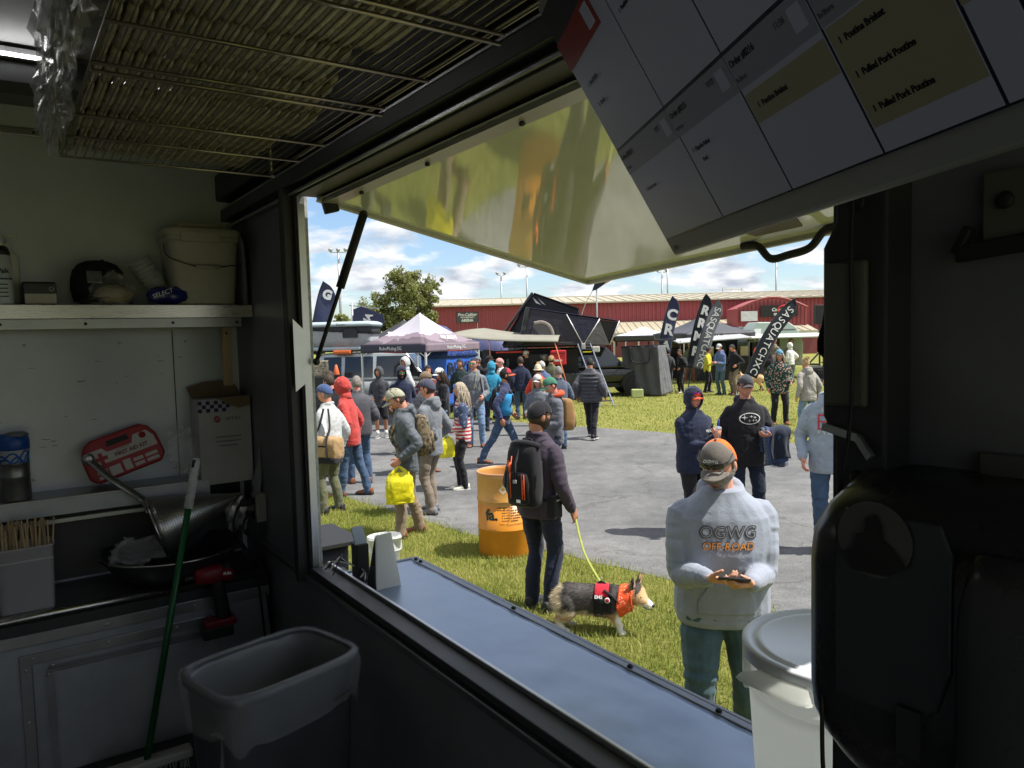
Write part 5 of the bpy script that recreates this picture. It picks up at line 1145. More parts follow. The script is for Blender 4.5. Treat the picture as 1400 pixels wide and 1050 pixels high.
    # ---- headgear
    if cap:
        front, back, brim = cap
        cm_ = lambda d: d.z > (.30 if d.y < -.2 else .30-.42*smooth(-.2, .8, d.y))
        f_ = head_shell(lambda d: cm_(d) and (d.y < -.05), lambda d: .013+.004*max(0, d.z)+.010*max(0, -d.y)*smooth(.3, .7, d.z), 44, 40).obj('cap_front', front, rt, solid=.003, mtx=HM)
        head_shell(lambda d: cm_(d) and (d.y >= -.05), lambda d: .0125+.004*max(0, d.z), 44, 40).obj('cap_back', back, rt, solid=.003, mtx=HM)
        sg = 1 if capback else -1
        def brimf(u, v):
            a = (u-.5)*2; bx_ = .066*a; by = -math.sqrt(max(0, 1-(a*.80)**2))*.112+.004
            e = .078*(1-abs(a)**3.2)
            return V(bx_*(1+.05*v), (by-e*v)*(1 if not capback else -1), .030-.010*v-.028*a*a-(.004 if not capback else .02))
        MB().grid(brimf, 18, 7).obj('cap_brim', brim, rt, solid=.004, mtx=HM)
        MB().ball((0, .004, .139), (.008, .008, .005), 8, 6).obj('cap_button', front, rt, mtx=HM)
    if beanie:
        head_shell(lambda d: d.z > (.22 if d.y < -.2 else -.12), lambda d: .016+.02*smooth(.4, 1, d.z), wob=.004, fr=20).obj('beanie', beanie[0], rt, solid=.006, mtx=HM)
        MB().tube([head_pt(V(math.sin(a)*.97, -math.cos(a)*.97, .24-.17*(1-math.cos(a))).normalized(), .022, False) for a in [2*math.pi*i/24 for i in range(24)]], [(.022, .008)]*24, 8, close=True).obj('beanie_cuff', beanie[0], rt, mtx=HM)
        if len(beanie) > 1: crumple('pompom', rt, (0, 0, .165), (.034, .034, .034), seed, beanie[1], 16, 12, .3, 5).matrix_local = HM
    # ---- trousers
    mb = MB(); amp = .07
    if puffy: bt = 1.0
    mb.loft([[V(p.x, p.y, z) for p in ell(w*bulk, d*bulk, 18, 2.5)] for z, w, d in ((.79, .13, .10), (.84, .172, .122), (.92, .178, .125), (1.0, .165, .115), (1.04, .16, .11))])
    for sd in (1, -1):
        A = hip[sd]; K = kn[sd]; N_ = an[sd]
        if shorts: limb(mb, [A+V(0, 0, -.02), A+(K-A)*.5, A+(K-A)*.86], [.095*bulk, .093*bulk**.5, .092], 14, seed+sd, .04)
        else: limb(mb, [A+V(0, 0, -.02), A+(K-A)*.5+V(.004*sd, 0, 0), K+V(0, -.004, 0), K+(N_-K)*.5+V(0, .012, 0), N_+V(0, -.004, -.03)], [.097*bulk, .085*bulk**.6, .072*bulk**.4, .068*bulk**.3, .064], 14, seed*2+sd, .13, 8)
    q.pants = remesh(mb.obj('shorts' if shorts else 'trousers', pants, rt), vox, 2, .5, wr if wr is not None else .018, .09)
    if socks:
        for sd in (1, -1): MB().tube([an[sd]+V(0, 0, -.03), an[sd]+(kn[sd]-an[sd])*.28], [.043, .045], 12).obj('sock', socks, rt)
    # ---- shoes
    for sd in (1, -1):
        o_ = an[sd]+V(0, 0, -.085); ya = R(8)*sd; rm = Matrix.Rotation(ya, 3, 'Z')
        prof = [(.075, .030, .085), (.068, .040, .105), (.02, .043, .110), (-.05, .046, .085), (-.11, .050, .062), (-.165, .046, .050), (-.195, .026, .036), (-.203, .01, .025)]
        MB().loft([[o_+rm @ V(w*math.cos(t), yy, max(.012, ht*.5+ht*.5*math.sin(t))) for t in [2*math.pi*i/16 for i in range(16)]] for yy, w, ht in prof]).obj('shoe', shoes, rt, sub=1 if dist < 10 else 0)
        if dist < 19: MB().loft([[o_+rm @ V(w*p[0], yy, p[1]) for p in ((-1.08, 0), (1.08, 0), (1.05, .022), (-1.05, .022))] for yy, w in ((.080, .026), (.070, .042), (0, .042), (-.06, .047), (-.12, .051), (-.17, .046), (-.205, .02))]).obj('sole', sole or BLACK, rt, bevel=.004)
    # ---- jacket / hoodie / shirt
    jm = jacket or top; mb = MB(); am = 1.0 if not puffy else 1.18
    TW_ = [(hem-.01, .178, .122, 0), (hem+.03, .187, .130, 0), (.95, .184, .130, -.2), (1.08, .180, .128, -.6), (1.20, .186, .130, -.5), (1.30, .193, .128, 0), (1.365, .182, .116, 0), (1.41, .152, .102, 0), (1.445, .118, .088, 0), (1.475, .090, .078, 0), (1.498, .076, .072, 0)]
    mb.loft([[tp(p) for p in ell(w*bw*am, d*(bw*am+max(0, -bo)*belly), 22, 2.35, (0, bo*belly*.05, z))] for z, w, d, bo in TW_])
    for sd in (1, -1):
        fe = wri[sd]+(el[sd]-wri[sd])*.08; inn = sh[sd]+V(-.075*sd, 0, -.01)
        limb(mb, [inn, sh[sd]+V(-.012*sd, 0, -.005), sh[sd]+(el[sd]-sh[sd])*.5, el[sd], el[sd]+(fe-el[sd])*.5, fe], [.066*bw**.5, .072*bw**.5*am, .070*bw**.5*am, .064*bw**.4*am, .058*am, .046], 14, seed*3+sd, .13, 8)
    if hood == 'down' or collar == 'hood':
        ring_ = [];
        for i in range(15):
            a = -2.35+4.7*i/14; ring_.append(tp((.092*math.sin(a), .022+.075*math.cos(a)+.01*max(0, math.cos(a)), 1.478+.020*math.cos(a)-.03*(abs(a)/2.35)**3)))
        mb.tube(ring_, [.020+.022*math.cos(max(-1.57, min(1.57, (-2.35+4.7*i/14)*.66))) for i in range(15)], 10)
        mb.ball(tp((0, .115, 1.425)), (.10, .045, .075), 14, 10)
    if collar == 'stand' or hood is None:
        mb.tube([tp((.074*math.sin(a), .014+.066*math.cos(a), 1.492+.012*math.cos(a))) for a in [2*math.pi*i/20 for i in range(20)]], [(.014, .024)]*20, 8, close=True, ref=(1, 0, 0))
    q.top = remesh(mb.obj('top', jm, rt), vox, 2, .5, wr if wr is not None else .020, .09)
    if puffy:
        q.top.modifiers.remove(q.top.modifiers['folds'])
    if hood == 'up':
        hmx = hood_mat or jm
        head_shell(lambda d: not (d.y < .05 and (d.x/.86)**2+((d.z+.14)/.82)**2 < 1) and d.z > -.93, lambda d: .020+.012*max(0, d.y)+.010*max(0, d.z), 48, 40, wob=.010, fr=5, fn=lambda p, d: V(p.x*(1+.10*max(0, -d.z)), p.y*(1+.25*max(0, -d.z)*max(0, d.y)), p.z-.022*max(0, -d.z-.4))).obj('hood', hmx, rt, solid=.010, mtx=HM)
        rim_ = []
        for i in range(26):
            a = 2*math.pi*i/26; dx, dz = .84*math.cos(a), -.14+.80*math.sin(a); l = math.hypot(dx, dz); dy = -math.sqrt(max(.02, 1-min(.97, l*l))); rim_.append(head_pt(V(dx, dy, dz).normalized(), .026, False))
        MB().tube(rim_, .010, 8, close=True).obj('hood_edge', hmx, rt, mtx=HM)
        mbn = MB().loft([[tp(p) for p in ell(w, d, 20, 2, (0, .018, z))] for z, w, d in ((1.44, .10, .085), (1.49, .088, .078), (1.53, .080, .074))]); mbn.obj('hood_neck', hmx, rt)
    # cuffs and hem band
    if not puffy and dist < 20:
        for sd in (1, -1):
            f0 = wri[sd]+(el[sd]-wri[sd])*.02; f1 = wri[sd]+(el[sd]-wri[sd])*.20; MB().tube([f0, f0+(f1-f0)*.3, f1], [.036, .043, .046], 14).obj('cuff', jm, rt)
        MB().loft([[V(p.x, p.y, z) for p in ell(w*bw, d*bw, 24, 2.35)] for z, w, d in ((hem-.035, .170, .118), (hem-.03, .174, .122), (hem+.01, .181, .126), (hem+.03, .178, .122))]).obj('hem_band', jm, rt)
    if zip_:
        shrink(MB().grid(lambda u, v: V((u-.5)*.014, -.22, hem+.66*v), 2, 30).obj('zip', zip_, rt), q.top, .003)
    return q
def thing_part(name, parent, mtx):
    o = bpy.data.objects.new(name, None); COL.objects.link(o); o.parent = parent; o.matrix_local = mtx; o.empty_display_size = .05; return o
def chest_text(q, body, size, mat, z, x=0, y=-.22, **k):
    me = text_mesh(body, size, extrude=0, **k); me.materials.clear(); me.materials.append(mat)
    bm = bmesh.new(); bm.from_mesh(me); bmesh.ops.subdivide_edges(bm, edges=[e for e in bm.edges if e.calc_length() > .02], cuts=2, use_grid_fill=False); bmesh.ops.triangulate(bm, faces=bm.faces); bm.to_mesh(me); bm.free()
    me.transform(frame((x, y, z), (1, 0, 0), (0, 0, 1)))
    return shrink(link('chest_print', me, q.root), q.top, .004)
def backpack(q, mat, strap, w=.30, h=.46, d=.17, z=1.17, pocket=None, trim=None, label=None, group=None, taper=.85):
    """backpack as a thing of its own, placed on the wearer's back"""
    rt = q.root; mw = Matrix.Translation(rt.location) @ Euler(rt.rotation_euler).to_matrix().to_4x4() @ Matrix.Diagonal((*rt.scale, 1))
    t = bpy.data.objects.new('backpack', None); COL.objects.link(t); c = q.tp((0, .105, z)); tag(t, label, 'backpack', group)
    lr = q.tp((0, 0, 1.3))-q.tp((0, 0, 1.1)); ang = math.atan2(-lr.y, lr.z)
    t.matrix_world = mw @ Matrix.Translation(c) @ Matrix.Rotation(ang, 4, 'X')
    MB().loft([[V(p.x, d/2+p.y, zz) for p in ell(w/2*k, d/2*k2, 28, 4)] for zz, k, k2 in ((-h/2, .80, .7), (-h/2+.02, .95, .95), (-h*.2, 1, 1.05), (h*.2, .97, 1), (h/2-.06, taper+.05, .85), (h/2-.015, taper, .65), (h/2, taper*.8, .4))]).obj('pack_body', mat, t)
    MB().loft([[V(p.x, d+p.y, zz) for p in ell(w*.36*k, .035*k, 22, 3.4)] for zz, k in ((-h*.44, .6), (-h*.40, .95), (-h*.1, 1), (h*.06, .85), (h*.08, .5))]).obj('front_pocket', pocket or mat, t)
    for sd in (1, -1):
        MB().tube(bez([(sd*.06, .0, h*.42), (sd*.10, -.06, h*.52), (sd*.12, -.20, h*.36), (sd*.135, -.27, h*.05), (sd*.155, -.20, -h*.22), (sd*.14, -.04, -h*.38), (sd*.11, .02, -h*.4)], 6), [(.026, .007)]*37, 8, ref=(1, 0, 0)).obj('shoulder_strap', strap, t)
    MB().tube(bez([(-.03, .02, h*.48), (-.02, 0, h*.56), (.02, 0, h*.56), (.03, .02, h*.48)], 5), .007, 6).obj('grab_loop', strap, t)
    if trim:
        for sd in (-1, 1): MB().tube([(sd*w*.30, d+.012, -h*.36), (sd*w*.31, d+.016, 0), (sd*w*.28, d*.96, h*.34)], .006, 6).obj('trim', trim, t)
    return t
# ------------------------------------------------------------------ clothing materials
FB = fabric
heather = FB('heather', (143, 149, 162), var=.10, bump=.8, bs=13); blackc = FB('black', (30, 29, 34), bump=.6); navy = FB('navy', (34, 40, 62)); charcoal = FB('charcoal', (66, 68, 74)); midgrey = FB('midgrey', (108, 112, 118)); ltgrey = FB('ltgrey', (178, 180, 180))
denim = FB('denim', (62, 82, 108), var=.28, bs=20); denimd = FB('denim_dark', (30, 36, 52), var=.25, bs=20); denimlt = FB('denim_light', (108, 132, 160), var=.25, bs=20); denimg = FB('denim_green', (70, 92, 100), var=.3, bs=18)
khaki = FB('khaki', (128, 112, 94)); olive = FB('olive', (96, 98, 76)); tan = FB('tan', (158, 130, 92)); rust = FB('rust', (132, 78, 52)); redc = FB('red', (176, 62, 58)); orangec = FB('orange', (205, 82, 46)); yellowc = FB('yellow', (190, 182, 50)); plum = FB('plum', (62, 54, 66), bump=.35); bluec = FB('blue', (84, 104, 140)); brightb = FB('bright_blue', (44, 128, 176)); indigo = FB('indigo', (52, 58, 88)); redd = FB('red_hat', (168, 48, 62)); greenc = FB('green', (62, 112, 92)); teal = FB('teal', (44, 130, 160)); pinkc = FB('pink', (196, 140, 130)); whitec = FB('white', (214, 214, 210)); orangem = FB('orange_mesh', (226, 106, 40), bs=60); taupe = FB('taupe', (104, 98, 92)); tealcap = FB('tealcap', (92, 138, 164)); capkhaki = FB('capkhaki', (150, 148, 128)); brownflat = FB('brownflat', (122, 104, 84)); pufferg = FB('puffer', (70, 70, 76), rough=.6); creamc = FB('cream', (205, 190, 160)); copper = FB('copper', (190, 110, 70))
camo = ramp_mat('camo', 'noise', 22, [(0, (52, 50, 40)), (.44, (98, 84, 62)), (.52, (132, 116, 92)), (.60, (74, 70, 52))], detail=4)
camo2 = ramp_mat('camo_grey', 'noise', 26, [(0, (60, 62, 56)), (.45, (150, 140, 120)), (.53, (104, 100, 84)), (.62, (182, 172, 150))], detail=4)
floral = ramp_mat('floral', 'voronoi', 22, [(0, (204, 96, 104)), (.24, (196, 160, 140)), (.32, (40, 96, 84)), (.5, (24, 44, 46))], bump=.4)
stripes = ramp_mat('stripes', 'wave', 5.2, [(0, (176, 50, 60)), (.5, (206, 198, 192))], const=True)
stars = ramp_mat('stars', 'voronoi', 30, [(0, (200, 200, 200)), (.22, (62, 76, 104)), (.7, (46, 58, 84))])
plaid = ramp_mat('plaid', 'wave', 9, [(0, (60, 74, 100)), (.35, (110, 112, 96)), (.6, (34, 42, 62)), (.8, (82, 94, 110))])
shoeb = M('shoe_black', (0.02, 0.02, 0.022), rough=.6, var=.2); shoebr = M('shoe_brown', lin((120, 72, 46)), rough=.65, var=.25, vs=12); shoew = M('shoe_white', lin((205, 202, 186)), rough=.6, var=.1); shoeg = M('shoe_grey', lin((110, 112, 116)), rough=.7, var=.2); solew = M('sole_white', (0.55, 0.55, 0.52), rough=.7)
yelbag = M('yellow_bag', lin((206, 196, 30)), rough=.3, var=.22, vs=12, bump=.5, bs=14, coat=.2)
PP = []
def pp(*a, **k): q = person(*a, **k); PP.append(q); return q
def wm(q): r = q.root; return Matrix.Translation(r.location) @ Euler(r.rotation_euler).to_matrix().to_4x4() @ Matrix.Diagonal((*r.scale, 1))
def at(q, p): return wm(q) @ Vector(p)

# ---- man in the grey printed hoodie looking at a phone
q = pp(1.075, 3.88, 1.80, -6, 'man in light grey printed hoodie and orange-backed cap looking down at a phone', heather, denimg, shoebr, 'fair', bulk=1.34, torso_w=.97, hyaw=-24, hpitch=20, lean=4, feet=((.13, .02), (-.14, -.04)), belly=.25,
       armL=(.080, -.330, 1.10), armR=(-.110, -.325, 1.12), hand_dirL=(-.80, -.42, .02), hand_dirR=(.72, -.52, .05), palmL=(-.25, .35, .9), palmR=(.25, .35, .9), curl=.55, hood='down', cap=(taupe, orangem, taupe), hair='brown', hairstyle='cropped', beard='grey', glasses='dark', glasses_on='cap', vox=.0062, hem=.84, wr=.007)
OUT = M('print_outline', lin((70, 72, 78)), var=0); INF = M('print_grey', lin((150, 152, 156)), var=0); ORP = M('print_orange', lin((196, 128, 60)), rough=.9, var=.2, vs=20)
o = chest_text(q, 'OGWG', .080, OUT, 1.30, x=.0, offset=.004, space=1.05, shear=.12); o = chest_text(q, 'OGWG', .080, INF, 1.30, x=.0, offset=-.0022, space=1.05, shear=.12); o.modifiers['lay'].offset = .006
o = chest_text(q, 'OFF-ROAD', .050, OUT, 1.235, x=.0, offset=.0028, shear=.15); o = chest_text(q, 'OFF-ROAD', .050, ORP, 1.235, x=.0, offset=.0004, shear=.15); o.modifiers['lay'].offset = .006
text('cap_print', 'OGWG', .022, ltgrey, q.root, q.HM @ frame((0, -.1215, .085), (1, 0, 0), (0, .28, 1)), offset=.0008)
pk = MB().prism([(-.16, .86), (.16, .86), (.155, .93), (.10, 1.06), (-.10, 1.06), (-.155, .93)], .002, (0, -.24, 0), (1, 0, 0), (0, 0, 1))
pkm = MB().grid(lambda u, v: V((u-.5)*2*(.140-.045*smooth(.35, 1, v)), -.26, .885+.165*v), 24, 16).obj('pouch_pocket', heather, q.root); shrink(pkm, q.top, .006); md = pkm.modifiers.new('t', 'SOLIDIFY'); md.thickness = .012
ph = thing('smartphone', 'black smartphone held in both hands by the man in the grey hoodie', 'phone', at(q, (-.012, -.400, 1.138)))
ph.rotation_euler = (R(-30), R(4), R(-8))
MB().box((0, 0, 0), (.150, .076, .009)).obj('case', M('phone_black', (0.012, 0.012, 0.014), rough=.35, var=0), ph, False, bevel=.004, seg=3)
MB().box((0, 0, .005), (.140, .069, .0016)).obj('display', M('phone_screen', (0.02, 0.02, 0.025), rough=.08, var=0), ph, False)

# ---- man with backpack holding a leash
q = pp(.205, 6.32, 1.78, 142, 'man in plum softshell and black cap holding a green leash with backpack on', plum, denimd, shoeb, 'tan', bulk=1.02, feet=((.10, .0), (-.10, .02)), hyaw=-22, armR=(-.275, -.08, .86), armL=(.26, -.05, .86), cap=(blackc, blackc, blackc), hairstyle='cropped', hair='brown', beard='brown', collar='stand', hem=.83, wr=.014)
LEASHMAN = q
b = backpack(q, FB('pack_black', (24, 24, 28), bump=.25), blackc, .30, .50, .17, 1.17, label='black roll-top backpack with orange zips on the man holding the leash', trim=None)
ORZ = M('orange_zip', lin((226, 92, 40)), rough=.5, var=.05)
MB().tube([(.05, .212, -.17), (.05, .216, .02), (.045, .19, .17)], .004, 6).obj('zip', ORZ, b)
MB().tube([(-.085, .205, -.17), (-.085, .21, .03), (-.062, .21, .03), (-.062, .205, -.17)], .003, 6, close=True).obj('logo_frame', ORZ, b)
text('logo', 'MODDOX', .026, ORZ, b, frame((-.074, .217, -.07), (0, 0, -1), (-1, 0, 0)))
MB().box((-.02, .20, -.19), (.04, .01, .025)).obj('tag', WHT, b, False); MB().box((.10, .16, .10), (.02, .03, .05)).box((.11, .15, -.12), (.02, .03, .04)).obj('buckle', ORZ, b, False, bevel=.004)
MB().tube([(.05, .20, .12), (.05, .225, .10), (.05, .22, .05)], .007, 6).obj('carabiner', ORZ, b)
MB().tube(bez([(-.13, .05, .235), (-.06, .10, .262), (.06, .10, .262), (.13, .05, .235)], 5), [(.035, .030)]*16, 8).obj('roll_top', FB('pack_black', ()), b)
MB().tube([(.0, .125, .25), (.0, .205, .12), (.0, .215, -.02)], [(.014, .004)]*3, 6, ref=(1, 0, 0)).obj('closure_strap', blackc, b); MB().box((0, .218, -.03), (.035, .012, .03)).obj('strap_buckle', M('buckle_grey', (0.3, 0.3, 0.3), var=0), b, False, bevel=.004)
for sx in (-1, 1): MB().tube([(sx*.148, .05, .12), (sx*.152, .14, .02), (sx*.146, .16, -.10)], [(.012, .003)]*3, 6).obj('side_strap', blackc, b)
hp = thing('belt_pouch', 'black pouch clipped to the belt of the man with the leash', 'pouch', at(q, (-.19, .04, .90)), R(142))
MB().box((0, 0, 0), (.07, .12, .19)).obj('pouch', blackc, hp, False, bevel=.012); MB().box((-.037, 0, .06), (.004, .06, .012)).obj('label', ltgrey, hp, False)

# ---- pair with drink and the logo hoodie
q = pp(2.08, 8.62, 1.68, 24, 'woman in navy hood and orange-brimmed cap holding an iced drink', navy, blackc, shoeb, 'pink', bulk=1.22, hyaw=-4, armL=(.05, -.33, 1.20), armR=(-.02, -.30, 1.10), hand_dirL=(-.2, -.6, .75), palmL=(-1, 0, 0), hand_dirR=(.9, -.1, -.1), palmR=(0, .5, -1), hood='up', cap=(orangec, navy, orangec), glasses='purple', glasses_on='brim', hair='brown', hem=.78)
text('chest_mark', 'WX', .045, whitec, q.root, frame((.09, -.172, 1.25), (1, 0, 0), (0, .1, 1)), offset=.001)
dk = thing('iced_drink', 'clear cup of pink iced drink with blue straw held by the hooded woman', 'drink', at(q, (.035, -.405, 1.20)))
MB().lathe([(.030, 0), (.040, .10), (.041, .102)], 18).obj('cup', M('cup_clear', (0.8, 0.8, 0.8), rough=.1, var=0, alpha=.3), dk); MB().lathe([(.028, .004), (.037, .085), (.01, .088)], 16).obj('drink', M('pink_drink', lin((226, 150, 120)), rough=.3, var=.2, vs=60), dk)
MB().loft([[V(p.x, p.y, z) for p in ell(r_, r_, 18)] for r_, z in ((.042, .10), (.042, .108), (.034, .125), (.012, .13))]).obj('lid', M('cup_clear', ()), dk); MB().tube([(0, 0, .03), (.015, 0, .21)], .004, 6).obj('straw', M('blue_straw', lin((40, 90, 200)), var=0), dk)
q = pp(2.66, 8.55, 1.82, 2, 'man in black hoodie with oval star logo, cap and sunglasses', blackc, denimd, shoeb, 'pink', bulk=1.12, hyaw=-3, armL=(.17, -.28, 1.12), armR=(-.24, -.10, .90), hand_dirL=(-.9, -.3, .05), palmL=(0, .4, 1), hood='down', cap=(charcoal, charcoal, charcoal), glasses='dark', hairstyle='cropped', hair='brown', beard=None, hem=.80)
n_ = 40; el_o = [(.115*math.cos(2*math.pi*i/n_), .062*math.sin(2*math.pi*i/n_)) for i in range(n_)]
mb = MB()
for i in range(n_):
    j = (i+1) % n_; mb.add([(x*k, -.22, 1.29+z*k) for x, z, k in ((*el_o[i], 1), (*el_o[j], 1), (*el_o[j], .90), (*el_o[i], .90))], [(0, 1, 2, 3)])
def star(cx, cz, r):
    return [(cx+r*k*math.cos(a), -.22, 1.29+cz+r*k*.8*math.sin(a)) for a, k in [(math.pi/4*i, 1 if i % 2 == 0 else .25) for i in range(8)]]
for cx, cz, r in ((-.058, .012, .040), (.015, .022, .022), (.055, .012, .022), (.035, -.018, .022), (-.005, -.022, .020), (.068, -.018, .018)): mb.add(star(cx, cz, r), [tuple(range(8))])
shrink(mb.obj('chest_logo', whitec, q.root, False), q.top, .005)
bl = thing('folded_blanket', 'blue and khaki plaid blanket draped over the arm of the logo-hoodie man', 'blanket', at(q, (.20, -.20, 1.13)), R(2)); bl.scale = (1.04,)*3
def drape(u, v, k):
    L = (.34, .30, .26)[k]; w = -.10+.22*u+.03*k
    if v < .45: y, z = -.075-.012*k-.02*math.sin(9*u+k), -L*(1-v/.45)
    elif v < .6: a = math.pi*(v-.45)/.15; y, z = -.075*math.cos(a)-.012*k*math.cos(a), .055*math.sin(a)+.01*k
    else: y, z = .075+.010*math.sin(7*u), -.22*(v-.6)/.4
    return V(w+.012*math.sin(11*v+k), y+.012*mnoise.noise(V(u*5, v*6, k)), z+.012*math.sin(6*u+2*k))
for k in range(3): MB().grid(lambda u, v: drape(u, v, k), 16, 30).obj('blanket_fold', [plaid, FB('blanket_blue', (60, 76, 112)), FB('blanket_dark', (40, 46, 60))][k], bl, solid=.012)
for k in range(14): MB().tube([drape(.04+k*.07, 0, 1)+V(0, -.004, 0), drape(.04+k*.07, 0, 1)+V(.004, -.004, -.05)], .003, 5).obj('fringe', FB('blanket_blue', ()), bl)

# ---- man at the post, floral woman, blonde woman
q = pp(3.30, 7.75, 1.92, -22, 'bald man in light blue-grey hoodie with red square print beside the post', FB('bluegrey', (146, 156, 170)), denim, shoeb, 'pink', bulk=1.10, hairstyle='bald', armR=(-.25, -.12, .90), hood='down', hem=.80, hyaw=15)
RP = M('print_red', lin((188, 52, 62)), var=.05)
for s_, z_ in (('E L Y', 1.37), ('P Y R O', 1.155)): chest_text(q, s_, .055, whitec, z_, x=-.03)
mb = MB()
for a_, b_, c_, d_ in ((-.12, .10, 1.315, 1.33), (-.12, .10, 1.185, 1.20), (-.12, -.105, 1.185, 1.33), (.0, .015, 1.185, 1.33), (.085, .10, 1.185, 1.33), (-.105, .085, 1.255, 1.268)): mb.grid(lambda u, v: V(a_+(b_-a_)*u, -.24, c_+(d_-c_)*v), 4, 4)
shrink(mb.obj('chest_print', RP, q.root, False), q.top, .004)
q = pp(6.52, 18.3, 1.82, -2, 'woman in floral shirt, pale blue cap and sunglasses on the far lawn', floral, blackc, shoebr, 'pink', bulk=1.25, cap=(tealcap, tealcap, tealcap), glasses='dark', hair='ash', hairstyle='long', long_len=.22, hem=.76, armL=(.20, -.22, .98), armR=(-.27, -.04, .86))
q = pp(6.55, 16.6, 1.68, 196, 'blonde woman in grey hoodie with hair in a messy bun, seen from behind', FB('greyhood', (150, 146, 140)), denimlt, shoew, 'pink', bulk=1.10, hairstyle='bun', hair='blond', hood='down', lean=6)
st_ = MB().tube(bez([q.tp((.12, .13, 1.40)), q.tp((0, .165, 1.20)), q.tp((-.16, .14, 1.0)), q.tp((-.21, .02, .92))], 6), [(.016, .005)]*19, 6).obj('sling_strap', olive, q.root)

# ---- left crowd
q = pp(-2.47, 10.1, 1.75, -112, 'man in blue cap and light grey jacket carrying a tan duffel at the hatch post', ltgrey, olive, shoeb, 'pink', cap=(FB('capblue', (60, 78, 116)),)*3, hair='grey', hairstyle='cropped', bulk=1.05, armL=(.20, -.16, 1.0), lean=4)
bg = thing('duffel_bag', 'tan and black shoulder duffel carried by the man in the blue cap', 'bag', at(q, (.31, .13, .93)), R(-112))
remesh(MB().loft([[V(p.x, yy, p.y) for p in ell(.13*k, .17*k, 20, 3.2)] for yy, k in ((-.24, .55), (-.22, .92), (-.1, 1), (.1, 1), (.22, .92), (.24, .55))]).obj('bag_body', tan, bg), .012, 2, .5, .02)
MB().box((.03, 0, -.14), (.20, .46, .09)).obj('bag_base', blackc, bg, False, bevel=.03, seg=3)
for yy in (-.12, .12): MB().tube(bez([(.128, yy, -.12), (.138, yy, .02), (.10, yy*.9, .16), (.0, yy*.7, .28), (-.05, yy*.3, .52)], 6), [(.024, .005)]*25, 6, ref=(0, 1, 0)).obj('strap', blackc, bg)
MB().box((.132, 0, -.02), (.012, .22, .14)).obj('pocket', tan, bg, False, bevel=.006); MB().box((.139, 0, .05), (.006, .22, .02)).obj('pocket_trim', blackc, bg, False)
pp(-2.42, 11.15, 1.78, -96, 'person in red hoodie with the hood up walking in the queue', redc, denim, shoebr, 'pink', hood='up', hpitch=14, lean=8, feet=((.09, -.16), (-.09, .20)), armL=(.22, -.14, .92), sole=BLACK)
pp(-3.1, 12.8, 1.76, -140, 'dark-haired man in black jacket behind the red hoodie', blackc, denimd, shoeb, 'pink', hair='brown', hpitch=10)
pp(-2.50, 12.1, 1.76, 205, 'grey-haired man in dark quilted jacket behind the red hoodie', pufferg, denim, shoebr, 'pink', hair='grey', hairstyle='cropped', puffy=True)
pp(-3.12, 17.7, 1.67, 2, 'boy in charcoal zip hoodie and black shorts standing on the drive', charcoal, blackc, shoeg, 'tan', shorts=True, socks=whitec, hood='up', hair='black', armL=(.17, -.20, 1.0), armR=(-.17, -.20, 1.0), zip_=BLACK, bulk=.96, sole=solew)
pp(-2.66, 19.0, 1.85, -70, 'person in white hoodie with hood up in front of the silver truck', ltgrey, denim, shoeb, 'tan', hood='up', hair='black', hyaw=34, armL=(.22, -.05, .88))
pp(-2.22, 15.1, 1.77, 4, 'bearded man in dark hood and green mirrored glasses facing the hatch', navy, denim, shoeb, 'tan', hood='up', glasses='mirror', beard='black', hair='black', bulk=1.05)
q = pp(-1.25, 8.80, 1.79, -78, 'man in khaki cap and grey windbreaker with a yellow shopping bag', FB('windbreaker', (82, 88, 94), bump=.8, rough=.6), khaki, shoebr, 'pink', hpitch=32, lean=5, armL=(.24, -.10, .94), armR=(-.25, -.02, .88), cap=(capkhaki, capkhaki, capkhaki), hair='brown', hood='down', feet=((.10, -.12), (-.13, .12)), bulk=1.06)
b = backpack(q, camo, camo, .32, .46, .18, 1.16, label='camouflage backpack on the man with the khaki cap')
crumple('clipped_cap', b, (.0, .22, -.02), (.06, .05, .08), 3, midgrey, 18, 12, .25)
def shop_bag(pos, rz, label, s=1.0):
    t = thing('shopping_bag', label, 'bag', pos, rz, 'yellow plastic shopping bags'); t.scale = (s, s, s)
    def f(u, v):
        a = 2*math.pi*u; w = .16*(1-.30*smooth(.72, 1, v)); d_ = .055*(1-.6*smooth(.6, 1, v))*(1-.3*smooth(.25, 0, v)); n1 = .012*mnoise.noise(V(math.cos(a)*3, math.sin(a)*3, v*5))+.006*mnoise.noise(V(math.cos(a)*9, math.sin(a)*9, v*12))
        return V((w+n1)*math.copysign(abs(math.cos(a))**.6, math.cos(a)), (d_+n1)*math.sin(a), -.42+.36*v)
    MB().grid(f, 48, 24).obj('bag_body', yelbag, t)
    MB().ball((0, 0, -.41), (.13, .045, .025), 14, 8).obj('bag_bottom', yelbag, t)
    for sd in (-1, 1): MB().tube(bez([(sd*.09, .01, -.09), (sd*.05, .0, -.04), (sd*.015, 0, -.005), (0, 0, .0)], 5), [(.030-.0013*i, .008) for i in range(16)], 8, ref=(0, 1, 0)).obj('bag_handle', yelbag, t)
    return t
shop_bag(at(q, q.wr[1]+V(0, -.02, -.085)), R(-160), 'bright yellow plastic shopping bag hanging from the hand of the khaki-cap man')
pp(-1.10, 9.95, 1.79, -118, 'man in navy cap and grey tee in front of the brown flat cap', midgrey, FB('shortskhaki', (120, 108, 96)), shoeg, 'pink', cap=(FB('capnavy', (66, 68, 84)),)*3, capback=False, hair='brown', hairstyle='cropped', hood='down', hpitch=6)
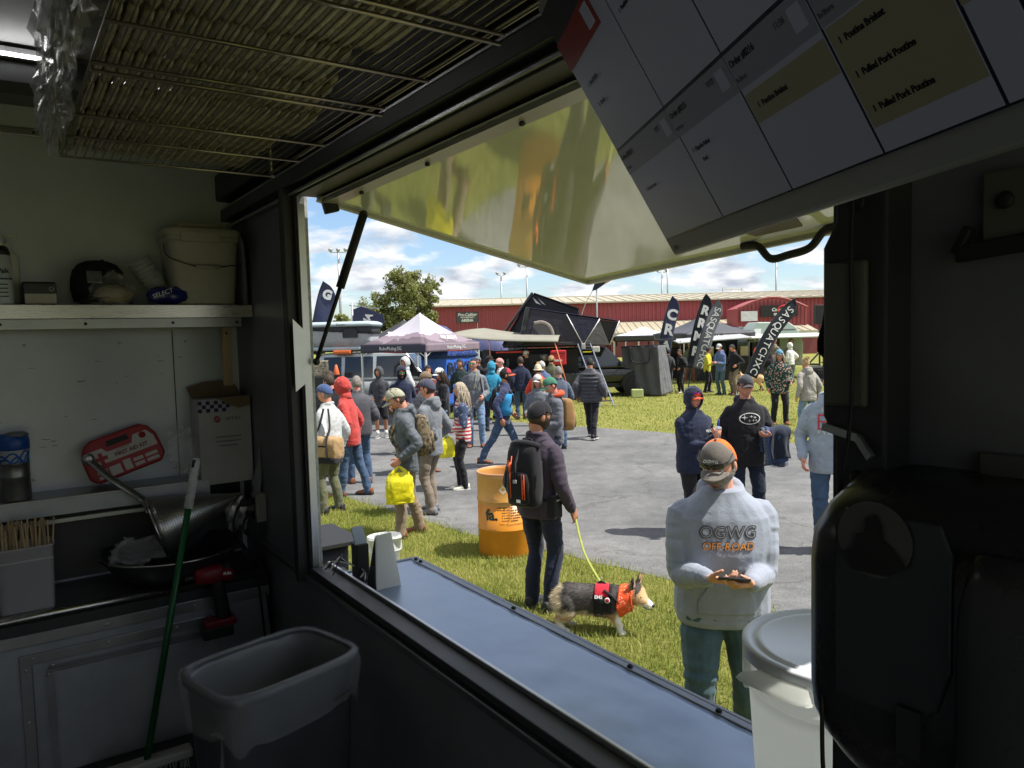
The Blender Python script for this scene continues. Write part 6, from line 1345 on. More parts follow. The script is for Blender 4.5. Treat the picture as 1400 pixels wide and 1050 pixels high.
pp(-1.50, 12.9, 1.76, 76, 'man in brown cap and dark jacket turned towards the booths', charcoal, denim, shoebr, 'pink', cap=(brownflat, brownflat, brownflat), hair='grey', hairstyle='cropped', glasses='dark')
q = pp(-1.42, 15.3, 1.72, -62, 'woman in white cap and black hoodie holding a cup', blackc, denimlt, shoew, 'pink', cap=(whitec, whitec, whitec), hair='brown', hairstyle='long', long_len=.2, armL=(.10, -.30, 1.12), hand_dirL=(-.5, -.6, .3), glasses='dark', hood='down')
chest_text(q, 'GRVN', .06, whitec, 1.27)
dk = thing('paper_cup', 'clear cup with orange straw held by the woman in the white cap', 'drink', at(q, (.05, -.38, 1.10)))
MB().lathe([(.030, 0), (.040, .11), (.041, .115)], 14).obj('cup', M('cup_milk', (0.6, 0.58, 0.52), var=.1), dk); MB().tube([(0, 0, .05), (.01, 0, .21)], .005, 6).obj('straw', ORZ, dk)
q = pp(-.77, 11.5, 1.64, -82, 'woman with long wavy hair in stars and stripes sweater holding a yellow bag', stripes, blackc, shoew, 'pink', hair='ash', hairstyle='long', long_len=.34, armL=(.16, -.24, .98), armR=(-.15, -.22, 1.0), bulk=1.0, hem=.82, sole=solew)
limb_ = MB(); limb(limb_, [q.sh[1]+V(.0, 0, .0), q.sh[1]+(q.el[1]-q.sh[1])*.5, q.el[1]], [.086, .078, .070], 14, 3, .08); remesh(limb_.obj('starred_sleeve', stars, q.root), .012, 2)
MB().loft([[q.tp(p) for p in ell(.198*1, .14, 22, 2.35, (0, 0, z))] for z in (1.20, 1.28, 1.36)]).obj('starred_yoke', stars, q.root)
shop_bag(at(q, q.wr[1]+V(0, -.05, -.06)), R(-160), 'small yellow shopping bag carried by the woman in stars and stripes', .8)
q = pp(-.80, 15.9, 1.88, 2, 'tall man in grey hoodie with backpack and green mirrored glasses', midgrey, denimlt, shoebr, 'pink', glasses='mirror', hairstyle='cropped', hair='black', hood='down', bulk=1.04)
MB().tube(bez([(.05, -.09, 1.47), (.03, -.15, 1.30), (.0, -.16, 1.15)], 6), [(.010, .003)]*13, 6).obj('lanyard', M('lanyard', lin((190, 190, 60)), var=0), q.root)
backpack(q, blackc, blackc, .30, .42, .16, 1.2, label='black backpack on the tall man with mirrored glasses')
q = pp(-1.34, 19.6, 1.76, 4, 'person in dark green hoodie standing before the blue banner', FB('darkgreen', (34, 48, 48)), blackc, shoeb, 'tan', hair='black', hood='down', bulk=.94); chest_text(q, 'O', .10, midgrey, 1.26)
pp(-.50, 18.5, 1.70, 190, 'person in bright teal hooded jacket with hood up among the crowd', teal, denimd, shoeb, 'pink', hood='up')
pp(-.28, 19.9, 1.74, -80, 'man in pink cap and white shirt beside the teal hood', whitec, denim, shoeb, 'pink', cap=(pinkc, pinkc, pinkc), hair='grey', hairstyle='cropped')
pp(-.62, 21.0, 1.78, 60, 'man in black cap near the awning pole', blackc, denimd, shoeb, 'tan', cap=(blackc,)*3, hair='black')
q = pp(-.18, 13.35, 1.76, 88, 'bearded man in blue jacket and red-black cap striding past', indigo, denim, shoebr, 'tan', cap=(redd, blackc, orangec), beard='black', hair='black', hairstyle='cropped', feet=((.07, -.34), (-.10, .42, .03)), lean=6, armR=(-.26, .02, .88), armL=(.24, -.16, .92), collar='stand')
mbv = MB().loft([[q.tp(p) for p in ell(.150, .155, 20, 2.4, (-.055, -.006, z))] for z in (.93, 1.05, 1.2, 1.32)]); mbv.obj('blue_panel', brightb, q.root)
backpack(q, blackc, blackc, .26, .40, .12, 1.2, label='black backpack on the striding man in the blue jacket')
pp(.62, 17.4, 1.64, 168, 'child in cream bobble hat and red coat facing the black camper', FB('redcoat', (206, 62, 44)), denim, shoeb, 'fair', beanie=(creamc, M('pom_tan', lin((190, 150, 90)), rough=1, bump=.5)), hair='brown')
pp(.78, 19.2, 1.66, 175, 'person in grey cap looking into the black camper', bluec, denim, shoeb, 'fair', cap=(ltgrey,)*3, hair='blond')
pp(.46, 13.4, 1.63, -22, 'blonde woman with sunglasses in grey top and grey cap', midgrey, denim, shoew, 'pink', cap=(ltgrey, ltgrey, ltgrey), hair='blond', hairstyle='long', glasses='dark', long_len=.2)
q = pp(.60, 10.9, 1.74, -72, 'man in green cap and grey jacket with orange hood looking down', FB('steelgrey', (92, 94, 102)), denimd, shoeb, 'pink', cap=(greenc,)*3, hair='brown', hairstyle='cropped', hpitch=24, armL=(.14, -.26, 1.05), armR=(-.14, -.26, 1.05))
MB().tube([q.tp((.105*math.sin(a), .035+.085*math.cos(a), 1.478+.02*math.cos(a))) for a in [2*math.pi*i/18 for i in range(18)]], [.032+.016*math.cos(2*math.pi*i/18) for i in range(18)], 8, close=True).obj('orange_hood', orangec, q.root)
backpack(q, FB('pack_tan', (146, 112, 70)), blackc, .30, .46, .18, 1.18, label='tan canvas backpack on the man in the green cap')
q = pp(1.74, 16.6, 1.82, 158, 'man in charcoal puffer jacket walking away past the ladder', pufferg, blackc, shoeb, 'tan', hair='black', hairstyle='cropped', puffy=True, bulk=1.08, feet=((.11, -.30, .02), (-.12, .28)), armL=(.30, .02, .90), armR=(-.30, -.06, .90), sole=solew)
mb = MB()
for k in range(8):
    z = .84+k*.078; w = [.205, .21, .208, .21, .215, .222, .215, .18][k]*1.05; mb.tube([q.tp((w*math.cos(a), w*.70*math.sin(a), z)) for a in [2*math.pi*i/24 for i in range(24)]], [(.026, .042)]*24, 8, close=True, ref=(1, 0, 0))
for sd in (1, -1):
    for k in range(7):
        c = q.sh[sd]+(q.el[sd]-q.sh[sd])*(.15+k*.26) if k < 4 else q.el[sd]+(q.wr[sd]-q.el[sd])*((k-3)*.24); mb.ball(c, (.088-.004*k,)*3, 12, 8)
remesh(mb.obj('quilting', pufferg, q.root), .014, 1, .4)
# ---- far lawn
far = [(8.13, 34.3, 1.80, 8, 'man in olive shirt and rust trousers far on the lawn', dict(top=FB('oliveshirt', (112, 114, 92)), pants=rust, shoes=shoebr, cap=(ltgrey,)*3, feet=((.16, -.05), (-.16, .1)))),
       (6.40, 28.3, 1.66, -80, 'person in black jacket with small pack beside the grey shower tent', dict(top=blackc, pants=blackc, shoes=shoew, hair='brown', lean=6)),
       (5.98, 28.7, 1.66, 170, 'person in dark jacket half hidden by the grey shower tent', dict(top=charcoal, pants=charcoal, shoes=shoew, hair='black')),
       (6.15, 31.5, 1.72, -20, 'dark-clad person under the black canopy by the first feather flag', dict(top=blackc, pants=blackc, shoes=shoeb, hair='black')),
       (7.32, 28.1, 1.72, 62, 'person in yellow jacket with camera strap on the far lawn', dict(top=yellowc, pants=blackc, shoes=shoeb, hair='brown', cap=(charcoal,)*3, armL=(.10, -.30, 1.15), armR=(-.10, -.30, 1.15))),
       (7.52, 27.0, 1.85, -58, 'man in blue-grey hoodie and jeans beside the yellow jacket', dict(top=bluec, pants=denimg, shoes=shoeb, cap=(ltgrey,)*3, hood='down', hpitch=15, armL=(.10, -.3, 1.1), armR=(-.10, -.3, 1.1))),
       (7.98, 26.9, 1.82, -64, 'man in black jacket and khaki trousers looking down on the far lawn', dict(top=blackc, pants=khaki, shoes=shoebr, hair='black', hpitch=22, lean=4)),
       (9.60, 28.4, 1.77, 178, 'man in grey cap wearing a large black backpack on the far lawn', dict(top=charcoal, pants=FB('trouserbrown', (84, 76, 70)), shoes=shoeb, cap=(charcoal,)*3)),
       (11.0, 33.2, 1.90, 174, 'man in orange hoodie and grey cap by the trailer', dict(top=orangec, pants=denimd, shoes=shoeb, cap=(midgrey,)*3)),
       (11.9, 34.0, 1.88, -58, 'man in camouflage shirt and tan cap by the trailer', dict(top=camo2, pants=khaki, shoes=shoeb, cap=(tan,)*3)),
       (13.0, 35.0, 1.84, 20, 'person wrapped in pale grey camouflage by the trailer steps', dict(top=camo2, pants=denimlt, shoes=shoeb, hood='up')),
       (11.9, 32.0, 1.70, -150, 'person in white patterned jacket before the trailer steps', dict(top=whitec, pants=olive, shoes=shoeb, hair='ash', hood='up')),
       (.55, 26.0, 1.80, -60, 'person in white helmet-like cap working at the black camper', dict(top=blackc, pants=blackc, shoes=shoeb, cap=(whitec,)*3, armR=(-.05, -.3, 1.35)))]
for x, y, h, fa, lab, kw in far:
    q = pp(x, y, h, fa, lab, kw.pop('top'), kw.pop('pants'), kw.pop('shoes'), 'pink', **kw)
    if 'large black backpack' in lab: backpack(q, blackc, blackc, .36, .56, .2, 1.15, label='large black backpack on the man on the far lawn')
    if 'small pack' in lab: backpack(q, charcoal, blackc, .24, .36, .12, 1.2, label='small dark pack on the person beside the grey shower tent')

# ---- more of the crowd behind the first rows
extra = [(-3.55, 14.6, 1.74, -100, 'man in dark green jacket at the far side of the queue', FB('forest', (52, 66, 54)), denim, dict(hair='brown')),
         (-1.95, 17.4, 1.70, 30, 'woman in burgundy jacket between the hooded boy and the mirrored glasses', FB('burgundy', (104, 44, 56)), denimd, dict(hair='black', hairstyle='long', long_len=.18)),
         (-.95, 21.4, 1.76, -40, 'man in grey cap and black coat under the edge of the canopy', blackc, denimd, dict(cap=(midgrey,)*3)),
         (.25, 20.8, 1.74, 185, 'man in navy jacket looking at the drawers of the black camper', navy, denim, dict(hair='brown')),
         (1.15, 21.8, 1.72, 165, 'person in olive jacket beside the tool chests of the black camper', olive, blackc, dict(cap=(tan,)*3)),
         (.95, 15.2, 1.70, 190, 'person in slate fleece seen from behind next to the bobble hat', FB('slate', (84, 92, 108)), denim, dict(hair='grey', hairstyle='cropped'))]
for x, y, h, fa, lab, tp_, pa_, kw in extra: pp(x, y, h, fa, lab, tp_, pa_, shoeb, 'pink', **kw)
# ------------------------------------------------------------------ dogs
def fur_mat(key, kind):
    m = bpy.data.materials.new(key); m.use_nodes = True; t = m.node_tree; b = t.nodes['Principled BSDF']; L = t.links.new; b.inputs['Roughness'].default_value = .75; b.inputs['Specular IOR Level'].default_value = .3
    tc = t.nodes.new('ShaderNodeTexCoord'); n = t.nodes.new('ShaderNodeTexNoise'); n.inputs['Scale'].default_value = 11; n.inputs['Detail'].default_value = 6; L(tc.outputs['Object'], n.inputs['Vector'])
    sp = t.nodes.new('ShaderNodeSeparateXYZ'); L(tc.outputs['Object'], sp.inputs[0])
    def mth(op, a, c): 
        q = t.nodes.new('ShaderNodeMath'); q.operation = op
        for i, v in enumerate((a, c)):
            if isinstance(v, (int, float)): q.inputs[i].default_value = v
            else: L(v, q.inputs[i])
        return q.outputs[0]
    def mix(f, a, c):
        q = t.nodes.new('ShaderNodeMix'); q.data_type = 'RGBA'; L(f, q.inputs[0])
        for i, v in ((6, a), (7, c)):
            if isinstance(v, tuple): q.inputs[i].default_value = (*v, 1)
            else: L(v, q.inputs[i])
        return q.outputs[2]
    def band(v, lo, hi):
        q = t.nodes.new('ShaderNodeMapRange'); q.interpolation_type = 'SMOOTHSTEP'; L(v, q.inputs[0]); q.inputs[1].default_value = lo; q.inputs[2].default_value = hi; return q.outputs[0]
    nz = mth('MULTIPLY', mth('SUBTRACT', n.outputs[0], .5), .14)
    x = mth('ADD', sp.outputs[0], nz); z = mth('ADD', sp.outputs[2], nz)
    if kind == 'corgi':
        tan_ = mix(n.outputs[0], (0.40, 0.20, 0.075), (0.62, 0.44, 0.24)); cream = (0.66, 0.55, 0.38)
        low = mix(band(z, .05, .13), (0.74, 0.70, 0.62), tan_); low = mix(mth('MULTIPLY', band(x, .06, .0), band(z, .12, .16)), low, cream)
        c = mix(mth('MULTIPLY', band(z, .165, .205), band(x, -.335, -.285)), low, mix(n.outputs[0], (0.016, 0.015, 0.016), (0.13, 0.115, 0.105)))   # dark saddle
        c = mix(mth('MULTIPLY', band(x, .215, .245), 1.0), c, tan_)
        c = mix(mth('MULTIPLY', band(x, .225, .26), mth('MULTIPLY', band(z, .352, .372), band(x, .345, .325))), c, (0.035, 0.028, 0.024))                 # dark crown
        c = mix(mth('MULTIPLY', band(x, .12, .17), band(z, .235, .195)), c, (0.78, 0.74, 0.67))                                            # white chest
        c = mix(mth('MULTIPLY', band(x, .29, .33), band(z, .285, .255)), c, (0.80, 0.76, 0.68)); c = mix(band(x, .385, .405), c, (0.80, 0.77, 0.72))
    else: c = mix(n.outputs[0], (0.45, 0.26, 0.10), (0.72, 0.50, 0.27))
    L(c, b.inputs['Base Color']); return m
def dog(rt, fm, scale_z=1.0, vox=.0075, legs=.0, sit=False, fur=True, seed=4, hturn=-22):
    """standing dog facing +x: shaped trunk, jointed legs, neck, head with muzzle and ears"""
    mb = MB(); L0 = legs
    trunk = [(-.335, .25, .05, .06), (-.31, .262, .095, .105), (-.25, .265, .115, .125), (-.15, .262, .110, .120), (-.03, .258, .112, .122), (.06, .255, .118, .128), (.13, .25, .115, .128), (.18, .25, .092, .11), (.215, .255, .055, .075)]
    mb.loft([[V(x, p.x, z+L0+p.y) for p in ell(w, h_, 18, 2.2)] for x, z, w, h_ in trunk])
    mb.tube(bez([(.12, 0, .28+L0), (.20, 0, .295+L0), (.27, 0, .305+L0)], 5), [.102, .100, .098, .095, .092, .089, .086, .083, .080, .077, .074], 14)
    HD = Matrix.Translation((.290, 0, .312+L0)) @ Matrix.Rotation(R(hturn), 4, 'Z') @ Matrix.Rotation(R(15), 4, 'Y')
    mb.loft([[HD @ V(x, p.x, z+p.y) for p in ell(w, h_, 18, 2.3)] for x, z, w, h_ in ((-.075, .0, .04, .04), (-.055, .004, .078, .072), (-.005, .012, .092, .082), (.04, .006, .086, .072), (.07, -.008, .062, .052), (.095, -.020, .045, .040), (.135, -.028, .036, .032), (.158, -.028, .024, .022))])
    for s in (1, -1):
        mb.loft([[HD @ V(-.02-.010*k+q.x, s*(.055+.022*k)+q.y, .065+.105*k) for q in ell(.020*(1.05-k)**.7, .040*(1.05-k)**.7, 12)] for k in (0, .25, .5, .75, .95)])
        fx = .165 if s < 0 else .13
        limb(mb, [V(.14, s*.062, .24+L0), V(.125, s*.070, .155+L0*.8), V(fx, s*.068, .085+L0*.4), V(fx+.006, s*.068, .03)], [.060, .042, .026, .025], 10, 1, 0, 4)
        mb.ball((fx+.022, s*.068, .019), (.036, .026, .020), 10, 8)
        hx = -.275 if s < 0 else -.235
        limb(mb, [V(-.25, s*.062, .25+L0), V(hx+.045, s*.075, .175+L0*.7), V(hx-.045, s*.072, .105+L0*.4), V(hx-.012, s*.07, .03)], [.085, .060, .030, .023], 10, 2, 0, 4)
        mb.ball((hx+.012, s*.07, .018), (.036, .026, .019), 10, 8)
    mb.ball((-.325, 0, .24+L0), (.05, .075, .09), 12, 10)
    body = remesh(mb.obj('body', fm, rt), vox, 3, .5)
    if fur:
        rg = np.random.default_rng(seed); pts = []; fs = []
        v = np.array(mb.v); tri = []
        for f in mb.f:
            if len(f) <= 4:
                for i in range(1, len(f)-1): tri.append((f[0], f[i], f[i+1]))
        tri = np.array(tri); a, b_, c = v[tri[:, 0]], v[tri[:, 1]], v[tri[:, 2]]; nn = np.cross(b_-a, c-a); ar = np.linalg.norm(nn, axis=1)+1e-12; nn /= ar[:, None]
        k = 20000; idx = rg.choice(len(tri), k, p=ar/ar.sum()); r1 = np.sqrt(rg.random(k)); r2 = rg.random(k)
        p = a[idx]*(1-r1)[:, None]+b_[idx]*(r1*(1-r2))[:, None]+c[idx]*(r1*r2)[:, None]; n_ = nn[idx]
        # outward side: away from the trunk axis
        ax = np.stack([np.clip(p[:, 0], -.28, .30), np.zeros(k), np.where(p[:, 2] < .13, p[:, 2], .26)], 1); sgn = np.sign(((p-ax)*n_).sum(1)); n_ = n_*sgn[:, None]
        ln = np.where((p[:, 2] > .10) & (p[:, 0] < .26), .030, .013)*rg.uniform(.6, 1.3, k); ln = np.where((p[:, 0] < -.27) & (p[:, 2] > .13), ln*1.5, ln)
        hd = (p[:, 0] > .24)[:, None]; d = np.where(hd, n_*.45, n_*.40)+np.array([-.8, 0, -.40])+rg.normal(0, .18, (k, 3)); d /= np.linalg.norm(d, axis=1)[:, None]; side = np.cross(d, rg.normal(0, 1, (k, 3))); side /= np.linalg.norm(side, axis=1)[:, None]
        w = .0013
        Q = np.stack([p-side*w, p+side*w, p+d*ln[:, None]], 1).reshape(-1, 3)
        me = bpy.data.meshes.new('fur'); me.from_pydata(Q.tolist(), [], [(3*i, 3*i+1, 3*i+2) for i in range(k)]); me.materials.append(fm); o = link('fur', me, rt); o['kind'] = 'stuff'
    MB().ball(HD @ V(.162, 0, -.020), (.015, .017, .013), 10, 8).obj('nose', BLACK, rt)
    for s in (1, -1): MB().ball(HD @ V(.062, s*.050, .022), (.010, .009, .010), 8, 6).obj('eye', M('dog_eye', (0.01, 0.007, 0.005), rough=.1, var=0), rt)
    MB().tube([HD @ V(.10, -.040, -.046), HD @ V(.135, -.033, -.052), HD @ V(.157, -.008, -.048)], .0035, 5).obj('mouth', BLACK, rt)
    for s in (1, -1): MB().grid(lambda u, v: HD @ V(-.002-.010*v, s*(.055+.022*v+(u-.5)*.046*(1.02-v)), .085+.085*v), 6, 6).obj('inner_ear', M('ear_pink', (0.42, 0.26, 0.20), rough=.8), rt)
    return body
cg = thing('corgi', 'tricolour corgi in orange bandana and red vest standing on the grass', 'dog', (.64, 5.80, 0), R(-12)); cg.scale = (.98, .98, .97)
cb = dog(cg, fur_mat('corgi_fur', 'corgi'))
bd = thing('dog_bandana', 'orange patterned bandana round the neck of the corgi', 'bandana', (.64, 5.80, 0), R(-12)); bd.scale = (.98, .98, .97)
ORB = ramp_mat('bandana', 'voronoi', 48, [(0, (240, 220, 205)), (.20, (222, 84, 34))])
def bandf(u, v):
    a = math.pi*(-.35+1.5*u); r = .108+.022*v; w = math.sin(math.pi*min(1, max(0, u)))
    return V(.262-.02*math.cos(a)*0-.075*v*(.5+w)+.004*math.sin(20*u), -r*math.sin(a), .292+r*.98*math.cos(a)-.055*v*w+.004*math.sin(16*u+3*v))
MB().grid(bandf, 40, 12).obj('cloth', ORB, bd, solid=.004)
MB().tube([bandf(i/30, 0) for i in range(31)], .010, 8).obj('rolled_edge', ORB, bd)
vt = thing('dog_vest', 'red and black service vest strapped over the back of the corgi', 'vest', (.64, 5.80, 0), R(-12)); vt.scale = (.98, .98, .97)
VR = FB('vest_red', (176, 36, 52), bs=40); VB = FB('vest_black', (24, 24, 26), bs=40)
def sad(u, v, r=1.0): a = R(-62+124*u); return V(.0+.10*v-.0, .119*r*math.sin(a), .258+.130*r*math.cos(a))
MB().grid(lambda u, v: sad(u, v*1.1-.25, 1.03), 20, 8).obj('saddle', VR, vt, solid=.008)
MB().grid(lambda u, v: (lambda a: V(-.025+.14*v+.01*math.sin(a), .1215*math.sin(a), .256+.131*math.cos(a)))(2*math.pi*u), 36, 6).obj('girth_wrap', VB, vt, solid=.004)
MB().tube(bez([(.05, -.08, .37), (.12, -.11, .33), (.17, -.11, .28)], 5), [(.016, .005)]*11, 8).obj('chest_strap', VB, vt)
text('lettering', 'EMS', .036, whitec, vt, frame((.008, -.1205, .322), (1, 0, 0), (0, .5, 1)), offset=.0012)
MB().lathe([(.022, 0), (.022, .004)], 18).obj('patch', whitec, vt, mtx=Matrix.Translation((.078, -.122, .300)) @ Matrix.Rotation(R(76), 4, 'X')); MB().lathe([(.015, 0), (.015, .003)], 14).obj('patch_centre', VR, vt, mtx=Matrix.Translation((.078, -.126, .301)) @ Matrix.Rotation(R(76), 4, 'X'))
MB().tube(bez([(-.01, 0, .388), (.02, 0, .412), (.06, 0, .390)], 5), .008, 8).obj('grab_handle', VB, vt)
ls_ = thing('dog_leash', 'yellow-green webbing leash running from the man to the corgi', 'leash', (0, 0, 0))
h0 = at(LEASHMAN, LEASHMAN.wr[-1]+V(-.01, -.04, -.09)); h1 = Matrix.Translation(cg.location) @ Matrix.Rotation(R(-12), 4, 'Z') @ V(.02, 0, .385)
MB().tube(bez([h0+V(0, 0, .05), h0, (h0+h1)/2+V(-.03, 0, -.02), h1], 8), [(.010, .0022)]*25, 6).obj('leash', M('leash_webbing', lin((150, 158, 70)), rough=.8, var=.2, vs=40), ls_)
MB().tube([h1+V(0, 0, .05), h1], .004, 6).obj('clip', STEEL, ls_)
gd = thing('golden_dog', 'golden retriever standing beside the leaning black feather flag', 'dog', (9.0, 28.2, 0), R(178)); gd.scale = (1.35, 1.35, 1.35)
dog(gd, fur_mat('golden_fur', 'golden'), vox=.016, legs=.10, fur=False)
# ------------------------------------------------------------------ oil drum, bin, table outside the hatch
DRUM = M('drum_orange', lin((206, 132, 36)), rough=.38, var=.10, vs=5, bump=.05, bs=10, spots=(8, .72, (0.30, 0.14, 0.03)))
DRUM2 = M('drum_tan', lin((200, 142, 62)), rough=.45, var=.14, vs=5, spots=(6, .68, (0.34, 0.2, 0.08)))
dm = thing('oil_drum', 'orange steel drum used as litter bin on the grass edge', 'drum', (-.115, 8.06, 0), R(20))
MB().lathe([(.285, 0), (.290, .008), (.290, .28), (.298, .29), (.298, .302), (.290, .312), (.290, .56)], 48).obj('lower_shell', DRUM, dm)
MB().lathe([(.290, .56), (.290, .585), (.299, .595), (.299, .607), (.290, .617), (.290, .87), (.297, .876), (.299, .884), (.296, .892), (.286, .892), (.284, .86), (.284, .10), (.02, .09)], 48, cap=False).obj('upper_shell', DRUM2, dm)
MB().tube([(.292*math.cos(a), .292*math.sin(a), .890) for a in [2*math.pi*i/48 for i in range(48)]], .007, 6, close=True).obj('rim', M('drum_rim', lin((190, 140, 120)), rough=.4, metal=.3), dm)
def wrapfilm(u, v): a = 2*math.pi*u; r = .305 if v > .5 else .278; return V(r*math.cos(a), r*math.sin(a), .902-.34*abs(v-.5)*2*(1-.5*(v < .5))+.03*mnoise.noise(V(math.cos(a)*4, math.sin(a)*4, v*3))*(abs(v-.5)*2))
MB().grid(wrapfilm, 60, 20).obj('bag_liner', M('drum_liner', (0.75, 0.66, 0.50), rough=.15, var=0, alpha=.09, spec=.9, bump=.5, bs=14), dm)
MB().lathe([(.27, .60), (.02, .58)], 30).obj('bag_inside', M('bag_pink', lin((196, 128, 132)), rough=.4, var=.2, vs=10), dm)
INK = M('drum_ink', lin((44, 60, 52)), rough=.6, var=.1); 
def drum_text(s, size, z, a0, r=.2925, mat=INK, **k):
    me = text_mesh(s, size, extrude=0, align='LEFT', **k); me.materials.clear(); me.materials.append(mat)
    for v in me.vertices:
        x, y = v.co.x, v.co.y; a = a0+x/r; v.co = (r*math.cos(a), r*math.sin(a), z+y)
    return link('drum_print', me, dm)
A0 = R(-112-20)
drum_text('fa.', .16, .46, A0-.35, offset=.006); 
for i in range(6):
    w_ = (.18, .30, .24, .24, .24, .20)[i]; z_ = .545-i*.028
    for k in range(int(w_/.024)):
        a_ = A0+.12+(0 if i < 2 else .16)+(k*.024+.002)/.2925; l_ = (.020 if (k*7+i*3) % 4 else .013)/.2925
        q_ = MB(); q_.v = [(.2925*math.cos(a), .2925*math.sin(a), z_+dz) for a, dz in ((a_, -.005), (a_+l_, -.005), (a_+l_, .005), (a_, .005))]; q_.f = [(0, 1, 2, 3)]; q_.obj('print_dash', INK, dm, False)
drum_text('100% Natural Product', .028, .365, A0+.18)
dd_ = MB(); dd_.v = [(.2925*math.cos(A0+.36+dx), .2925*math.sin(A0+.36+dx), .735+dz) for dx, dz in ((-.17, .0), (0, .05), (.17, 0), (0, -.05))]; dd_.f = [(0, 1, 2, 3)]; dd_.obj('diamond_label', M('paper_label', lin((214, 202, 180)), var=.15, vs=30), dm, False)
wb = thing('white_bin', 'small translucent white waste bin with bag on the grass', 'bin', (-1.32, 7.42, 0), R(20))
BW = M('bin_white', (0.60, 0.62, 0.58), rough=.35, var=.06, alpha=.85)
MB().loft([[V(p.x, p.y, z) for p in ell(w, w*.72, 28, 3.6)] for w, z in ((.125, 0), (.13, .01), (.165, .36), (.17, .365), (.163, .365), (.122, .02))]).obj('bin', BW, wb)
MB().grid(lambda u, v: (lambda a: V((.160+.018*v+.008*mnoise.noise(V(math.cos(a)*4, math.sin(a)*4, v*4)))*math.cos(a), (.118+.014*v+.008*mnoise.noise(V(math.cos(a)*5, math.sin(a)*5, v*4)))*math.sin(a), .24+.16*math.sin(math.pi*min(1, v*1.15))*.9))(2*math.pi*u), 48, 14).obj('bag', M('bin_bag', (0.72, 0.73, 0.72), rough=.25, var=.05, alpha=.7, spec=.7, bump=.4, bs=20), wb)
tb = thing('condiment_table', 'black-clothed condiment table on the grass beyond the hatch post', 'table', (-1.42, 5.55, 0), R(35))
TBK = M('table_black', (0.014, 0.014, 0.016), rough=.6, var=.2, vs=5)
MB().box((-.26, .0, .88), (.85, .60, .035)).obj('table_top', TBK, tb, False, bevel=.006)
MB().loft([[V(-.26+p.x*k, p.y*k, z) for p in ell(.36, .24, 24, 8)] for z, k in ((.0, .95), (.45, .98), (.865, 1.0))]).obj('cloth_skirt', TBK, tb)
for i, (a, b) in enumerate(((-.02, .02), (-.09, .06))):
    t = thing('hot_sauce_bottle', ['hot sauce bottle with red cap at the edge of the condiment table', 'hot sauce bottle half behind the hatch post on the condiment table'][i], 'bottle', tb.matrix_basis @ V(0, 0, 0)*0+Vector((-1.42, 5.55, 0))+Matrix.Rotation(R(35), 3, 'Z') @ V(a-.10, b+.02, .898), 0, 'hot sauce bottles')
    MB().lathe([(.026, 0), (.028, .005), (.028, .105), (.012, .14), (.011, .17)], 18).obj('glass', M('sauce', lin((176, 92, 48)), rough=.15, var=.1), t); MB().lathe([(.0285, .02), (.0287, .022), (.0287, .085), (.0285, .087)], 18, cap=False).obj('label', M('sauce_label', (0.6, 0.55, 0.55), var=.3, vs=60), t); MB().lathe([(.014, .162), (.014, .19), (.012, .193)], 14).obj('cap', M('sauce_cap', lin((200, 30, 34)), var=0), t)
tt = thing('chip_bags', 'pale snack bags standing beside the condiment table leg', 'snack bags', (-1.30, 5.02, .62))
crumple('bag', tt, (0, 0, .0), (.05, .04, .12), 71, M('bag_white', (0.6, 0.58, 0.54), rough=.4, var=.2), 20, 14, .25); crumple('bag', tt, (.03, .04, -.14), (.06, .05, .10), 72, M('bag_white', ()), 20, 14, .25)
MB().box((.0, .10, -.31), (.26, .20, .62)).obj('carton', TBK, tt, False)

# ------------------------------------------------------------------ vehicle builder
GLASS = M('car_glass', (0.02, 0.024, 0.028), rough=.06, var=0, spec=.9)
TYRE = M('tyre', (0.018, 0.018, 0.018), rough=.85, var=.15); RIM = M('rim_dark', (0.10, 0.10, 0.105), rough=.4, metal=.7, var=.1)
def wheel(parent, x, y, r=.40, w=.26):
    t = MB().lathe([(r*.55, -w/2), (r*.9, -w/2), (r, -w*.36), (r, w*.36), (r*.9, w/2), (r*.55, w/2)], 28).obj('wheel', TYRE, parent, mtx=Matrix.Translation((x, y, r)) @ Matrix.Rotation(math.pi/2, 4, 'X'))
    MB().lathe([(r*.58, -w*.30), (r*.58, w*.44), (r*.5, w*.46), (r*.46, w*.30), (r*.15, w*.36), (.01, w*.38)], 20).obj('rim', RIM, t)
    for k in range(6): a = math.pi*k/3; MB().bar((r*.1*math.cos(a), r*.1*math.sin(a), -w*.40), (r*.52*math.cos(a), r*.52*math.sin(a), -w*.38), .06, .05).bar((r*.1*math.cos(a), r*.1*math.sin(a), w*.40), (r*.52*math.cos(a), r*.52*math.sin(a), w*.38), .06, .05).obj('spoke', RIM, t, False)
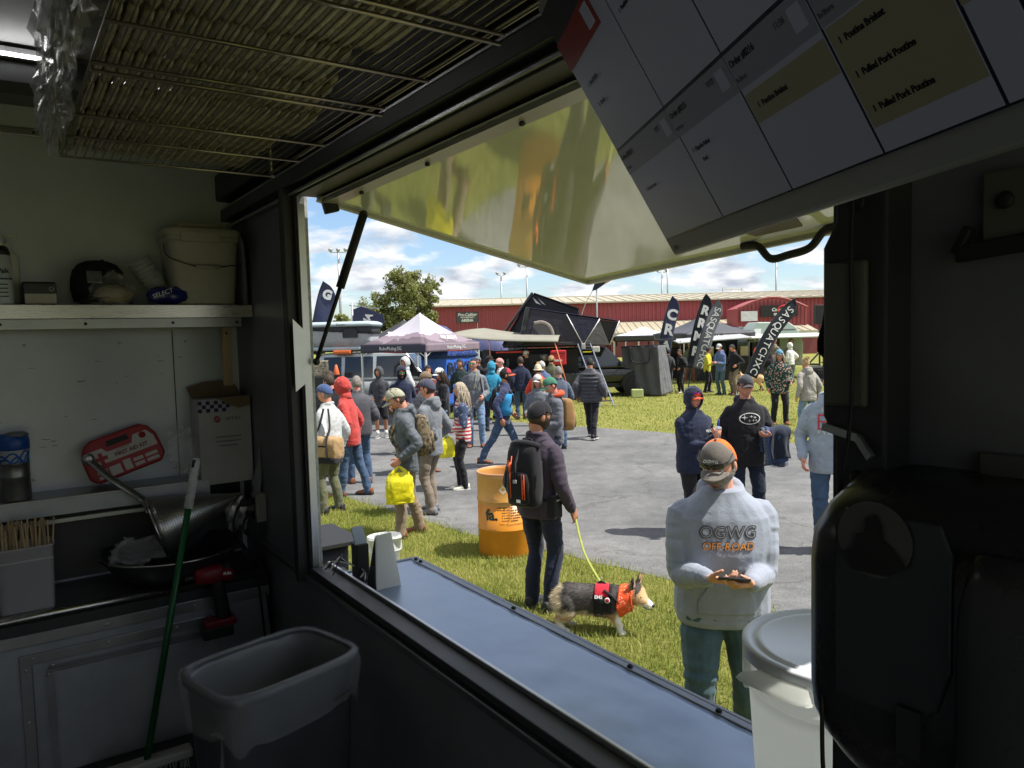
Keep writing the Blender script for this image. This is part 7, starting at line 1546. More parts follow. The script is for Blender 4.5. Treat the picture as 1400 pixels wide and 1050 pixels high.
def suv(name, label, cat, loc, rz, body, L=4.9, Wd=1.92, H=1.80, pickup=False):
    """front towards +x"""
    t = thing(name, label, cat, loc, rz); hw = Wd/2
    zs = .48; belt = 1.12
    st = [(-L/2, .66, 1.04, .86), (-L/2+.06, .55, 1.10, .96), (-L/2+.6, zs, belt+.02, 1), (-.6, zs, belt, 1), (.7, zs, belt-.01, 1), (L/2-1.25, zs, belt-.04, 1), (L/2-.5, .50, 1.04, .98), (L/2-.1, .55, .98, .92), (L/2, .62, .90, .84)]
    MB().loft([[V(x, p.x, (z0+z1)/2+p.y) for p in ell(hw*k, (z1-z0)/2, 24, 5)] for x, z0, z1, k in st]).obj('body', body, t)
    x0, x1 = (-L/2+.10, L/2-1.35) if not pickup else (-.75, L/2-1.35)
    def gh(x, z): k = (z-belt)/(H-belt); return hw*(.97-.16*k)
    prof = [(x0+.02, belt-.05), (x0+.12, H-.10), (x0+.30, H), (x1-.75, H), (x1-.55, H-.03), (x1+.12, belt-.06)]
    n = len(prof); vs = [V(x, -gh(x, z), z) for x, z in prof]+[V(x, gh(x, z), z) for x, z in prof]
    MB().add(vs, [tuple(range(n)), tuple(reversed(range(n, 2*n)))]+[(i, n+i, n+(i+1) % n, (i+1) % n) for i in range(n)]).obj('cabin', body, t, False, bevel=.05, seg=3)
    zt_, zb_ = H-.12, belt+.03
    wins = [(x0+.20, x0+.85), (x0+.95, x0+1.85), (x0+1.95, x1-.50)] if not pickup else [(x0+.16, x0+.95), (x0+1.05, x1-.50)]
    for sd in (-1, 1):
        for i, (a, b) in enumerate(wins):
            bb = b if i < len(wins)-1 else b+.42
            P = [(a, zb_), (bb, zb_), (b, zt_), (a+(.10 if i == 0 else .02), zt_)]
            mb = MB(); mb.add([V(x, sd*(gh(x, z)+.004), z) for x, z in P], [(0, 1, 2, 3)]); mb.obj('side_window', GLASS, t, False, solid=.012)
            if i: MB().add([V(x, sd*(hw+.003), z) for x, z in ((a-.05, .55), (a-.035, .55), (a-.035, belt), (a-.05, belt))], [(0, 1, 2, 3)]).obj('door_seam', BLACK, t, False, solid=.006)
            if i: MB().box((a+.12, sd*(hw+.012), belt-.12), (.18, .03, .03)).obj('door_handle', BLACK, t, False, bevel=.008)
        for wx in (-L/2+.95, L/2-.90):
            MB().tube([(wx+.50*math.cos(a), sd*(hw-.01), .40+.50*math.sin(a)) for a in [math.pi*i/12 for i in range(13)]], [(.05, .05)]*13, 6).obj('wheel_arch', BLACK, t)
            MB().prism([(.46*math.cos(2*math.pi*i/20), .46*math.sin(2*math.pi*i/20)) for i in range(20)], .02, (wx, sd*hw-.012*sd-.01, .42), (1, 0, 0), (0, 0, 1)).obj('wheel_well', BLACK, t, False)
            wheel(t, wx, sd*(hw-.08))
        MB().box((-L/2+.04, sd*(hw-.14), .93), (.10, .16, .34)).obj('tail_light', M('tail_red', lin((190, 26, 30)), rough=.2, var=.05), t, False, bevel=.03)
        MB().box((L/2-.03, sd*(hw-.26), .82), (.10, .34, .16)).obj('headlight', M('headlight', (0.7, 0.72, 0.74), rough=.1, var=.05), t, False, bevel=.03)
        MB().box((x1-.10, sd*(hw+.10), belt+.10), (.12, .20, .17)).obj('mirror', BLACK, t, False, bevel=.04)
    def scr_(xa, za, xb, zb__, name):
        MB().add([V(xa, -gh(xa, za)+.10, za), V(xa, gh(xa, za)-.10, za), V(xb, gh(xb, zb__)-.10, zb__), V(xb, -gh(xb, zb__)+.10, zb__)], [(0, 1, 2, 3)]).obj(name, GLASS, t, False, solid=.012)
    scr_(x1+.075, belt+.04, x1-.50, H-.08, 'windscreen'); scr_(x0+.02, belt+.06, x0+.09, H-.16, 'rear_window')
    MB().box((L/2-.02, 0, .60), (.22, Wd-.10, .22)).obj('front_bumper', BLACK, t, False, bevel=.05); MB().box((-L/2+.02, 0, .60), (.22, Wd-.10, .20)).obj('rear_bumper', BLACK, t, False, bevel=.05)
    MB().box((0, 0, .42), (L-1.2, Wd-.3, .16)).obj('underbody', BLACK, t, False)
    for sd in (-1, 1): MB().bar((x0+.2, sd*hw*.72, H+.06), (x1-.7, sd*hw*.72, H+.06), .05).obj('roof_rail', BLACK, t, False)
    for k in range(4): MB().bar((x0+.3+k*.7, -hw*.74, H+.07), (x0+.3+k*.7, hw*.74, H+.07), .05, .03).obj('rack_bar', BLACK, t, False)
    return t
SILV = M('paint_silver', lin((186, 190, 190)), rough=.28, var=.04, metal=.25, coat=.5); PBLK = M('paint_black', (0.012, 0.013, 0.014), rough=.25, var=.1, coat=.5)
sv_ = suv('silver_suv', 'silver four-wheel drive parked side-on behind the crowd', 'car', (-3.75, 24.2, 0), R(-4), SILV, L=4.9, H=1.92)
# grey pop-up roof tent
GT = M('tent_grey', lin((158, 160, 164)), rough=.85, var=.14, vs=5, bump=.5, bs=7, bd=.04); GTD = M('tent_dark', lin((56, 58, 62)), rough=.85, var=.14, vs=5, bump=.5, bs=7, bd=.04); SHELL = M('tent_shell', lin((168, 182, 188)), rough=.35, var=.04)
rt = thing('roof_tent', 'pale hard-shell pop-up roof tent with grey fabric sides on the silver car', 'roof tent', (-5.35, 24.0, 0), R(-3))
MB().box((0, .0, 2.06), (2.3, 1.3, .12)).obj('base_shell', SHELL, rt, False, bevel=.05, seg=3)
MB().loft([[V(p.x, p.y, z) for p in ell(w, .62, 40, 14)] for z, w in ((2.11, 1.08), (2.35, 1.04), (2.55, 1.07), (2.76, 1.08))]).obj('lower_fabric', GT, rt)
MB().loft([[V(p.x, p.y, z+(.16*(p.x-1.1)/-2.2 if k == 0 else 0)) for p in ell(1.10, .64, 40, 14)] for k, z in enumerate((2.50, 2.76))]).obj('dark_band', GTD, rt)
MB().prism([(-.22, 0), (.22, 0), (.22, .22), (.16, .29), (-.16, .29), (-.22, .22)], .012, (.42, -.645, 2.40), (1, 0, 0), (0, 0, 1)).obj('window_flap', GTD, rt, False)
MB().tube(bez([(.20, -.66, 2.40), (.20, -.66, 2.62), (.27, -.66, 2.69), (.57, -.66, 2.69), (.64, -.66, 2.62), (.64, -.66, 2.40)], 5), .012, 6).obj('window_piping', BLACK, rt)
MB().loft([[V(p.x, p.y, z) for p in ell(w, d, 40, 10)] for z, w, d in ((2.74, 1.14, .68), (2.78, 1.18, .72), (2.84, 1.17, .71), (2.90, 1.05, .60))]).obj('top_shell', SHELL, rt)
text('logo', 'iKamper', .09, BLACK, rt, frame((.15, -.725, 2.81), (1, 0, 0), (0, 0, 1)))
MB().box((-.2, -.4, 2.0), (2.9, .06, .06)).obj('crossbar', DARKM, rt, False); MB().box((.15, -.6, 1.95), (.55, .3, .12)).obj('orange_case', M('case_orange', lin((206, 104, 52)), var=.1), rt, False, bevel=.03)
for x in (-.8, .9): MB().box((x, 0, 1.96), (.06, 1.2, .12)).obj('foot', DARKM, rt, False)
tk_ = suv('dark_pickup', 'dark pickup at the edge of the hatch post with patterned cargo', 'car', (-7.7, 23.2, 0), R(4), M('paint_navy', (0.02, 0.024, 0.03), rough=.3, coat=.4, var=.1), L=4.6, H=1.75)
cgp = thing('cargo_net', 'patterned fabric panel in the open side of the dark pickup', 'fabric', (-5.95, 22.15, 1.25)); MB().grid(lambda u, v: V(-.55+1.1*u, .02*math.sin(9*u), .5*v), 14, 8).obj('panel', camo2, cgp, solid=.01); MB().box((0, .05, -.6), (1.1, .3, 1.25)).obj('crate', TBK, cgp, False, bevel=.02)
cn = thing('traffic_cone', 'small orange cone standing on the cargo beside the silver car', 'cone', (-5.18, 22.2, 1.30)); MB().lathe([(.09, 0), (.10, .02), (.03, .30), (.02, .31)], 16).obj('cone', M('cone_orange', lin((226, 108, 60)), var=.1), cn); MB().box((0, 0, 0), (.22, .22, .03)).box((0, 0, -.66), (.18, .18, 1.3)).obj('base', TBK, cn, False)

# ------------------------------------------------------------------ pop-up canopy with mountains print and blue banner
def canopy_mat():
    m = bpy.data.materials.new('canopy_print'); m.use_nodes = True; t = m.node_tree; b = t.nodes['Principled BSDF']; L = t.links.new; b.inputs['Roughness'].default_value = .7
    tc = t.nodes.new('ShaderNodeTexCoord'); n = t.nodes.new('ShaderNodeTexNoise'); n.inputs['Scale'].default_value = 1.6; n.inputs['Detail'].default_value = 8; L(tc.outputs['Object'], n.inputs['Vector'])
    s = t.nodes.new('ShaderNodeSeparateXYZ'); L(tc.outputs['Object'], s.inputs[0]); a = t.nodes.new('ShaderNodeMath'); a.operation = 'MULTIPLY_ADD'; L(n.outputs[0], a.inputs[0]); a.inputs[1].default_value = -.7; L(s.outputs[2], a.inputs[2])
    r = t.nodes.new('ShaderNodeValToRGB'); e = r.color_ramp.elements; e[0].position = .0; e[0].color = (*lin((112, 98, 108)), 1); e[1].position = 1; e[1].color = (*lin((206, 202, 212)), 1); k = e.new(.5); k.color = (*lin((150, 134, 146)), 1)
    mr = t.nodes.new('ShaderNodeMapRange'); mr.inputs[1].default_value = 1.75; mr.inputs[2].default_value = 2.35; L(a.outputs[0], mr.inputs[0]); r.color_ramp.interpolation = 'CONSTANT'; k.position = .30; e[2].position = .58
    L(mr.outputs[0], r.inputs[0]); L(r.outputs[0], b.inputs['Base Color'])
    tr = t.nodes.new('ShaderNodeBsdfTranslucent'); L(r.outputs[0], tr.inputs[0]); mx = t.nodes.new('ShaderNodeMixShader'); mx.inputs[0].default_value = .25; L(b.outputs[0], mx.inputs[1]); L(tr.outputs[0], mx.inputs[2]); L(mx.outputs[0], t.nodes['Material Output'].inputs[0])
    return m
CP = canopy_mat(); POLEW = M('canopy_pole', (0.62, 0.62, 0.62), rough=.4, metal=.4, var=.05)
def canopy(name, label, loc, rz, s, peak, eave, val, mat, vmat, pole_mat=POLEW, cat='canopy'):
    t = thing(name, label, cat, loc, rz); h = s/2
    def f(sx, sy):
        def g(u, v):      # u across the side, v eave -> peak
            w = h*(1-v); x = (2*u-1)*w; sag = -.16*math.sin(math.pi*v)*(1-.25*abs(2*u-1)); z = eave+(peak-eave)*v**1.0+sag*(peak-eave)
            return (V(x, -w, z) if (sx, sy) == (0, -1) else V(w, x, z) if sx == 1 else V(-x, w, z) if (sx, sy) == (0, 1) else V(-w, -x, z))
        return g
    for sx, sy in ((0, -1), (1, 0), (0, 1), (-1, 0)):
        MB().grid(f(sx, sy), 12, 10).obj('roof_panel', mat, t, solid=.006)
        c, sn = (math.cos(math.atan2(sy, sx)), math.sin(math.atan2(sy, sx)))
        MB().grid(lambda u, v: V(c*(h+.006)-sn*(2*u-1)*h, sn*(h+.006)+c*(2*u-1)*h, eave+.01-val*v+.012*math.sin(7*u)*v), 16, 4).obj('valance', vmat.get((sx, sy), vmat['*']), t, solid=.005)
    for sx in (-1, 1):
        for sy in (-1, 1): MB().bar((sx*(h-.02), sy*(h-.02), 0), (sx*(h-.02), sy*(h-.02), eave), .045).obj('leg', pole_mat, t, False); MB().bar((sx*(h-.02), sy*(h-.02), eave-.35), (sx*h*.55, sy*(h-.02), eave-.03), .02).bar((sx*(h-.02), sy*(h-.02), eave-.35), (sx*(h-.02), sy*h*.55, eave-.03), .02).obj('truss', pole_mat, t, False); MB().box((sx*(h-.02), sy*(h-.02), .01), (.12, .12, .02)).obj('foot_plate', pole_mat, t, False)
    MB().tube([(0, 0, eave-.3), (0, 0, peak)], .025, 8).obj('centre_post', pole_mat, t)
    return t
VN = M('valance_navy', lin((58, 58, 72)), rough=.8, var=.08); VG = M('valance_mauve', lin((124, 110, 120)), rough=.8, var=.08)
a_ = R(56); F = V(-2.27, 20.0, 0); ex = V(math.cos(a_), math.sin(a_), 0); ey = V(-math.sin(a_), math.cos(a_), 0); s_ = 2.4; ctr = F+ex*s_/2+ey*s_/2
# local -y side faces right-front, local -x side faces left-front
cp = canopy('pop_up_canopy', 'grey pop-up canopy printed with mountain shapes beside the blue banner', ctr, a_, s_, 3.05, 2.17, .24, CP, {'*': VG, (-1, 0): VN})
RD = M('red_line', lin((190, 50, 60)), var=0)
text('lettering', 'RuknPkdng.SG', .14, whitec, cp, frame((-1.222, .05, 2.06), (0, -1, 0), (0, 0, 1)), extrude=.001); MB().box((-1.222, -.02, 1.965), (.004, .75, .012)).obj('underline', RD, cp, False)
text('lettering', 'RuknPkdng.SG', .14, whitec, cp, frame((.10, -1.222, 2.06), (1, 0, 0), (0, 0, 1)), extrude=.001); MB().box((.10, -1.222, 1.965), (.75, .004, .012)).obj('underline', RD, cp, False)
text('lettering', 'RUKN', .22, whitec, cp, frame((.20, -.86, 2.335), (1, -.10, 0), (0, .75, .62)), extrude=.001, offset=.012, shear=.25); text('lettering', 'RUKN', .22, whitec, cp, frame((-.98, .35, 2.24), (0, -1, 0), (.80, 0, .6)), extrude=.001, offset=.012, shear=.25)
bn = thing('blue_banner', 'blue printed wall banner hung in the back of the pop-up canopy', 'banner', F+ex*.20+ey*1.2, a_)
BB = M('banner_blue', lin((46, 96, 190)), rough=.6, var=.22, vs=1.2); 
MB().grid(lambda u, v: V(1.0+2.75*u, .015*math.sin(14*u)+.02*mnoise.noise(V(u*6, v*3, 0)), .25+1.7*v), 30, 14).obj('banner', BB, bn, solid=.006)
MB().grid(lambda u, v: V(1.0+2.75*u, -.022+.015*math.sin(14*u), 1.70+.22*v), 30, 2).obj('pattern_band', ramp_mat('band_dots', 'voronoi', 16, [(0, (70, 96, 150)), (.3, (24, 48, 110))]), bn, solid=.004)
text('lettering', 'RUKP', .50, M('banner_ink', lin((26, 32, 48)), var=0), bn, frame((2.75, -.05, 1.36), (1, 0, 0), (0, 0, 1)), extrude=.001, offset=.02)
gt2 = canopy('grey_canopy', 'low dark grey canopy with white emblem behind the pale roof tent', (-4.15, 29.5, 0), R(30), 3.0, 3.05, 2.25, .25, GTD, {'*': GTD})
text('emblem', 'R', .5, whitec, gt2, frame((-.9, -1.05, 2.46), (1, 0, 0), (0, .8, .6)), extrude=.001, offset=.02)
for (x, y, z, c, lab) in ((-3.1, 31, 2.85, M('tent_blue', lin((58, 66, 110)), var=.1), 'small blue dome tent top behind the pop-up canopy'), (-2.1, 34, 2.45, M('van_white', (0.6, 0.6, 0.56), var=.05), 'white box of a parked van behind the pop-up canopy'), (-1.0, 33, 2.5, M('tent_indigo', lin((84, 88, 128)), var=.15), 'indigo fabric tent top in front of the red building'), (-.1, 33.5, 2.5, GTD, 'dark tent top under the edge of the wedge roof tent')):
    t = thing('parked_van' if 'van' in lab else 'dome_tent', lab, 'van' if 'van' in lab else 'tent', (x, y, 0)); MB().loft([[V(p.x, p.y, zz) for p in ell(w, w*.7, 24, 3)] for zz, w in ((0, .9), (z-.7, .88), (z-.3, .72), (z-.08, .45), (z, .12))]).obj('shell', c, t)

# ------------------------------------------------------------------ black camper rig with side awning and two roof tents
rg_ = suv('black_camper', 'black off-road camper with open side compartments and roof tents', 'car', (2.55, 28.2, 0), R(3), PBLK, L=5.6, H=1.84)
NV = M('tent_navy', lin((52, 50, 60)), rough=.85, var=.14, vs=5, bump=.5, bs=7, bd=.04); NVT = M('tent_purple', lin((78, 74, 100)), rough=.8, var=.08, vs=3); BKT_ = M('tent_black', lin((34, 36, 42)), rough=.75, var=.2, vs=5, bump=.5, bs=6, bd=.04); GRF = M('tent_taupe', lin((96, 92, 92)), rough=.85, var=.12, bump=.5, bs=7, bd=.04)
# wedge tent
wg = thing('wedge_roof_tent', 'tall black wedge roof tent opened steeply against the red building', 'roof tent', (.55, 28.9, 0), R(0))
P = [(-.90, 1.95), (-.75, 2.25), (.22, 3.80), (.34, 3.86), (2.02, 3.22), (2.2, 1.95)]; n = len(P); vs_ = [V(x, -.65, z) for x, z in P]+[V(x, .65, z) for x, z in P]
MB().add(vs_, [tuple(range(n)), tuple(reversed(range(n, 2*n)))]+[(i, n+i, n+(i+1) % n, (i+1) % n) for i in range(n)]).obj('fabric_body', BKT_, wg, False, bevel=.03)
MB().bar((-.95, -.2, 2.22), (.30, -.2, 3.9), 1.36, .10, up=(-.8, 0, .6)).obj('lid_shell', PBLK, wg, False, bevel=.03)
MB().add([V(.36, -.70, 3.89), V(2.05, -.70, 3.26), V(2.05, .70, 3.26), V(.36, .70, 3.89)], [(0, 1, 2, 3)]).obj('rain_fly', GTD, wg, False, solid=.03)
MB().add([V(.30, -.665, 3.74), V(.62, -.665, 3.44), V(.42, -.665, 3.52)], [(0, 1, 2)]).add([V(.50, -.665, 3.70), V(.80, -.665, 3.42), V(.66, -.665, 3.50)], [(0, 1, 2)]).obj('logo_slash', whitec, wg, False, solid=.004)
MB().box((.6, 0, 1.93), (2.9, 1.3, .12)).obj('base_tray', PBLK, wg, False, bevel=.02)
# fold-out tent
ft = thing('fold_out_roof_tent', 'dark fold-out roof tent with purple-grey top and open end annex', 'roof tent', (.40, 26.95, 0), R(0))
D = .62
def slab(name, pts, mat, th=.02, dy=0): MB().add([V(*p) for p in pts], [tuple(range(len(pts)))]).obj(name, mat, ft, False, solid=th)
FRT, BCK = -D, D
slab('side_fabric', [(-.02, FRT, 2.05), (.26, FRT, 3.25), (1.55, FRT, 3.02), (2.10, FRT, 1.95)], NV); slab('rear_fabric', [(-.02, BCK, 2.05), (.26, BCK, 3.25), (3.45, BCK, 2.72), (2.95, BCK, 1.9)], NV)
slab('roof_fabric', [(.22, FRT-.03, 3.29), (3.36, FRT-.03, 2.76), (3.40, BCK, 2.76), (.22, BCK, 3.29)], NVT)
slab('head_panel', [(-.06, FRT, 2.05), (.20, FRT, 3.28), (.20, BCK, 3.28), (-.06, BCK, 2.05)], PBLK)
MB().bar((-.06, FRT-.04, 2.02), (.22, FRT-.04, 3.30), .16, .10, up=(0, 1, 0)).obj('shell_edge', PBLK, ft, False, bevel=.02)
slab('annex_web', [(1.58, FRT-.01, 3.0), (2.70, FRT-.01, 2.82), (2.14, FRT-.01, 1.97)], M('annex_indigo', lin((46, 46, 66)), rough=.85, var=.12, bump=.5, bs=7, bd=.04)); slab('annex_side', [(2.70, FRT-.012, 2.82), (2.16, FRT-.012, 1.97), (3.05, FRT-.012, 1.92)], GRF)
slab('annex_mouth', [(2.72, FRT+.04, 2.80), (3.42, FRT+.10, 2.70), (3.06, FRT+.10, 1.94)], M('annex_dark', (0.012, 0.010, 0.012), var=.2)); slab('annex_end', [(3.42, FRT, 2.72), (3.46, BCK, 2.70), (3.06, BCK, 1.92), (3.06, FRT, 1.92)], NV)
for a, b in (((1.56, FRT-.03, 3.02), (2.12, FRT-.03, 1.93)), ((2.72, FRT-.03, 2.83), (2.14, FRT-.03, 1.94)), ((3.40, FRT-.03, 2.74), (3.05, FRT-.03, 1.92))): MB().tube([a, b], .020, 6).obj('pole', POLEW, ft)
win = MB(); win.prism([(0, 0), (.82, 0), (.80, .30), (.62, .55), (.30, .62), (.12, .55)], .012, (.28, FRT-.022, 2.16), (1, 0, 0), (0, 0, 1)); win.obj('mesh_window', GRF, ft, False)
MB().tube(bez([(.42, FRT-.05, 2.74), (.70, FRT-.05, 2.77), (.94, FRT-.05, 2.65), (1.06, FRT-.05, 2.40), (1.06, FRT-.05, 2.16)], 6), [(.055, .012)]*25, 8, ref=(0, 1, 0)).obj('rolled_flap', FB('flap_taupe', (150, 140, 132)), ft)
slab('inner_net', [(.36, FRT-.036, 2.62), (.78, FRT-.036, 2.16), (.36, FRT-.036, 2.16)], NV)
MB().prism([(0, 0), (.16, 0), (.05, .52)], .02, (1.18, FRT-.035, 2.14), (1, 0, 0), (0, 0, 1)).obj('side_vane', GTD, ft, False)
MB().box((1.05, 0, 2.0), (2.2, 1.3, .12)).obj('base_tray', GTD, ft, False, bevel=.02); MB().box((2.55, 0, 1.93), (1.1, 1.2, .06)).obj('folding_floor', GRF, ft, False)
MB().box((2.12, FRT-.05, 1.88), (.14, .1, .22)).obj('hinge_block', M('hinge_grey', (0.4, 0.4, 0.4), var=.1), ft, False, bevel=.02)
for x in (.15, 1.9): MB().bar((x, 0, 1.80), (x, 0, 1.96), .06).obj('support', DARKM, ft, False)
# side awning on two poles
aw_ = thing('side_awning', 'thin grey-green car awning stretched on poles beside the black camper', 'awning', (0, 0, 0))
AWM = M('awning_greige', lin((132, 130, 118)), rough=.8, var=.10, vs=2)
def awf(u, v):
    a = V(-2.25, 25.6, 2.40)*(1-u)+V(1.55, 24.7, 2.12)*u; b = V(-.95, 27.6, 2.62)*(1-u)+V(1.75, 26.6, 2.30)*u; p = a*(1-v)+b*v; p.z += -.06*math.sin(math.pi*u)+.05*math.sin(math.pi*v); return p
MB().grid(awf, 20, 10).obj('canvas', AWM, aw_, solid=.02)
MB().tube([awf(i/10, 0)+V(0, 0, -.02) for i in range(11)], .028, 6).obj('front_rail', AWM, aw_)
ORP_ = M('pole_orange', lin((178, 96, 62)), var=.1)
MB().tube([awf(.40, 0)+V(0, .02, -.02), (-.62, 25.0, 0)], .020, 6).obj('pole', ORP_, aw_); MB().tube([awf(.97, 0)+V(0, .02, -.03), (1.95, 24.2, 0)], .022, 6).obj('pole', ORP_, aw_); MB().tube([awf(.0, 0)+V(.06, .02, -.03), (-2.10, 25.5, 0)], .016, 6).obj('pole', BLACK, aw_)
# storage unit with red boxes, light bar, ladder
su = thing('camper_storage', 'black drawer unit and panels in the open side of the camper', 'storage unit', (.6, 26.55, 0))
MB().box((0, .55, .95), (3.6, .5, 1.7)).obj('carcass', BLACK, su, False); MB().box((-1.2, .1, .80), (.9, .8, 1.0)).obj('drawer_block', DARKM, su, False, bevel=.02); MB().box((1.25, .1, .55), (1.2, .7, .8)).obj('drawer_block', DARKM, su, False, bevel=.02)
for i in range(2): MB().box((-.75, -.32, .55+i*.42), (.75, .03, .36)).obj('drawer_front', M('drawer_grey', (0.05, 0.05, 0.055), var=.2), su, False, bevel=.01)
for k in range(3): MB().box((-1.05+k*.16, -.05, 1.20), (.10, .05, .62), (.15, 0, 0)).obj('hanging_board', M('board_steel', lin((84, 92, 104)), rough=.4, var=.15), su, False, bevel=.02)
MB().box((-1.45, 0, 1.55), (.32, .12, .6)).obj('hanging_bag', M('bag_slate', lin((58, 62, 74)), var=.2), su, False, bevel=.03)
MB().box((.45, .1, 1.50), (1.1, .25, .30)).obj('tray', DARKM, su, False); MB().lathe([(.12, 0), (.16, .22), (.15, .22)], 14, (.55, -.1, 1.42)).obj('pot', M('pot_alu', (0.4, 0.4, 0.42), metal=.6, rough=.4), su)
lb = thing('light_bar', 'long red light bar under the fold-out roof tent', 'light bar', (.05, 26.0, 1.76)); MB().box((0, 0, 0), (1.15, .05, .05)).obj('bar', M('bar_red', lin((220, 66, 46)), rough=.4, var=.05), lb, False, bevel=.01); MB().bar((-.4, 0, 0), (-.4, .9, .12), .03).bar((.4, 0, 0), (.4, .9, .12), .03).obj('bracket', BLACK, lb, False)
REDB = M('box_red', lin((196, 40, 48)), rough=.5, var=.1)
for (x, y, z, w, h_, lab) in ((1.62, 26.0, 1.28, .55, .50, 'bright red storage case hung high on the black camper'), (.55, 26.0, .98, .62, .28, 'dark red tool chest on the upper drawer of the camper'), (.55, 26.0, .62, .62, .28, 'dark red tool chest on the lower drawer of the camper'), (1.08, 25.9, .62, .24, .55, 'upright red fuel can beside the tool chests')):
    t = thing('red_case', lab, 'case', (x, y, z), 0, 'red cases on the black camper'); c_ = REDB if 'bright' in lab or 'can' in lab else M('box_darkred', lin((112, 32, 38)), rough=.5, var=.1)
    MB().box((0, .1, h_/2), (w, .36, h_)).obj('case_body', c_, t, False, bevel=.03); MB().box((0, -.08, h_*.80), (w*.9, .02, .025)).obj('lid_line', BLACK, t, False); MB().tube(bez([(-.08, -.02, h_), (-.06, -.02, h_+.04), (.06, -.02, h_+.04), (.08, -.02, h_)], 4), .012, 6).obj('handle', BLACK, t)
    MB().box((0, .2, -z/2+.0), (w*.7, .1, z-.02)).obj('support_panel', BLACK, t, False)
    if 'bright' in lab: MB().box((0, -.085, h_*.3), (.26, .01, .06)).obj('print_line', whitec, t, False)
for nm, b0, b1, lab in (('folding_ladder', (3.02, 23.9, 0), (2.55, 26.3, 1.98), 'grey telescopic ladder leaning on the fold-out roof tent'),):
    t = thing(nm, lab, 'ladder', (0, 0, 0)); b0 = Vector(b0); b1 = Vector(b1); LD = M('ladder_grey', lin((84, 92, 108)), rough=.45, metal=.4, var=.1)
    for sx in (-.22, .22): MB().bar(b0+V(sx, 0, 0), b1+V(sx, 0, 0), .05, .035).obj('rail', LD, t, False, bevel=.008)
    for k in range(8): p = b0+(b1-b0)*(.08+k*.118); MB().bar(p+V(-.22, 0, 0), p+V(.22, 0, 0), .06, .035).obj('rung', LD, t, False)
    MB().bar(b0+V(-.22, 0, .1), b0+V(-.5, .3, 0), .03).obj('stabiliser', LD, t, False)
    MB().box(b0+(b1-b0)*.90+V(.34, -.03, 0), (.26, .06, .20)).obj('side_pouch', M('pouch_grey', (0.45, 0.44, 0.42), var=.1), t, False, bevel=.03); MB().box(b0+(b1-b0)*.86+V(0, -.05, 0), (.3, .03, .04)).obj('yellow_tag', yelbag, t, False)
# shower tent
sw = thing('shower_tent', 'square grey shower tent hung from the side of the black camper', 'tent', (4.95, 27.45, 0))
SG = M('shower_grey', lin((70, 70, 75)), rough=.6, var=.12, vs=4, bump=.6, bs=5, bd=.05); SG2 = M('shower_silver', lin((104, 104, 108)), rough=.45, var=.14, vs=4, bump=.6, bs=5, bd=.05)
def curtain(p0, p1, q0, q1, mat, nm, amp=.03, fr=5):
    p0, p1, q0, q1 = map(Vector, (p0, p1, q0, q1)); nrm = (p1-p0).cross(q0-p0).normalized()
    MB().grid(lambda u, v: (p0*(1-u)+p1*u)*(1-v)+(q0*(1-u)+q1*u)*v+nrm*amp*(math.sin(fr*2*math.pi*u+3*v)*.5+mnoise.noise(V(u*4, v*4, fr)))*(1-.3*v), 40, 24).obj(nm, mat, sw, solid=.008)
curtain((-.80, .0, .10), (.38, -.55, .02), (-.92, .10, 1.80), (.30, -.50, 1.84), SG, 'front_curtain', .05, 3); curtain((.38, -.55, .02), (.98, .20, .10), (.30, -.50, 1.84), (.72, .25, 1.84), SG2, 'side_curtain', .025, 4); curtain((-.80, .0, .10), (.98, .20, .10), (-.92, .10, 1.80), (.72, .25, 1.84), SG, 'rear_curtain', .02, 4)
MB().tube(bez([(-.62, -.12, 1.78), (-.60, -.20, 1.36), (-.48, -.26, 1.24), (-.12, -.42, 1.22), (.0, -.46, 1.34), (.02, -.47, 1.80)], 6), .022, 6).obj('window_piping', BLACK, sw)
MB().tube([(-.92, .10, 1.81), (.30, -.50, 1.85), (.72, .25, 1.85), (-.92, .10, 1.81)], .02, 6).obj('top_frame', DARKM, sw)
for p in ((.42, -.60, 0), (1.10, .15, 0)): MB().tube([p, (p[0]-.06, p[1]+.1, .35)], .012, 6).obj('guy_peg', DARKM, sw)
bx_ = thing('roof_box', 'flat black gear box on a rack above the shower tent', 'roof box', (4.55, 28.2, 1.82)); MB().box((0, 0, .28), (1.5, 1.0, .22)).obj('box', PBLK, bx_, False, bevel=.04); MB().bar((-.6, 0, 0), (-.6, 0, .2), .05).obj('rack_leg', DARKM, bx_, False); MB().bar((.6, 0, 0), (.6, 0, .2), .05).obj('rack_leg', DARKM, bx_, False); MB().box((1.1, 0, .2), (.9, .8, .06)).obj('rack', DARKM, bx_, False)
jc = thing('jerry_can', 'pale green water can on the grass under the shower tent', 'can', (4.45, 26.7, 0)); MB().box((0, 0, .16), (.42, .2, .30)).obj('can', M('can_green', lin((170, 180, 120)), var=.1), jc, False, bevel=.03); MB().lathe([(.03, .30), (.03, .36)], 10, (.12, 0, 0)).obj('cap', BLACK, jc)

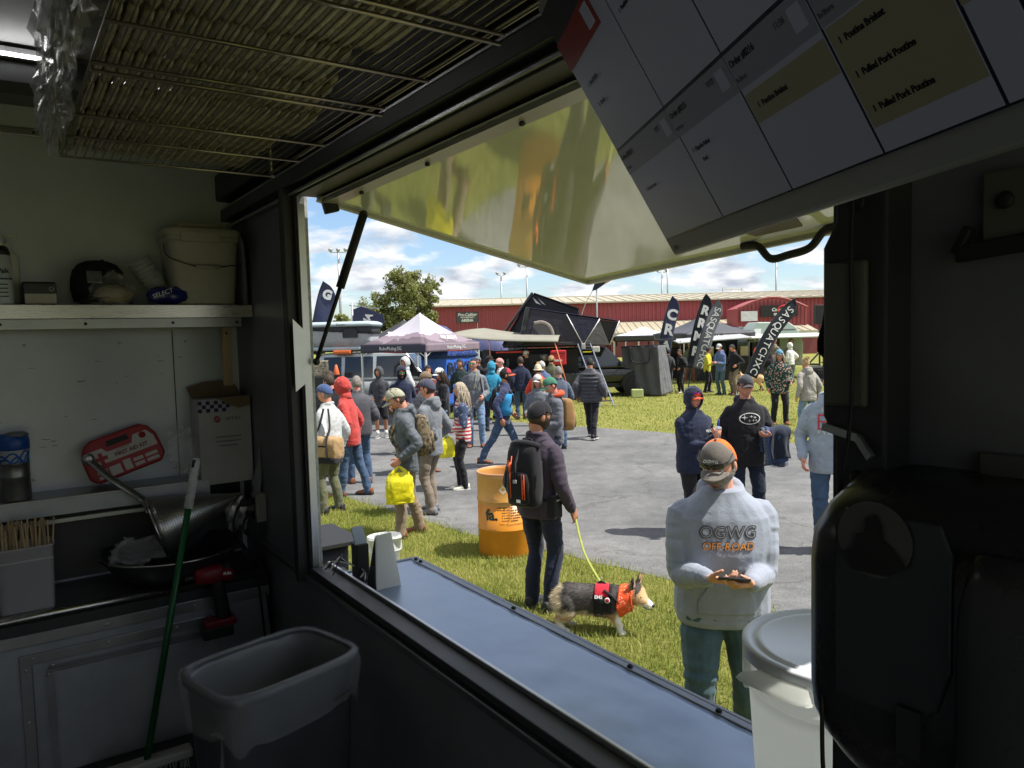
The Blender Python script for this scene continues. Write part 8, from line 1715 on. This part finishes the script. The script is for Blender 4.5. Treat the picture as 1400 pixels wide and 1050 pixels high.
# ------------------------------------------------------------------ feather flags
def feather(label, base, tip, w, mat, txt=None, tmat=None, tsize=.3, bend=.35, blocks=None, flip=1, z0=.0, up=True):
    """pole bent at the top with a tall sail-shaped cloth; base and tip in world coordinates"""
    base = Vector(base); tip = Vector(tip); t = thing('feather_flag', label, 'flag', base, 0, 'feather flags at the booths'); d = tip-base; h = Vector((d.x, d.y, 0))
    raw = bez([V(0, 0, 0), d*.5+V(0, 0, d.z*.07)-h*.09, d*.82+V(0, 0, d.z*.055)-h*.07, d], 14); cum = [0]
    for a_, b_ in zip(raw[:-1], raw[1:]): cum.append(cum[-1]+(b_-a_).length)
    pole_ = []
    for i in range(41):
        s_ = cum[-1]*i/40; j = max(0, min(len(raw)-2, next((n_-1 for n_, c_ in enumerate(cum) if c_ >= s_), len(raw)-2))); pole_.append(raw[j].lerp(raw[j+1], (s_-cum[j])/max(1e-6, cum[j+1]-cum[j])))
    MB().tube(pole_, [.025*(1-.6*i/len(pole_)) for i in range(len(pole_))], 6).obj('pole', DARKM, t)
    MB().lathe([(.22, 0), (.22, .03), (.03, .05), (.03, .12)], 14).obj('ground_base', DARKM, t)
    k = len(pole_); sx = V(1, 0, 0)*flip; st_ = int(k*z0)
    def f(u, v):
        i = st_+v*(k-1-st_); a = min(int(i), k-2); p = pole_[a].lerp(pole_[a+1], i-a); tg = (pole_[a+1]-pole_[a]).normalized(); nr = V(tg.z, 0, -tg.x)*flip; ww = w*(math.sqrt(max(0, 1-((v-.80)/.20)**2)) if v > .80 else 1)*(1 if v > .05 else .9)
        return p+nr*ww*u+V(0, .02*math.sin(8*v+3*u), 0)
    o = MB().grid(f, 8, 40).obj('cloth', mat, t, solid=.006)
    if txt:
        n_ = len(txt)
        for i, ch in enumerate(txt):
            v = .93-(i+.6)*(.90/n_); c = f(.5, v); tg = (f(.5, v+.02)-f(.5, v-.02)).normalized(); x_ = -tg; y_ = V(tg.z, 0, -tg.x)
            m_ = frame(c+V(0, -.035, 0), x_, y_); text('letter', ch, tsize, tmat, t, m_, extrude=.001, offset=0.0)
    if blocks:
        for v, s_, ss in blocks:
            c = f(.52, v); tg = (f(.5, v+.02)-f(.5, v-.02)).normalized(); text('emblem', s_, ss, tmat, t, frame(c+V(0, -.035, 0), V(tg.z, 0, -tg.x), tg), extrude=.001, offset=.025)
    return t
FBK = FB('flag_black', (34, 38, 48), bump=.2, bs=4); FGR = FB('flag_grey', (100, 102, 110), bump=.2, bs=4); FNV = FB('flag_navy', (56, 60, 86), bump=.2, bs=4); LT = M('flag_white', (0.66, 0.66, 0.66), var=.05)
feather('leaning black feather flag lettered in white beside the yellow jacket group', (7.95, 26.6, 0), (10.15, 26.9, 3.40), .50, FBK, 'SASQUATCHXC', LT, .36, flip=1, z0=.20)
feather('grey feather flag lettered in white in front of the dark canopy', (6.75, 28.9, 0), (7.98, 29.0, 3.52), .50, FGR, 'SASQUATCHXC', LT, .36, flip=1, z0=.25)
feather('black and white feather flag behind the grey lettered one', (6.86, 30.2, 0), (7.85, 30.2, 3.80), .50, FBK, tmat=LT, blocks=((.78, 'R', .50), (.60, 'R', .50), (.42, 'M', .50), (.22, 'R', .50)), z0=.22)
feather('dark feather flag with pale emblem beside the grey shower tent', (5.85, 31.2, 0), (6.72, 31.2, 3.78), .52, FNV, tmat=LT, blocks=((.72, 'C', .60), (.48, 'R', .60), (.24, 'A', .5)), z0=.30)
feather('small navy flag tip showing beside the hatch post', (-6.85, 24.5, 0), (-6.02, 24.5, 4.25), .55, FNV, tmat=LT, blocks=((.80, 'G', .4),), z0=.55)
def flag_pole(label, base, h, pts, mat, extra=None):
    t = thing('banner_flag', label, 'flag', base); MB().tube([(0, 0, 0), (0, 0, h)], [.05, .035], 8).obj('pole', GALV, t); MB().prism(pts, .02, (0, -.05, 0), (1, 0, 0), (0, 0, 1)).obj('cloth', mat, t, False); return t
t = flag_pole('navy wind-blown banner on a pole above the grey canopy', (-5.85, 28, 0), 3.7, [(0, 2.6), (.05, 3.45), (.35, 3.55), (.75, 3.40), (1.15, 3.22), (1.20, 2.9), (.95, 2.62), (.5, 2.72), (.3, 2.5)], FNV); text('letters', 'MA', .34, LT, t, frame((.55, -.075, 3.05), (.5, 0, .86), (-.86, 0, .5)), extrude=.001, offset=.015); MB().bar((-.1, 0, 3.6), (1.0, 0, 3.45), .04).obj('cross_spar', GALV, t, False)
t = flag_pole('dark flag with tan corner on a pole under the awning corner', (4.6, 40, 0), 6.0, [(-.25, 4.55), (.0, 4.62), (.35, 4.85), (.55, 5.1), (-.05, 5.12)], FBK); MB().prism([(.35, 4.85), (.9, 5.15), (.55, 5.12)], .02, (0, -.05, 0), (1, 0, 0), (0, 0, 1)).obj('tan_corner', tan, t, False); MB().tube(bez([(-.22, -.03, 4.55), (-.6, -.03, 3.9), (-.95, -.03, 2.9)], 6), .018, 5).obj('cord', ltgrey, t)
# ------------------------------------------------------------------ booths on the right
VB_ = M('valance_black', (0.03, 0.03, 0.034), var=.1); RB = M('canopy_charcoal', lin((74, 76, 84)), rough=.75, var=.12, vs=3)
cv = canopy('black_canopy', 'charcoal pop-up canopy with white letters behind the feather flags', (9.3, 36.6, 0), R(12), 3.6, 3.05, 2.20, .34, RB, {'*': VB_})
text('lettering', 'RR', .5, LT, cv, frame((-.5, -1.15, 2.50), (1, 0, 0), (0, .88, .48)), extrude=.001, offset=.03, shear=.2); text('lettering', 'BCOLAR   SHADE', .20, LT, cv, frame((0, -1.83, 2.03), (1, 0, 0), (0, 0, 1)), extrude=.001, offset=.008)
MB().grid(lambda u, v: V(-1.7+3.4*u, 1.5, .1+1.9*v), 6, 4).obj('back_wall', M('wall_tan', lin((196, 168, 116)), var=.06), cv, solid=.01); text('lettering', 'TVIA', .6, BLACK, cv, frame((-.4, 1.46, 1.1), (1, 0, 0), (0, 0, 1)), offset=.04)
cv2 = canopy('white_canopy', 'white pop-up canopy peeking out beside the first feather flag', (7.2, 41.0, 0), R(5), 2.6, 2.62, 2.15, .22, M('canopy_white', (0.6, 0.62, 0.64), var=.05), {'*': M('canopy_white', ())})
tr = thing('camp_trailer', 'pale green teardrop camp trailer with wide awning behind the orange hoodie', 'trailer', (12.7, 37.2, 0), R(-2)); TG = M('trailer_green', lin((158, 172, 160)), rough=.45, var=.06)
MB().prism([(-1.3, .55), (1.4, .55), (1.45, 1.6), (1.15, 2.35), (.75, 2.62), (-.75, 2.66), (-1.05, 2.3), (-1.3, 1.7)], -1.7, (0, -.85, 0), (1, 0, 0), (0, 0, 1)).obj('shell', TG, tr, False, bevel=.06, seg=3)
MB().box((-.1, -.87, 1.55), (.8, .03, .9)).obj('door', M('trailer_dark', (0.04, 0.042, 0.04), var=.2), tr, False, bevel=.03); MB().box((.6, -.87, 2.25), (.9, .012, .06)).obj('print_line', M('print_dark', (0.1, 0.1, 0.1), var=0), tr, False); MB().box((-.75, -.87, 2.2), (.32, .02, .28)).obj('emblem', WHT, tr, False)
for x in (-.5, .6): wheel(tr, x, -.85, .38)
MB().box((0, 0, .6), (3.0, 1.5, .15)).bar((1.4, 0, .55), (2.5, 0, .5), .1).obj('chassis', DARKM, tr, False); MB().box((.9, -.95, 1.0), (.7, .1, .5)).obj('tan_box', M('box_tan2', lin((178, 168, 128)), var=.1), tr, False, bevel=.02)
ta = thing('trailer_awning', 'long pale awning slab stretched in front of the camp trailer', 'awning', (12.2, 35.4, 0)); MB().box((0, 0, 1.98), (5.2, 2.0, .07), (R(4), 0, 0)).obj('canvas', M('awning_pale', lin((186, 190, 182)), rough=.7, var=.08), ta, False, bevel=.02)
for x in (-2.5, 2.5): MB().tube([(x, -.95, 0), (x, -.95, 1.93)], .025, 6).obj('pole', DARKM, ta)
ta2 = thing('booth_awning', 'thin grey awning between the black canopy and the trailer', 'awning', (8.9, 33.6, 0)); MB().box((0, 0, 1.95), (3.2, 1.6, .06), (R(5), R(-3), 0)).obj('canvas', GT, ta2, False, bevel=.02)
for x in (-1.5, 1.5): MB().tube([(x, -.7, 0), (x, -.7, 1.9)], .022, 6).obj('pole', DARKM, ta2)
bs_ = thing('booth_counter', 'black booth counter with gear boxes behind the lawn group', 'counter', (10.0, 35.0, 0)); MB().box((0, 0, .55), (3.4, .7, 1.1)).obj('counter', TBK, bs_, False, bevel=.02)
for k in range(6): MB().box((-1.4+k*.55, -.05, 1.25+.08*(k % 3)), (.42, .4, .3+.16*(k % 3))).obj('gear_box', [DARKM, M('box_tan2', ()), BLACK][k % 3], bs_, False, bevel=.02)
for (x, y, w, h_, c, lab) in ((8.2, 37.5, 2.4, 1.5, DARKM, 'dark stacked gear under the charcoal canopy'), (11.0, 38.8, 2.0, 2.35, M('van_dark', (0.035, 0.036, 0.04), rough=.4, var=.2), 'dark boxy camper beside the camp trailer'), (13.9, 33.2, 1.7, .62, TBK, 'low black platform beside the trailer steps')):
    t = thing('gear_stack', lab, 'gear', (x, y, 0)); MB().box((0, 0, h_/2), (w, 1.0, h_)).obj('case', c, t, False, bevel=.05); MB().box((0, -.52, h_*.6), (w*.7, .04, h_*.4)).obj('panel', BLACK, t, False, bevel=.02)
    if h_ > 2: MB().box((0, 0, h_+.06), (w+.5, 1.4, .08)).obj('roof_slab', GT, t, False)
hr = thing('stair_railing', 'black metal stair railing beside the trailer', 'railing', (13.2, 31.8, 0))
for x in (0, .55, 1.1): MB().bar((x, 0, .1), (x, 0, 1.35+.0*x), .045).obj('post', BLACK, hr, False)
MB().bar((-.1, 0, 1.35), (1.2, 0, 1.35), .05).bar((-.1, 0, .85), (1.2, 0, .85), .04).bar((-.1, 0, 1.35), (-.8, -.2, .7), .05).obj('rail', BLACK, hr, False); MB().box((.5, .4, .05), (1.6, .9, .1)).obj('landing', DARKM, hr, False)
sp = thing('speaker_mast', 'dark speaker box on a mast by the entrance', 'speaker', (16.2, 39.5, 0)); MB().tube([(0, 0, 0), (0, 0, 3.2)], .05, 8).obj('mast', DARKM, sp); MB().box((0, 0, 3.0), (.5, .4, 1.0)).obj('cabinet', TBK, sp, False, bevel=.03)
